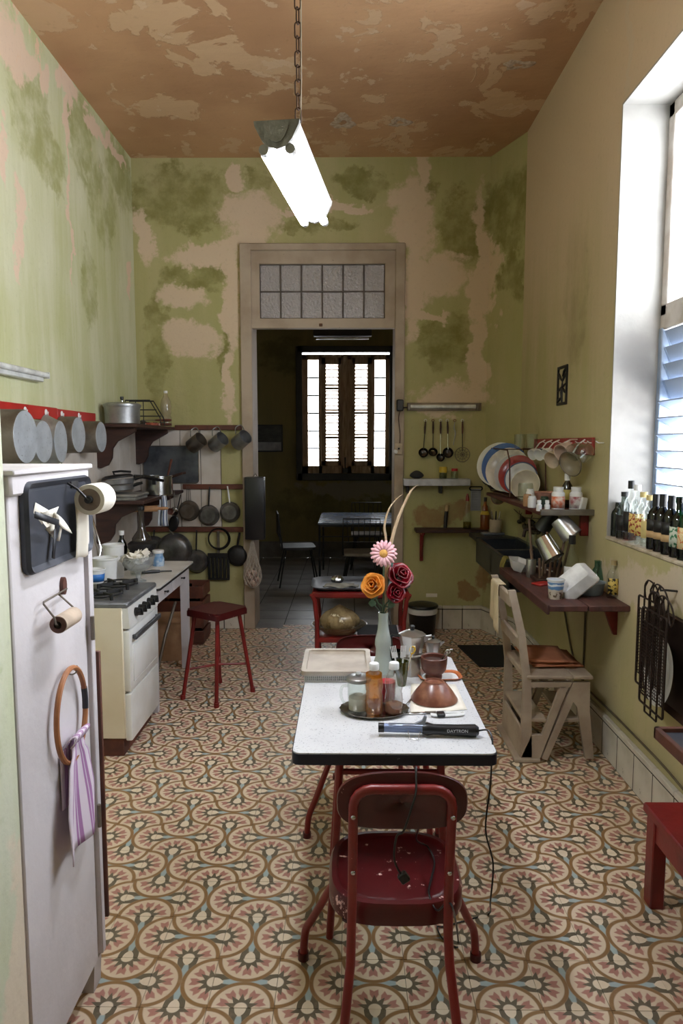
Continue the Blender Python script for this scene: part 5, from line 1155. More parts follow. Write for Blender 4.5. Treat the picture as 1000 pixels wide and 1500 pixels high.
# its cord: over the table edge, along the floor, up to the chair and over the backrest
i0 = ir.matrix_basis @ Vector((.160, 0, -.001))
CY = 1.94
P_ = [i0, atY(715, 1070, 2.08), atY(721, 1085, 2.05), atY(720, 1110, 2.03), atY(718, 1150, 2.03), atY(711, 1215, 2.03), atY(722, 1265, 2.03), atY(718, 1320, 2.04), atZ(716, 1338, .006), atZ(690, 1346, .006), atZ(650, 1357, .006), atZ(640, 1358, .006), atZ(648, 1375, .006), atZ(668, 1388, .006), atZ(671, 1378, .02), atY(664, 1335, 1.70), atY(655, 1322, 1.70), Vector((.235, 1.735, .44)), atZ(628, 1308, .452), atZ(632, 1285, .446), atZ(636, 1262, .446), atZ(626, 1240, .447), Vector((.20, 1.93, .52)), Vector((.185, 1.72, .70)), Vector((.172, 1.672, .84)), Vector((.168, 1.655, .872)), Vector((.165, 1.618, .83)), Vector((.155, 1.605, .80)), Vector((.135, 1.60, .74)), atY(581, 1225, 1.60), atY(577, 1255, 1.60), atY(582, 1272, 1.60), atY(588, 1281, 1.60)]
cdn = thing('power_cord', 'thin black power cord trailing from curling iron to chair back', 'cord', (.55, 2.0, 0))
P_ = [Vector(p_) - cdn.location for p_ in P_]
G().tube(spline(P_, 6), .0028, 7).o('wire', M_plblack, cdn)
e = P_[-1]; G().box(-.012, .012, -.008, .008, -.022, .004, .003, mx=Matrix.Translation(e) @ Matrix.Rotation(-.6, 4, 'Y')).o('plug', M_plblack, cdn)
# ---------------------------------------------------------------- back wall right of the doorway
WB = YB - .001
tlz = atY(645, 596, YB).z
bl_ = thing('wall_tube_light', 'unlit tube light in a worn metal batten above the ladles', 'light', (.84, YB, tlz))
G().box(-.325, .325, -.03, 0, -.035, .035, .004).o('batten', mat('worn_grey_batten', (150, 134, 116), .6, .2), bl_); G().cyl((-.30, -.05, .0), (.27, -.05, .0), .017).o('tube', M_tubeoff, bl_)
for s in (-.31, .285): G().box(s - .012, s + .012, -.07, -.01, -.03, .025, .003).o('lamp_holder', M_alud, bl_)
tf = thing('ballast', 'black ballast box with dangling wire on doorway trim', 'ballast', (.45, YB - .035, tlz + .01)); G().box(-.03, .03, -.05, 0, -.05, .05, .008).o('box', M_black, tf)
G().tube(spline([(0, -.02, -.05), (-.01, -.012, -.12), (.005, -.012, -.25), (.0, -.012, -.36)], 4), .003).o('wire', M_dwood, tf); G().tube([(.03, -.02, -.02), (.08, -.02, -.015)], .006).o('lead', M_black, tf)
sw = thing('light_switch', 'old cream light switch on the doorway trim', 'switch', (.443, YB - .035, 1.625)); G().box(-.033, .033, -.02, 0, -.05, .05, .006).o('plate', mat('old_cream_bakelite', (200, 182, 156), .5), sw); G().box(-.008, .008, -.027, -.018, -.006, .010, .002).o('toggle', M_plblack, sw)
tag(G().lathe([(0, 0), (.018, .002), (.022, .012), (.015, .024), (0, .026)], 18, mx=Matrix.Rotation(PI / 2, 4, 'X')).o('bell_push', M_plw, None, (.405 + .012, YB - .035, 1.60)), 'round white bell push beside the old switch', 'button')
ux_ = [623, 634, 645, 655, 666, 677]; ubot = [(620, 663), (634, 662), (645, 670), (656, 663), (664, 652), (677, 666)]
ul = ['dark-bowled ladle hanging nearest the doorway in utensil row', 'dark angled ladle hanging on a red ring hook', 'small round black ladle with long steel shank on hook', 'large dark skimming ladle with steel shank on hook', 'thin bottle opener hanging on a red ring hook', 'round wire spider skimmer with wooden handle on hook']
for k in range(6):
    p = atY(ux_[k], 616, YB - .01); e = atY(*ubot[k], YB - .03) - p
    t = thing('kitchen_utensil', ul[k], 'utensil', p, 0, 'utensils hanging beside the doorway')
    hk_ = tag(G().tube([(.011 * math.cos(q * PI / 7), -.004, .0 + .011 * math.sin(q * PI / 7)) for q in range(14)], .0024, 6, True).o('wall_ring', M_red if k in (1, 4) else M_plw, None, (p.x, YB - .004, p.z)), ['pale ring hook holding the ladle nearest the doorway', 'red ring hook holding the angled dark ladle', 'pale ring hook holding the small steel-shanked ladle', 'pale ring hook holding the large skimming ladle', 'red ring hook holding the thin bottle opener', 'pale ring hook holding the round wire skimmer'][k], 'hook', 'ring hooks of the utensil row')
    if k == 4: G().tube([(0, -.005, -.01), (-.008, -.006, -.06), (.006, -.006, -.11), (-.012, -.006, e.z)], [.002, .006, .006, .003]).o('opener', M_alu, t); continue
    G().tube([(0, -.008, -.008), (e.x * .3, -.01, -.06), (e.x * .42, -.012, -.115)], [.006, .009, .007]).o('grip', M_dwood if k != 5 else M_bwood, t)
    G().tube([(e.x * .42, -.012, -.115), (e.x, -.018, e.z + .03)], .004).o('shank', M_steel if k in (2, 3) else M_black, t)
    if k < 4: r_ = (.044, .042, .038, .048)[k]; G().lathe(shell([(.004, -.03), (r_ * .7, -.022), (r_, 0)], .002), 20, mx=Matrix.Translation((e.x, -.02, e.z)) @ Matrix.Rotation(PI / 2.4 if k != 1 else PI / 2.9, 4, 'X')).o('bowl', mat('dark_ladle_steel', (70, 66, 60), .25, .9) if k == 0 else bpy.data.materials['dark_ladle_steel'], t)
    else:
        g = G(); c0 = Vector((e.x, -.02, e.z)); R_ = .065
        for rr in (R_, R_ * .62, R_ * .28): g.tube([c0 + Vector((rr * math.cos(q * PI / 14), 0, rr * math.sin(q * PI / 14))) for q in range(28)], .003 if rr == R_ else .0016, 6, True)
        for q in range(6): a_ = q * PI / 6; g.tube([c0 - Vector((R_ * math.cos(a_), 0, R_ * math.sin(a_))), c0 + Vector((R_ * math.cos(a_), 0, R_ * math.sin(a_)))], .0016, 5)
        g.o('mesh', M_alud, t)
ws = thing('wall_shelf', 'pale grey wall shelf on black brackets under the utensils', 'shelf', (.772, YB, 1.335))
G().box(-.29, .29, -.15, 0, -.03, .03, .004).o('board', mat('pale_grey_paint', (196, 198, 206), .5), ws)
for x in (-.25, .04): G().box(x - .012, x + .012, -.10, 0, -.10, -.03, .003).o('bracket', M_black, ws)
sg = G(); sg.sph((0, 0, .032), (.055, .05, .034), 16, 10)
for v in sg.bm.verts: v.co.x *= 1 + .15 * math.sin(v.co.z * 60); v.co.z *= 1 + .1 * math.cos(v.co.x * 30)
tag(sg.o('grinding_stone', mat('dark_stone', (52, 52, 56), .8), None, (.60, YB - .08, 1.364)), 'rounded dark grinding stone on the pale grey shelf', 'stone')
jar('spice_jar', shell([(.03, 0), (.033, .004), (.033, .06)], .002), M_glass, 'glass spice jar with broad yellow lid on grey shelf', 'jar', (.83, YB - .09, 1.365), [('contents', [(0, .003), (.03, .003), (.03, .05), (0, .05)], mat('green_herbs', (80, 82, 30), .8)), ('lid', [(0, .055), (.035, .055), (.035, .105), (0, .106)], mat('yellow_lid', (206, 178, 60), .5))])
jar('salt_jar', shell([(.03, 0), (.033, .004), (.033, .07)], .002), M_glass, 'clear glass jar with red lid on grey shelf', 'jar', (.93, YB - .09, 1.365), [('lid', [(0, .066), (.028, .066), (.028, .09), (0, .091)], mat('red_lid', (170, 34, 36), .5))])
ds = thing('corner_shelf', 'narrow dark wooden shelf with red bracket beside the sink', 'shelf', (.90, YB, .925))
G().box(-.31, .32, -.17, 0, -.03, .0, .004).o('board', M_dwood, ds); G().box(-.26, -.23, -.03, -.002, -.30, -.03, .003).box(-.26, -.23, -.15, -.002, -.05, -.03, .003).o('bracket', M_red, ds); G().tube([(-.245, -.02, -.27), (-.245, -.14, -.05)], .008).o('strut', M_red, ds)
hb = thing('honing_steel', 'dark upright tap handle with pale collar on narrow shelf', 'tap', (.862, YB - .04, .925)); G().tube([(0, 0, 0), (.005, 0, .10), (.012, 0, .17)], [.016, .018, .016]).o('stem', M_black, hb); G().cyl((.010, 0, .15), (.014, 0, .205), .018).o('collar', mat('pale_wood_collar', (180, 156, 118), .6), hb)
jar('vinegar_bottle', [(0, 0), (.033, 0), (.036, .008), (.036, .15), (.014, .22), (.013, .25), (0, .25)], M_glass, 'clear oil bottle with red cap on narrow dark shelf', 'bottle', (1.045, YB - .10, .925), [('liquid', [(0, .004), (.033, .004), (.034, .06), (0, .06)], glass('oil', (190, 180, 70), .05)), ('cap', [(0, .245), (.017, .245), (.014, .285), (.006, .31), (0, .31)], M_red)])
jar('syrup_bottle', [(0, 0), (.038, 0), (.04, .008), (.04, .12), (.026, .16), (.026, .20), (.013, .22), (.013, .245), (0, .245)], glass('orange_syrup', (196, 120, 40), .15, .05, .3, (170, 100, 40)), 'orange-brown syrup bottle with black cap behind the sink', 'bottle', (1.195, YB - .13, .925), [('neck_band', [(.042, .13), (.028, .16)], mat('yellow_band', (190, 160, 50), .5)), ('cap', [(0, .243), (.015, .243), (.015, .28), (0, .28)], M_plblack)])
gp = atY(697, 713, YB - .02); gt2 = thing('grater', 'flat steel grater with black rim hanging beside shelf', 'grater', gp, (.05, 0, 0))
G().tube([(x_, 0, z_) for x_, z_ in rrect(-.055, .055, -.03, .0, .014)], .006, 6, True).o('handle', M_plblack, gt2)
G().box(-.045, .045, -.004, .004, -.215, -.02, .003).o('plate', mat('pale_steel_sheet', (204, 208, 216), .35, .3), gt2)
g = G()
for r in range(12):
    for c in range(6): g.box(-.036 + c * .0135, -.036 + c * .0135 + .007, -.0075, -.003, -.205 + r * .015, -.205 + r * .015 + .005)
g.o('teeth', mat('blue_grey_teeth', (84, 94, 118), .4, .6), gt2)
# dark pans and a sieve hung beside the plates
for k, (x, y, r) in enumerate(((707, 687, .055), (715, 700, .062), (723, 706, .066))):
    p = atY(x, y, (6.17, 6.10, 6.02)[k]); t = thing('iron_pan', ['smallest black iron pan hung beside the dish rack', 'middle black iron pan hung beside the dish rack', 'lowest black iron pan hung beside the dish rack'][k], 'pan', p, (0, 0, (0, -.9, -1.1)[k]), 'black pans beside the dish rack')
    G().lathe([(r * 1.02, 0), (r, .02), (r * .8, .035), (0, .036), (0, .03), (r * .78, .03), (r * .97, .0)], 24, mx=Matrix.Rotation(PI / 2, 4, 'X')).o('bowl', M_black, t); G().tube([(0, -.01, r), (.004, .0, r + .05), (.004, .03, r + .08)], .007).o('handle', M_black, t)
p = atY(729, 729, 5.5); t = thing('tea_strainer', 'round fine-mesh strainer hung below the dish rack', 'strainer', p, (0, 0, -.3)); G().lathe([(.052, 0), (.045, .02), (.025, .032), (0, .036)], 24, mx=Matrix.Rotation(PI / 2, 4, 'X')).o('mesh', glass('fine_mesh', (170, 165, 150), .0, .5, .55, (120, 118, 108)), t); G().tube([(.053 * math.cos(q * PI / 12), 0, .053 * math.sin(q * PI / 12)) for q in range(24)], .003, 6, True).tube([(0, 0, .053), (.04, .0, .11)], .004).o('rim', M_red, t)

# ---------------------------------------------------------------- upper shelf of the right wall
US = 1.285
rs = thing('plate_shelf', 'dark red-brown wooden shelf under the dish rack', 'shelf', (1.25, 4.75, US))
G().box(-.15, .149, -.78, .80, -.025, 0, .004).o('board', mat('red_brown_board', (92, 46, 40), .5, c2=(70, 36, 32), wear=(140, 110, 96), wsc=30, wl=.7), rs)
G().box(-.155, .149, -.80, -.775, -.022, .012, .003).o('edge_rail', mat('grey_metal_strip', (120, 112, 100), .5, .5), rs)
for y_ in (-.70, .55): G().box(.10, .148, y_ - .015, y_ + .015, -.15, -.025, .003).o('bracket', M_red, rs)
# dish rack and plates
dk = thing('dish_rack', 'rusty wire dish rack full of plates on the right shelf', 'dish rack', (1.25, 5.20, US))
g = G()
for x_ in (-.12, .13):
    g.tube([(x_, -.33, .015), (x_, .33, .015)], .004, 6); g.tube([(x_, -.33, .015), (x_, -.30, .26), (x_, -.22, .34), (x_, .33, .35), (x_, .33, .015)], .005, 6)
for q in range(9): g.tube([(-.12, -.32 + q * .08, .015), (.13, -.32 + q * .08, .015)], .003, 6)
for q in range(4): g.tube([(-.12, -.2 + q * .16, .345), (.13, -.2 + q * .16, .345)], .003, 6)
g.o('wires', mat('rusty_wire', (88, 56, 44), .6, .5), dk)
PLT = [(731, 681, 33, 5.48, (222, 222, 218), 'outermost plain white plate leaning in the dish rack'), (739, 683, 34, 5.38, (36, 84, 158), 'deep blue plate leaning in the dish rack'), (744, 689, 33, 5.28, (216, 210, 204), 'white plate with small flower sprigs in the dish rack'), (753, 695, 29, 5.20, (176, 176, 184), 'pale grey plate leaning in the dish rack'), (759, 696, 29, 5.12, (150, 32, 36), 'dark red plate leaning in the dish rack'), (764, 702, 25, 5.03, (206, 208, 212), 'small blue-rimmed white plate in the dish rack'), (772, 712, 22, 4.93, (214, 206, 190), 'cream bowl tipped at the front of dish rack')]
nrm = Vector((-.52, -.80, .28)).normalized()
for k, (x, y, r, Y_, c, lb) in enumerate(PLT):
    p = atY(x, y, Y_); r = r * Y_ / F; t = thing('dinner_plate', lb, 'plate' if k < 6 else 'bowl', p, 0, 'plates in the dish rack'); t.rotation_euler = nrm.to_track_quat('Z', 'Y').to_euler()
    if k == 2: m_ = mat('sprigged_china', c, .25, wear=(150, 84, 70), wsc=24, wl=.66)
    else: m_ = mat('glazed_china', c, .22, c2=tuple(v * .94 for v in c))
    pr = [(r * .5, 0), (r * .62, .004), (r * .72, .012), (r, .022)] if k < 6 else [(r * .4, -.02), (r * .7, 0), (r, .05)]
    G().lathe(shell(pr, .005), 36).o('plate', m_, t)
    if k == 5: G().lathe([(r * .93, .0205), (r * 1.0, .0232)], 36).o('rim', mat('blue_line', (70, 90, 130), .4), t, sol=.001)
for k in range(2):
    p = atY(757 + 17 * k, 648, 5.15 - .25 * k)
    tag(G().lathe(shell([(.042, 0), (.042, .004), (.038, .10)], .002), 24, mx=Matrix.Rotation(PI, 4, 'X')).o('tumbler', M_glass, None, (p.x + .02, p.y, US + .35 + .104)), ['clear tumbler upturned at the far end of the rack top', 'clear tumbler upturned nearer the red cup board'][k], 'tumbler')
# red cup board
rb_ = thing('cup_board', 'faded red hook board with hanging cups on window wall', 'hook board', (XR, 4.6, 1.655))
G().box(-.02, -.001, -.62, .62, -.05, .05, .003).o('board', mat('faded_red_board', (160, 52, 48), .45, c2=(136, 40, 40)), rb_)
CUP = [(783, 664, .040, 'plain white teacup, first on the red cup board', M_white, 0), (793, 664, .042, 'white cup with dark band on the red cup board', M_white, 1), (803, 664, .040, 'white teacup beside the cream pitcher on cup board', M_white, 0), (818, 668, .055, 'cream plastic funnel jug hanging on the cup board', mat('cream_plastic', (214, 196, 172), .4), 2), (828, 660, .055, 'pinkish plastic mug hanging on the cup board', mat('pinkish_plastic', (206, 182, 164), .4), 0), (838, 678, .075, 'round wire sieve hanging below the glass cups', glass('sieve_mesh', (205, 195, 170), .1, .4, .4, (176, 164, 136)), 3), (845, 660, .05, 'clear glass cup hanging on the red cup board', M_glass, 0), (857, 662, .05, 'clear glass cup hanging last on the cup board', M_glass, 0)]
for k, (x, y, r, lb, m_, kind) in enumerate(CUP):
    p = atX(x, y, XR - .10); t = thing('hanging_cup' if kind != 3 else 'wire_sieve', lb, 'cup' if kind < 2 else ('jug' if kind == 2 else 'sieve'), p, 0, 'cups on the red board')
    d = Vector((-.75, -.45, -.35)).normalized(); t.rotation_euler = d.to_track_quat('Z', 'Y').to_euler(); h_ = r * 1.5
    if kind == 3: G().lathe([(0, -.03), (r * .6, -.02), (r * .9, 0), (r, .02)], 24).o('mesh', m_, t, sol=.0015); G().tube([(r * math.cos(q * PI / 14), r * math.sin(q * PI / 14), .02) for q in range(28)], .003, 6, True).o('rim', M_alud, t)
    elif kind == 2: G().lathe(shell([(.012, -.10), (.016, -.05), (r * .8, 0), (r, .07)], .003), 24).o('funnel', m_, t)
    else:
        G().lathe(shell([(r * .55, -h_ / 2), (r * .7, -h_ / 2 + .005), (r * .92, 0), (r, h_ / 2)], .003), 26).o('cup', m_, t)
        if kind == 1: G().lathe([(r * .935, .004), (r * .99, .022)], 26).o('band', mat('navy_band', (60, 70, 96), .4), t, sol=.001)
    inv = d.to_track_quat('Z', 'Y').inverted(); e = inv @ Vector((.07, .0, .03 + (1.665 - p.z)))
    s0 = inv @ Vector((.0, 0, r * .8)); G().tube([s0 * .9, (s0 + e) * .5 + inv @ Vector((0, .012, .01)), e], .0045).o('handle', m_ if kind < 2 else M_plw, t)
    G().tube([(0, p.y - 4.6, .02), (-.03, p.y - 4.6, .02), (-.045, p.y - 4.6, .03)], .003).o('hook', M_plw, rb_)
# medicine bottles and jars along the shelf
M_orange = mat('orange_label', (206, 96, 50), .5, c2=(226, 210, 200), sc=30); M_lblw = mat('printed_white_label', (214, 212, 210), .5, c2=(150, 60, 70), sc=26)
def pill(x, y, Y_, r, h, lb, lm):
    p = atY(x, y, Y_); t = thing('pill_bottle', lb, 'bottle', (p.x, Y_, US), (0, 0, .4))
    G().lathe([(0, 0), (r, 0), (r * 1.02, .004), (r * 1.02, h * .72), (r * .8, h * .80), (r * .66, h * .82), (r * .66, h * .84), (0, h * .84)], 28).o('body', M_plw, t); G().lathe([(0, h * .83), (r * .78, h * .83), (r * .78, h), (0, h)], 28).o('cap', M_plw, t)
    G().grid(lambda u, v: (r * 1.03 * math.cos(2.6 + u * 3.4), r * 1.03 * math.sin(2.6 + u * 3.4), h * (.10 + .5 * v)), 16, 2).o('label', lm, t, sol=.0006); return t
pill(817, 738, 4.06, .037, .135, 'large white pill bottle with orange label on the shelf', M_orange)
pill(843, 738, 4.05, .036, .135, 'large white pill bottle with red-lined label at shelf end', M_lblw)
jar('medicine_bottle', [(0, 0), (.028, 0), (.03, .01), (.03, .13), (.014, .16), (.014, .17), (0, .17)], glass('brown_glass', (90, 50, 20), .15, .05, .3, (60, 36, 20)), 'brown medicine bottle with white cap behind the pill bottles', 'bottle', (atY(830, 735, 4.22).x, 4.22, US), [('cap', [(0, .165), (.019, .165), (.019, .205), (0, .205)], M_plw), ('label', [(.0308, .05), (.0308, .11)], mat('yellow_label', (206, 190, 110), .6))])
pk_ = tag(G().box(-.022, .022, -.009, .009, 0, .075, .004).o('white_packet', M_plw, None, (1.375, 4.04, US), (.12, .1, .5)), 'small white carton leaning on wall at the shelf end', 'carton'); pk_.location = (1.35, 4.02, US + .002)
for k, (x, h_, c, lb) in enumerate(((772, .075, M_box, 'brown paper-wrapped jar at front of the plate shelf'), (779, .07, M_plw, 'small white jar with grey label on plate shelf'), (797, .065, mat('dark_green_tin', (58, 78, 66), .4), 'dark green tin at front of the plate shelf'), (776, .10, M_plw, 'white crumpled plastic cup behind the brown jar'))):
    Y_ = (4.30, 4.22, 4.25, 4.42)[k]; jar('shelf_jar', [(0, 0), (.024, 0), (.026, .004), (.026, h_ * .8), (.022, h_ * .85), (.022, h_), (0, h_)], c, lb, 'jar', (atY(x, 740, Y_).x, Y_, US))
for k, (x, lb) in enumerate(((789, 'tiny white pill bottle at very edge of the shelf, nearer the rack'), (801, 'tiny white pill bottle at very edge of the shelf, nearer the pills'))):
    jar('vial', [(0, 0), (.015, 0), (.016, .004), (.016, .035), (.009, .042), (.009, .045), (0, .045)], M_plw, lb, 'bottle', (atY(x, 748, 4.0).x, 4.0, US), [('cap', [(0, .044), (.012, .044), (.012, .062), (0, .062)], M_plw)])
jar('pink_bowl', shell([(.05, 0), (.055, .004), (.09, .07), (.095, .072)], .003), mat('pink_plastic', (214, 160, 144), .45), 'pink plastic bowl on the shelf behind the pill bottles', 'bowl', (1.28, 4.55, US))
jar('storage_jar', shell([(.045, 0), (.05, .004), (.05, .10), (.046, .12)], .002), M_glass, 'clear glass jar under the tipped plates on shelf', 'jar', (1.20, 4.72, US))

# ---------------------------------------------------------------- stone sink and wooden counter
M_stone = mat('dark_wet_stone', (50, 54, 62), .35, c2=(38, 40, 46), sc=6, wear=(84, 86, 90), wsc=30, wl=.7)
SNX0, SNX1, SNY0, SNY1, SNZ = 1.05, 1.395, 4.50, 5.68, .90
sk = thing('stone_sink', 'dark grey double stone sink along the window wall', 'sink', (1.22, 5.1, .70))
g = G()
def sbox(*a): g.box(a[0] - 1.22, a[1] - 1.22, a[2] - 5.1, a[3] - 5.1, a[4] - .70, a[5] - .70, .006)
sbox(SNX0, SNX1, SNY0, SNY1, .70, .73); sbox(SNX0, SNX0 + .035, SNY0, SNY1, .72, SNZ); sbox(SNX1 - .03, SNX1, SNY0, SNY1, .72, SNZ + .01); sbox(SNX0, SNX1, SNY0, SNY0 + .04, .72, SNZ); sbox(SNX0, SNX1, SNY1 - .04, SNY1, .72, SNZ); sbox(SNX0, SNX1, 5.06, 5.11, .72, SNZ - .005)
g.o('basin', M_stone, sk)
g = G(); g.prism([(SNX0 - 1.22, SNY1 - .01 - 5.1), (SNX1 - 1.22, SNY1 - .01 - 5.1), (SNX1 - 1.22 - .005, SNY1 + .03 - 5.1), (1.22 - 1.22, 6.02 - 5.1), (SNX0 - 1.22, 6.02 - 5.1)], .17, .205, 'z'); g.o('ledge', M_stone, sk)
for y_ in (4.75, 5.5): G().box(.10, .175, y_ - 5.1 - .02, y_ - 5.1 + .02, -.12, .0, .003).o('bracket', M_stone, sk)
tag(cloth('dish_rag', lambda u, v: (-.01 * math.sin(v * PI) + .05 * (1 - v) - .02, (u - .5) * .10, .012 * math.sin(u * 8) * v + (.01 if v < .3 else .01 - .13 * (v - .3))), 8, 10, mat('yellow_rag', (150, 138, 70), .95), None, loc=(SNX0 - .006, 4.62, SNZ + .004)), 'yellowish rag draped over the rim of the sink', 'cloth')
tag(G().box(-.09, .09, -.055, .055, 0, .02, .006).o('soap_tray', mat('grey_blue_plastic', (120, 126, 140), .4), None, (1.22, 5.86, .905), (0, 0, .2)), 'blue-grey plastic tray on the ledge of the sink', 'tray')
cu = jar('utensil_cup', shell([(.045, 0), (.048, .004), (.052, .11)], .003), mat('cream_plastic_cup', (206, 186, 158), .5), 'cream cup of cutlery standing on the sink ledge', 'cup', (1.245, 5.86, .925))
for k in range(4):
    t = thing('cutlery', 'dark-handled cutlery standing in the cream cup' if k % 2 else 'steel-handled cutlery standing in the cream cup', 'cutlery', cu.location + Vector((.012 * math.cos(k * 1.6), .012 * math.sin(k * 1.6), .01)), (.12 * math.sin(k * 1.6), .14 * math.cos(k * 1.6), 0), 'cutlery in the cream cup'); G().tube([(0, 0, 0), (0, 0, .12), (0, 0, .17)], [.003, .006, .005], 6).o('handle', M_black if k % 2 else M_steel, t)
# twisted tap and garlic strings behind
tp = thing('water_tap', 'old dark brass tap on the wall above the sink', 'tap', (XR - .005, 5.0, 1.06)); G().tube([(0, 0, 0), (-.08, 0, 0), (-.12, 0, -.01), (-.13, 0, -.06)], [.016, .014, .013, .012]).o('spout', M_dwood, tp); G().tube([(-.06, -.03, .05), (-.06, .03, .05)], .006).cyl((-.06, 0, .0), (-.06, 0, .05), .006).o('handle', M_black, tp)
for k in range(9):
    p = Vector((XR - .03, 5.55 - .09 * k, 1.05 + .03 * math.sin(k * 2))); g = G(); g.sph((0, 0, 0), (.022, .03, .018 + .008 * (k % 3)), 10, 7); g.tube([(0, 0, .0), (.01, .01, .05), (.02, 0, .07)], .003, 5)
    tag(g.o('dried_pepper', mat('dried_dark_pods', (70, 60, 40), .7) if k == 0 else bpy.data.materials['dried_dark_pods'], None, p, (rnd.uniform(-.8, .8), rnd.uniform(-.8, .8), 0)), 'dark dried pod strung on wall above the sink', 'pod', 'dried pods above the sink')
tag(G().tube(spline([(XR - .03, 5.75, 1.13), (XR - .03, 5.4, 1.10), (XR - .025, 5.0, 1.13), (XR - .03, 4.75, 1.10)], 6), .003).o('string_line', M_dwood), 'dark string along the wall carrying dried pods', 'string')
CZ = .87
ctr = thing('wall_counter', 'dark red-brown wooden counter board on red wall brackets', 'counter', (1.19, 3.93, CZ))
M_ctr = mat('worn_counter_wood', (92, 56, 50), .55, c2=(66, 40, 36), sc=5, stretch=(4, 1, 1), wear=(150, 130, 118), wsc=26, wl=.7)
for k in range(2): G().box(-.20 + k * .205, -.002 + k * .21, -.53, .56, -.03, 0, .004).o('plank', M_ctr, ctr)
G().box(-.205, -.19, -.53, .56, -.045, .004, .003).o('edge_strip', M_ctr, ctr)
for y_ in (-.36, .35): G().prism([(.208, -.03), (.13, -.03), (.19, -.19), (.208, -.19)], y_ - .012, y_ + .012).o('bracket', M_red, ctr)
def oc(x, y, dz=0): p = atZ(x, y, CZ); return Vector((p.x, p.y, CZ + dz))
# wooden stick drainer with upturned cups
sd = thing('stick_drainer', 'wooden peg rack for draining cups on the counter', 'rack', (1.19, 4.10, CZ))
G().box(-.10, .10, -.12, .12, 0, .02, .004).o('base', M_dwood, sd)
for (x_, y_, dx, dy, h_) in ((-.07, -.08, -.015, -.03, .14), (-.02, -.09, -.0, -.03, .17), (.03, -.06, .04, -.02, .27), (.07, -.02, .04, -.01, .22), (-.07, .06, -.02, .01, .17), (.0, .07, .01, .01, .27), (.06, .09, .02, .02, .19), (-.04, -.02, .0, -.02, .16), (-.06, .11, .0, .13, .33)):
    G().tube([(x_, y_, .01), (x_ + dx, y_ + dy, h_)], .008).o('peg', mat('weathered_peg', (120, 96, 78), .7) if 'weathered_peg' not in bpy.data.materials else bpy.data.materials['weathered_peg'], sd)
def tilt_cup(lb, x, y, Y_, r, h, m_, d, rim=None):
    p = atY(x, y, Y_); t = thing('metal_tumbler', lb, 'tumbler', p); t.rotation_euler = Vector(d).normalized().to_track_quat('Z', 'Y').to_euler()
    G().lathe([(0, -h / 2), (r * .80, -h / 2), (r * .82, -h / 2 + .004), (r, h / 2 - .004), (r * 1.03, h / 2), (r * .98, h / 2), (r * .80, -h / 2 + .005), (0, -h / 2 + .005)], 30).o('cup', m_, t); return t
M_satinalu = mat('satin_aluminium', (206, 206, 206), .3, .8, c2=(186, 186, 186))
tilt_cup('brushed aluminium tumbler tipped high on the peg rack', 828, 773, 4.02, .062, .125, M_satinalu, (.55, -.35, -.75))
tilt_cup('shiny steel tumbler tipped low on the peg rack', 803, 803, 3.95, .060, .135, mat('bright_tumbler_steel', (200, 200, 200), .15, 1), (.38, -.45, -.8))
tilt_cup('black tumbler tipped behind the aluminium one', 801, 764, 4.22, .05, .12, M_plblack, (-.4, .3, -.8))
tilt_cup('clear ribbed glass upturned behind the steel tumbler', 779, 790, 4.35, .035, .09, M_glass, (.05, -.05, -1))
jar('tin_can', [(0, 0), (.028, 0), (.029, .003), (.029, .105), (.028, .108), (0, .106)], M_tin, 'unlabelled tin can standing beside the white strainer', 'can', oc(777, 845, 0))
ws_ = thing('white_strainer', 'white plastic long-handled scoop lying by the sink', 'scoop', oc(757, 838, .02) + Vector((.02, .02, 0)), (0, .25, -.5)); G().lathe(shell([(.045, -.015), (.055, -.005), (.085, .05), (.09, .052)], .003), 6).o('scoop', M_plw, ws_); G().box(.06, .20, -.012, .012, .045, .052, .003).o('handle', M_plw, ws_)
wb = jar('spirit_bottle', [(0, 0), (.040, 0), (.043, .008), (.043, .12), (.034, .16), (.016, .20), (.015, .25), (0, .25)], M_glass, 'clear spirit bottle with white label and black cap on counter', 'bottle', (atY(836, 850, 3.92).x, 3.92, CZ), [('cap', [(0, .235), (.019, .235), (.019, .285), (0, .285)], M_plblack)])
G().grid(lambda u, v: (.0438 * math.cos(3.2 + u * 1.8), .0438 * math.sin(3.2 + u * 1.8), .02 + .09 * v), 10, 2).o('label', M_plw, wb, sol=.0006)
jar('water_bottle', [(0, 0), (.05, 0), (.053, .006), (.05, .06), (.03, .10), (.019, .12), (.019, .15), (.021, .155), (0, .155)], glass('teal_glass', (150, 190, 180), .15), 'wide teal glass bottle standing at wall on the counter', 'bottle', (atY(875, 850, 3.83).x, 3.83, CZ + .0))
cb_ = jar('tin_dish', shell([(.06, 0), (.065, .006), (.075, .065), (.08, .067)], .003), mat('blue_enamel_dish', (150, 166, 176), .4), 'pale blue enamel dish under the foam box', 'dish', (atY(868, 880, 3.62).x + .005, 3.68, CZ))
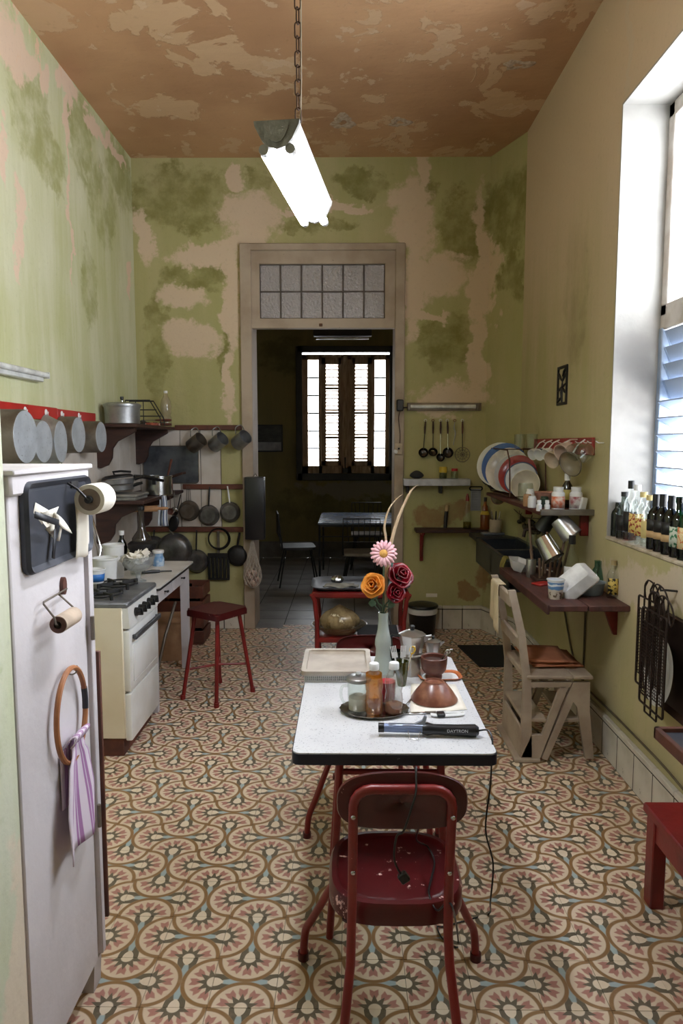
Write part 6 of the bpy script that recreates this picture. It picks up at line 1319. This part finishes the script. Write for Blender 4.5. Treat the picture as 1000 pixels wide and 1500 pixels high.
# foam takeaway box leaning
fb = thing('foam_box', 'white foam takeaway box propped up on its edge on counter', 'takeaway box', oc(846, 877) + Vector((-.008, .05, .085)), (0, 0, 0))
fb.rotation_euler = (Matrix.Rotation(-.12, 3, 'Z') @ Matrix.Rotation(-.72, 3, 'Y') @ Matrix.Rotation(.55, 3, 'X')).to_euler()
o_ = rrect(-.105, .105, -.08, .08, .018); i_ = rrect(-.078, .078, -.055, .055, .014); n = len(o_)
g = G(); g._add([(*p_, -.028) for p_ in o_] + [(*p_, -.022) for p_ in o_] + [(*p_, .028) for p_ in i_], [(k * n + i, k * n + (i + 1) % n, (k + 1) * n + (i + 1) % n, (k + 1) * n + i) for k in range(2) for i in range(n)] + [tuple(range(2 * n, 3 * n))]); g.o('lid', mat('foam', (236, 236, 236), .6), fb, sol=.003)
g = G(); g._add([(*p_, -.030) for p_ in o_] + [(*p_, -.045) for p_ in rrect(-.09, .09, -.066, .066, .014)], [(i, (i + 1) % n, n + (i + 1) % n, n + i) for i in range(n)] + [tuple(range(n, 2 * n))]); g.o('tray', bpy.data.materials['foam'], fb, sol=.003)
yc = thing('yogurt_cup', 'blue and white printed yoghurt cup at counter corner', 'cup', oc(816, 879) + Vector((0, .035, 0)), (0, 0, .3))
def yog():
    ma, t, b = newmat('yoghurt_print'); sp = t.nodes.new('ShaderNodeSeparateXYZ'); t.links.new(coords(t), sp.inputs[0]); z = V(t, sp.outputs[2]); nz = noise(t, coords(t), 40, 3)
    f = (z + (nz - .5) * .02); col = mixc(t, f.sm(.050, .054), (206, 196, 180), (96, 140, 190)); col = mixc(t, f.sm(.068, .07) - f.sm(.078, .08), col, (226, 230, 236)); col = mixc(t, (1.0 - f.sm(.040, .044)) * nz.sm(.5, .54), col, (104, 84, 66)); col = mixc(t, z.sm(.088, .09), col, (226, 230, 236))
    t.links.new(col, b.inputs['Base Color']); b.inputs['Roughness'].default_value = .4; return ma
G().lathe(shell([(.032, 0), (.034, .003), (.043, .100)], .0015), 28).o('cup', yog(), yc); G().lathe([(.043, .098), (.047, .099), (.047, .103), (.0435, .104)], 28).o('rim', M_plw, yc)
tag(G().box(-.05, .05, -.035, .035, 0, .012, .003).o('red_sponge_dish', mat('red_plastic', (188, 52, 46), .4), None, oc(793, 858) + Vector((.01, .03, 0)), (0, 0, .5)), 'flat red plastic dish behind the yoghurt cup', 'dish')
rm = thing('rum_bottle', 'clear rum bottle with yellow black-lettered label on counter end', 'bottle', oc(907, 876) + Vector((-.03, .015, 0)))
G().lathe([(0, 0), (.031, 0), (.033, .006), (.033, .11), (.026, .135), (.013, .155), (.013, .178), (0, .178)], 28).o('glass', M_glass, rm); G().lathe([(0, .172), (.0155, .172), (.0155, .195), (0, .196)], 20).o('cap', mat('gold_cap', (190, 170, 130), .4, .5), rm)
def scribble(n, bg, ink, sc=34, ax=2):
    ma, t, b = newmat(n); nz = noise(t, coords(t), sc, 2); t.links.new(mixc(t, nz.sm(.52, .56), bg, ink), b.inputs['Base Color']); b.inputs['Roughness'].default_value = .6; return ma
G().grid(lambda u, v: (.0337 * math.cos(3.5 + u * 1.7), .0337 * math.sin(3.5 + u * 1.7), .02 + .085 * v), 10, 2).o('label', scribble('lettered_yellow_label', (206, 180, 90), (36, 32, 24), 60), rm, sol=.0006)

# ---------------------------------------------------------------- fretwork plaque and bottles on the window sill
a, b_ = atX(818, 540, XR - .005), atX(829, 590, XR - .005)
pq = thing('wall_plaque', 'small black fretwork plaque on the olive wall', 'plaque', (XR, (a.y + b_.y) / 2, (a.z + b_.z) / 2)); hw, hh = abs(a.y - b_.y) / 2, abs(a.z - b_.z) / 2
g = G()
for s in (-1, 1): g.box(-.012, -.001, s * hw - .008, s * hw + .008, -hh - .008, hh + .008); g.box(-.012, -.001, -hw, hw, s * hh - .008, s * hh + .008)
g.o('frame', M_black, pq)
g = G()
for q in ((-hw, hh * .7, 0, hh * .2), (0, hh * .2, hw, hh * .8), (-hw, hh * .1, hw, -hh * .3), (0, hh * .2, 0, -hh), (-hw, -hh * .5, 0, -hh * .1), (0, -hh * .6, hw, -hh * .9), (-hw, hh, 0, hh * .5)): g.tube([(-.006, q[0], q[1]), (-.006, (q[0] + q[2]) / 2 + .01, (q[1] + q[3]) / 2), (-.006, q[2], q[3])], [.004, .010, .004], 6)
g.o('figure', M_black, pq)
SILL = WZ0
M_lh = scribble('cream_label_red_print', (226, 200, 120), (150, 50, 36), 60); M_lb = mat('black_label', (26, 26, 26), .5); M_lc = mat('tan_label', (206, 170, 122), .6); M_lg = scribble('green_white_label', (196, 204, 190), (40, 110, 70), 60); M_lo = scribble('orange_white_label', (216, 196, 150), (196, 96, 50), 70)
def wine(h, r): return [(0, 0), (r, 0), (r * 1.03, .006), (r * 1.03, h * .60), (r * .86, h * .68), (r * .42, h * .76), (r * .38, h * .97), (r * .42, h * .975), (r * .42, h), (0, h)]
def rum(h, r): return [(0, 0), (r, 0), (r * 1.03, .006), (r * 1.03, h * .62), (r * .9, h * .70), (r * .45, h * .80), (r * .40, h * .96), (0, h * .96)]
BT = [(899, 788, .19, .032, M_dgreen, None, None, 'short dark green bottle at far end of the sill'), (908, 793, .24, .036, glass('grey_glass', (150, 160, 156), .2), M_lb, M_black, 'clear bottle with black label near the white reveal'), (917, 796, .29, .033, M_glass, M_lb, M_plblack, 'tall clear bottle with black cap on the sill'), (926, 799, .285, .034, M_glass, M_lh, M_plw, 'clear rum bottle with pale cap and red-printed label'), (935, 802, .255, .034, M_glass, M_lh, M_label, 'clear rum bottle with cork-coloured cap on the sill'), (944, 806, .245, .033, M_glass, M_label, M_label, 'clear bottle with plain yellow label beside dark wine bottles'), (953, 810, .26, .036, M_wine, M_lc, M_plblack, 'first dark wine bottle with tan neck label by the rum bottles'), (963, 814, .265, .036, M_wine, M_lc, M_plblack, 'middle dark wine bottle of three on the sill'), (975, 818, .265, .037, M_wine, M_lc, M_plblack, 'third dark wine bottle beside the green bottles'), (987, 823, .26, .036, M_dgreen, M_lg, M_dgreen, 'dark green bottle with round white-green label on sill'), (999, 827, .27, .036, M_glassg, M_lo, M_glassg, 'bright green bottle with orange label on sill')]
for k, (x, y, h, r, gm, lm, cm, lb) in enumerate(BT):
    p = atZ(x, y, SILL); p = Vector((max(p.x, 0) + .0, p.y, SILL)); t = thing('glass_bottle', lb, 'bottle', (XR + .045, atX(x, y - 2, XR + .03).y, SILL), 0, 'bottles on the window sill')
    pr = wine(h, r) if gm in (M_wine, M_dgreen, M_glassg) and k else rum(h, r)
    G().lathe(pr, 26).o('glass', gm, t)
    if cm: G().lathe([(0, h * .92), (r * .5, h * .92), (r * .5, h * (1.02 if k != 2 else 1.06)), (0, h * 1.025 if k != 2 else h * 1.065)] if gm is not M_wine else [(r * .45, h * .78), (r * .46, h * .80), (r * .45, h * 1.0), (0, h * 1.005)], 20).o('cap', cm, t)
    if lm:
        z0_, z1_ = (.18, .52) if lm not in (M_lc,) else (.22, .34)
        G().grid(lambda u, v: (r * 1.05 * math.cos(2.2 + u * 3.2), r * 1.05 * math.sin(2.2 + u * 3.2), h * (z0_ + (z1_ - z0_) * v)), 14, 2).o('label', lm, t, sol=.0006)
    if gm is M_wine: G().grid(lambda u, v: (r * 1.045 * math.cos(2.2 + u * 3.2), r * 1.045 * math.sin(2.2 + u * 3.2), h * (.35 + .2 * v)), 14, 2).o('front_label', M_lb, t, sol=.0006)
    if k in (1, 2): G().lathe([(0, .005), (r * .95, .006), (r * .97, h * .15), (0, h * .15)], 22).o('liquid', M_rum, t)

# ---------------------------------------------------------------- wire grills, oval plate and tray on the right wall
tray = thing('roasting_tray', 'large dark brown oven tray hanging behind the oval plate', 'tray', (XR - .002, 2.93, .52))
G().prism(rrect(-.25, .235, 0, .42, .06), -.012, -.003, 'x').o('panel', mat('dark_brown_metal', (46, 32, 28), .45, .4), tray)
o_, i_ = rrect(-.25, .235, 0, .42, .06), rrect(-.225, .21, .025, .395, .045); n = len(o_)
g = G(); g._add([(-.010, *p_) for p_ in o_] + [(-.028, *p_) for p_ in o_] + [(-.012, *p_) for p_ in i_], [(k * n + i, k * n + (i + 1) % n, (k + 1) * n + (i + 1) % n, (k + 1) * n + i) for k in range(2) for i in range(n)]); g.o('rim', mat('brown_rim', (70, 48, 40), .5, .4), tray)
c = atX(968, 984, XR - .06); ov = thing('oval_plate', 'white oval serving plate hanging behind the wire grill', 'plate', (XR - .055, c.y, c.z)); ov.rotation_euler = (0, -PI / 2 + .10, 0)
g = G(); g.lathe(shell([(.08, 0), (.095, .004), (.105, .012), (.150, .020)], .005), 44, sx=1.0, sy=.90); g.o('plate', M_white, ov)
def grill(lb, yc_, dx, w, zt, zb, mesh):
    t = thing('wire_grill', lb, 'grill', (XR - dx, yc_, zb), (0, 0, 0), 'wire grills on the window wall'); H_ = zt - zb
    g = G(); g.tube([(0, y_, z_) for y_, z_ in rrect(-w, w, 0, H_, .012)], .005, 6, True)
    for q in range(3): g.tube([(0, -w + (q + 1) * w / 2, -.03), (0, -w + (q + 1) * w / 2, H_ + .05), (.0, -w + (q + 1) * w / 2 - .03, H_ + .085)], .0042, 6)
    g.tube([(0, -w * .5, -.03), (0, w * .5, -.03)], .004, 6); g.o('frame', mat('rusty_grill_wire', (52, 38, 32), .6, .5) if 'rusty_grill_wire' not in bpy.data.materials else bpy.data.materials['rusty_grill_wire'], t)
    m_ = bpy.data.materials['rusty_grill_wire']
    if mesh:
        g = G(); st_ = .016; nn = int(2 * w / st_)
        for q in range(1, nn): g.tube([(0, -w + q * st_, H_ * .12), (0, -w + q * st_, H_ * .86)], .0016, 4)
        z_ = H_ * .12
        while z_ < H_ * .86: g.tube([(0, -w, z_), (0, w, z_)], .0016, 4); z_ += .014
        g.tube([(0, -w, H_ * .86), (0, w, H_ * .86)], .003, 5); g.tube([(0, -w, H_ * .12), (0, w, H_ * .12)], .003, 5)
        g.o('mesh', m_, t)
    for q in range(2):
        y0_ = -w * .3 + q * w * .7; G().tube(spline([(0, y0_, H_), (-.01, y0_ - .01, H_ + .06), (-.01, y0_ - .05, H_ + .09), (.0, y0_ - .10, H_ + .07), (.005, y0_ - .125, H_ + .02), (0, y0_ - .115, H_ - .02), (0, y0_ - .095, H_ + .01), (0, y0_ - .085, H_ + .05)], 4), .0036, 6).o('handle', m_, t)
    return t
grill('front hinged wire grill basket hanging on window wall', atX(957, 930, XR - .115).y, .115, .115, .965, .545, True)
grill('rear wire grill basket hanging close against window wall', atX(950, 930, XR - .075).y, .075, .12, .985, .58, True)
nl_ = tag(G().tube([(XR, 2.93, 1.045), (XR - .05, 2.93, 1.05), (XR - .07, 2.93, 1.048), (XR - .075, 2.93, 1.065)], .005).o('wall_nail', M_black), 'bent iron nail holding the wire grills on window wall', 'nail')
cbl = tag(G().tube(spline([(XR - .012, 4.4, .60), (XR - .012, 4.2, .36), (XR - .012, 3.95, .26), (XR - .012, 3.5, .262), (XR - .012, 3.0, .26), (XR - .012, 2.7, .245), (XR - .012, 2.45, .28)], 6), .006, 6).o('wall_cable', mat('grey_cable', (96, 86, 66), .7)), 'dirty cable running along the top of the white skirting', 'cable')
tag(G().tube([(XR - .010, 4.02, .26), (XR - .010, 4.02, .84)], .006, 6).o('riser_cable', bpy.data.materials['grey_cable']), 'thin vertical cable on the wall under the counter', 'cable')

# ---------------------------------------------------------------- step chair
sc_ = thing('step_chair', 'beige painted wooden chair that folds into library steps', 'chair', (1.08, 3.76, 0))
M_beige = mat('scuffed_beige_paint', (176, 160, 142), .7, c2=(150, 132, 116), sc=5, wear=(104, 84, 68), wsc=26, wl=.68, bmp=.1)
cz = lambda zx, zy: (720 + .2 * zx, 820 + .2 * zy)
YN, YF = 3.54, 3.96
def prof2(L, Y_): return [(lambda q: (q.x - 1.08, max(q.z, 0)))(atY(*cz(*p_), Y_)) for p_ in L]
up_ = [(118, 225), (172, 222), (240, 520), (285, 890), (290, 1440), (208, 1440), (226, 900), (192, 560)]
blk = [(285, 1280), (365, 1280), (500, 925), (556, 925), (350, 1447), (208, 1447)]
rl = [(283, 892), (585, 892), (565, 930), (283, 930)]
fr_ = [(592, 893), (715, 893), (712, 1100), (742, 1447), (680, 1450), (622, 1075), (592, 1035), (402, 1462), (362, 1447)]
for nm, L, xo in (('rear_frame', (up_, blk, rl), 0), ('front_frame', (fr_,), 0)):
    for y0_ in (YN - 3.76 - .012, YF - 3.76 - .012):
        g = G()
        for P2 in L: g.prism(prof2(P2, YN), y0_, y0_ + .026)
        g.o(nm, M_beige, sc_)
ws2 = YF - YN
yl, yr = YN - 3.76, YF - 3.76
X0 = lambda zx, zy: atY(*cz(zx, zy), YN).x - 1.08
G().box(X0(280, 890) - .02, X0(585, 890), yl - .02, yr + .02, .452, .472, .005).o('seat_rear', M_beige, sc_)
G().box(X0(588, 890), X0(735, 890), yl - .02, yr + .02, .452, .472, .005).o('seat_front', M_beige, sc_)
zt_ = atY(*cz(100, 240), YN).z
G().box(X0(145, 240) - .012, X0(145, 240) + .012, yl, yr, .83, .895, .005).o('back_rail', M_beige, sc_)
G().box(X0(215, 600) - .012, X0(215, 600) + .012, yl, yr, .60, .66, .005).o('back_rail', M_beige, sc_)
G().box(X0(255, 850) - .012, X0(255, 850) + .012, yl, yr, .44, .475, .005).o('back_rail', M_beige, sc_)
G().box(X0(225, 1180), X0(400, 1180), yl, yr, .215, .235, .004).o('step', M_beige, sc_)
G().box(X0(520, 1180), X0(640, 1180), yl, yr, .215, .235, .004).o('step', M_beige, sc_)
G().box(X0(205, 1440) - .03, X0(350, 1440), yl - .02, yr + .02, .0, .022, .004).o('base_board', M_beige, sc_)
G().box(X0(210, 1300), X0(216, 1300) + .012, yl, yr, .02, .18, .003).o('kick_board', M_beige, sc_)
rx_ = sc_.location.x + X0(145, 240)
tag(cloth('tea_towel', lambda u, v: ((-.020 - .012 * abs(math.sin(u * 5)) * v if v > .3 else .02 - .04 * v / .3) + (0.0 if v > .12 else 0), (u - .5) * .17 + .010 * math.sin(v * 5), (.009 if v < .3 else .009 - .27 * (v - .3) / .7 * (1 - .25 * u)) ), 14, 16, mat('cream_cotton', (212, 196, 166), .95, c2=(196, 178, 146)), None, loc=(rx_, 3.84, .895), sol=.004), 'cream cloth hung over the top rail of the step chair', 'cloth')
M_kraft = mat('brown_paper', (178, 116, 82), .85, c2=(158, 98, 68), sc=7, wear=(120, 66, 50), wsc=18, wl=.68)
for k in range(6):
    w_, h_ = .135 - .006 * k, .15
    tag(G().grid(lambda u, v: ((u - .5) * 2 * w_, (v - .5) * 2 * h_, .003 * math.sin(u * 5 + k) * math.sin(v * 4 + k)), 8, 8).o('paper_bag', M_kraft, None, (1.13 - .012 * k + .02 * math.sin(k * 3), 3.79 + .012 * math.cos(k * 2), .478 + .007 * k), (0, 0, .12 * math.sin(k * 2.3)), sol=.004), ['lowest', 'second lowest', 'third', 'fourth', 'last but one', 'topmost'][k] + ' flattened brown paper bag in the stack on step chair', 'paper bag', 'paper bags on the step chair')

# ---------------------------------------------------------------- floor pieces and right foreground
mp = [atZ(x, y, 0) for x, y in ((671, 947), (700, 978), (790, 980), (770, 945))]; mc = sum(mp, Vector()) / 4
tag(G().prism([((q_ - mc).x, (q_ - mc).y) for q_ in (Vector((.905, 5.64, 0)), Vector((.985, 5.10, 0)), Vector((1.36, 5.10, 0)), Vector((1.355, 5.64, 0)))], 0, .012, 'z').o('floor_mat', mat('black_rubber', (18, 18, 20), .8, bmp=.3, bsc=120), None, (mc.x, mc.y, .0005)), 'black rubber mat on tiles in front of the sink', 'mat')
bn = thing('waste_bin', 'round black waste bin with white liner against the back wall', 'bin', (.655, 6.03, 0)); G().lathe(shell([(.105, 0), (.11, .01), (.125, .23)], .004), 28).o('bin', M_plblack, bn); G().lathe([(.128, .19), (.131, .20), (.131, .236), (.122, .24), (.12, .22)], 28).o('liner', M_plw, bn); G().lathe([(0, .285), (.06, .283), (.13, .265), (.137, .255), (.137, .245), (0, .245)], 28).o('lid', M_plblack, bn)
tag(G().box(-.05, .05, -.001, .001, -.016, .016).o('wall_flake', M_paper, None, atY(632, 872, YB - .003)), 'torn white paper scrap stuck low on the back wall', 'paper')
bx0, by1, bzt = 1.075, 2.42, .372
bnc = thing('red_bench', 'low red painted wooden bench along the window wall', 'bench', (1.22, 1.95, 0))
G().box(bx0 - 1.22, .15, -.50, by1 - 1.95 + .015, bzt - .035, bzt, .006).o('top', M_red, bnc)
for sx in (bx0 - 1.22 + .012, .095):
    for sy in (-.46, by1 - 1.95 - .055): G().box(sx, sx + .05, sy, sy + .06, 0, bzt - .03, .004).o('leg', M_red, bnc)
G().box(bx0 - 1.22 + .02, bx0 - 1.22 + .045, -.44, by1 - 1.95 - .03, bzt - .12, bzt - .03, .003).o('apron', M_red, bnc)
rd = thing('radio', 'black loudspeaker box with grille standing on red bench', 'speaker', (1.27, 2.02, bzt)); G().box(-.12, .115, -.20, .19, 0, .235, .008).o('cabinet', M_plblack, rd)
G().box(-.125, -.118, -.185, .175, .015, .185, .002).o('grille', mat('speaker_cloth', (34, 36, 36), .8, wear=(70, 72, 72), wsc=150, wl=.55), rd); G().box(-.126, -.118, -.19, .18, .195, .225, .002).o('control_strip', mat('dark_grey_plastic', (52, 52, 54), .4), rd)
tz = .75; wtb = thing('wall_table', 'dark-topped wooden wall table with raised edge over the bench', 'table', (1.2, 1.7, tz))
G().box(-.19, .195, -.5, .50, -.035, -.015, .003).o('top', M_slate, wtb)
for nm, q in (('edge', (-.20, -.182, -.5, .51, -.04, .0)), ('edge', (-.20, .195, .495, .51, -.04, .0))): G().box(*q, .003).o(nm, M_bwood, wtb)
for y_ in (-.4, .30): G().prism([(.197, -.035), (-.10, -.035), (.17, -.24), (.197, -.24)], y_, y_ + .025).o('bracket', M_bwood, wtb)

# ---------------------------------------------------------------- old fitting holes in the ceiling plaster
for k, (x, y) in enumerate(((502, 179), (585, 179), (757, 95))):
    p = atZ(x, y, ZC); ro = thing('ceiling_patch', ['broken plaster ring on ceiling directly beyond the hanging lamp', 'smaller broken plaster ring on ceiling beside the first', 'chipped white plaster crescent on ceiling towards the window wall'][k], 'plaster ring', (p.x, p.y, ZC))
    g = G(); R_ = .085 - .02 * (k > 0); g.lathe([(.02, -.004), (.04, -.010), (R_ * .7, -.012), (R_, -.003), (R_ * 1.03, 0)], 22, sx=1 + .25 * k, sy=1.4 - .3 * k)
    for v in g.bm.verts: a_ = math.atan2(v.co.y, v.co.x); s_ = 1 + .22 * math.sin(a_ * 3 + k) + .12 * math.sin(a_ * 7 + 2 * k); v.co.x *= s_; v.co.y *= s_; v.co.z *= .6 + .5 * math.sin(a_ * 2 + k)
    g.o('rim', mat('chipped_plaster', (196, 176, 156), .9, c2=(160, 136, 112), sc=30, bmp=.6, bsc=40), ro)
    if k == 0: G().lathe([(0, -.003), (.03, -.003)], 14, sy=1.4).o('hole', mat('bare_brown_plaster', (176, 134, 98), .95), ro, sol=.002)
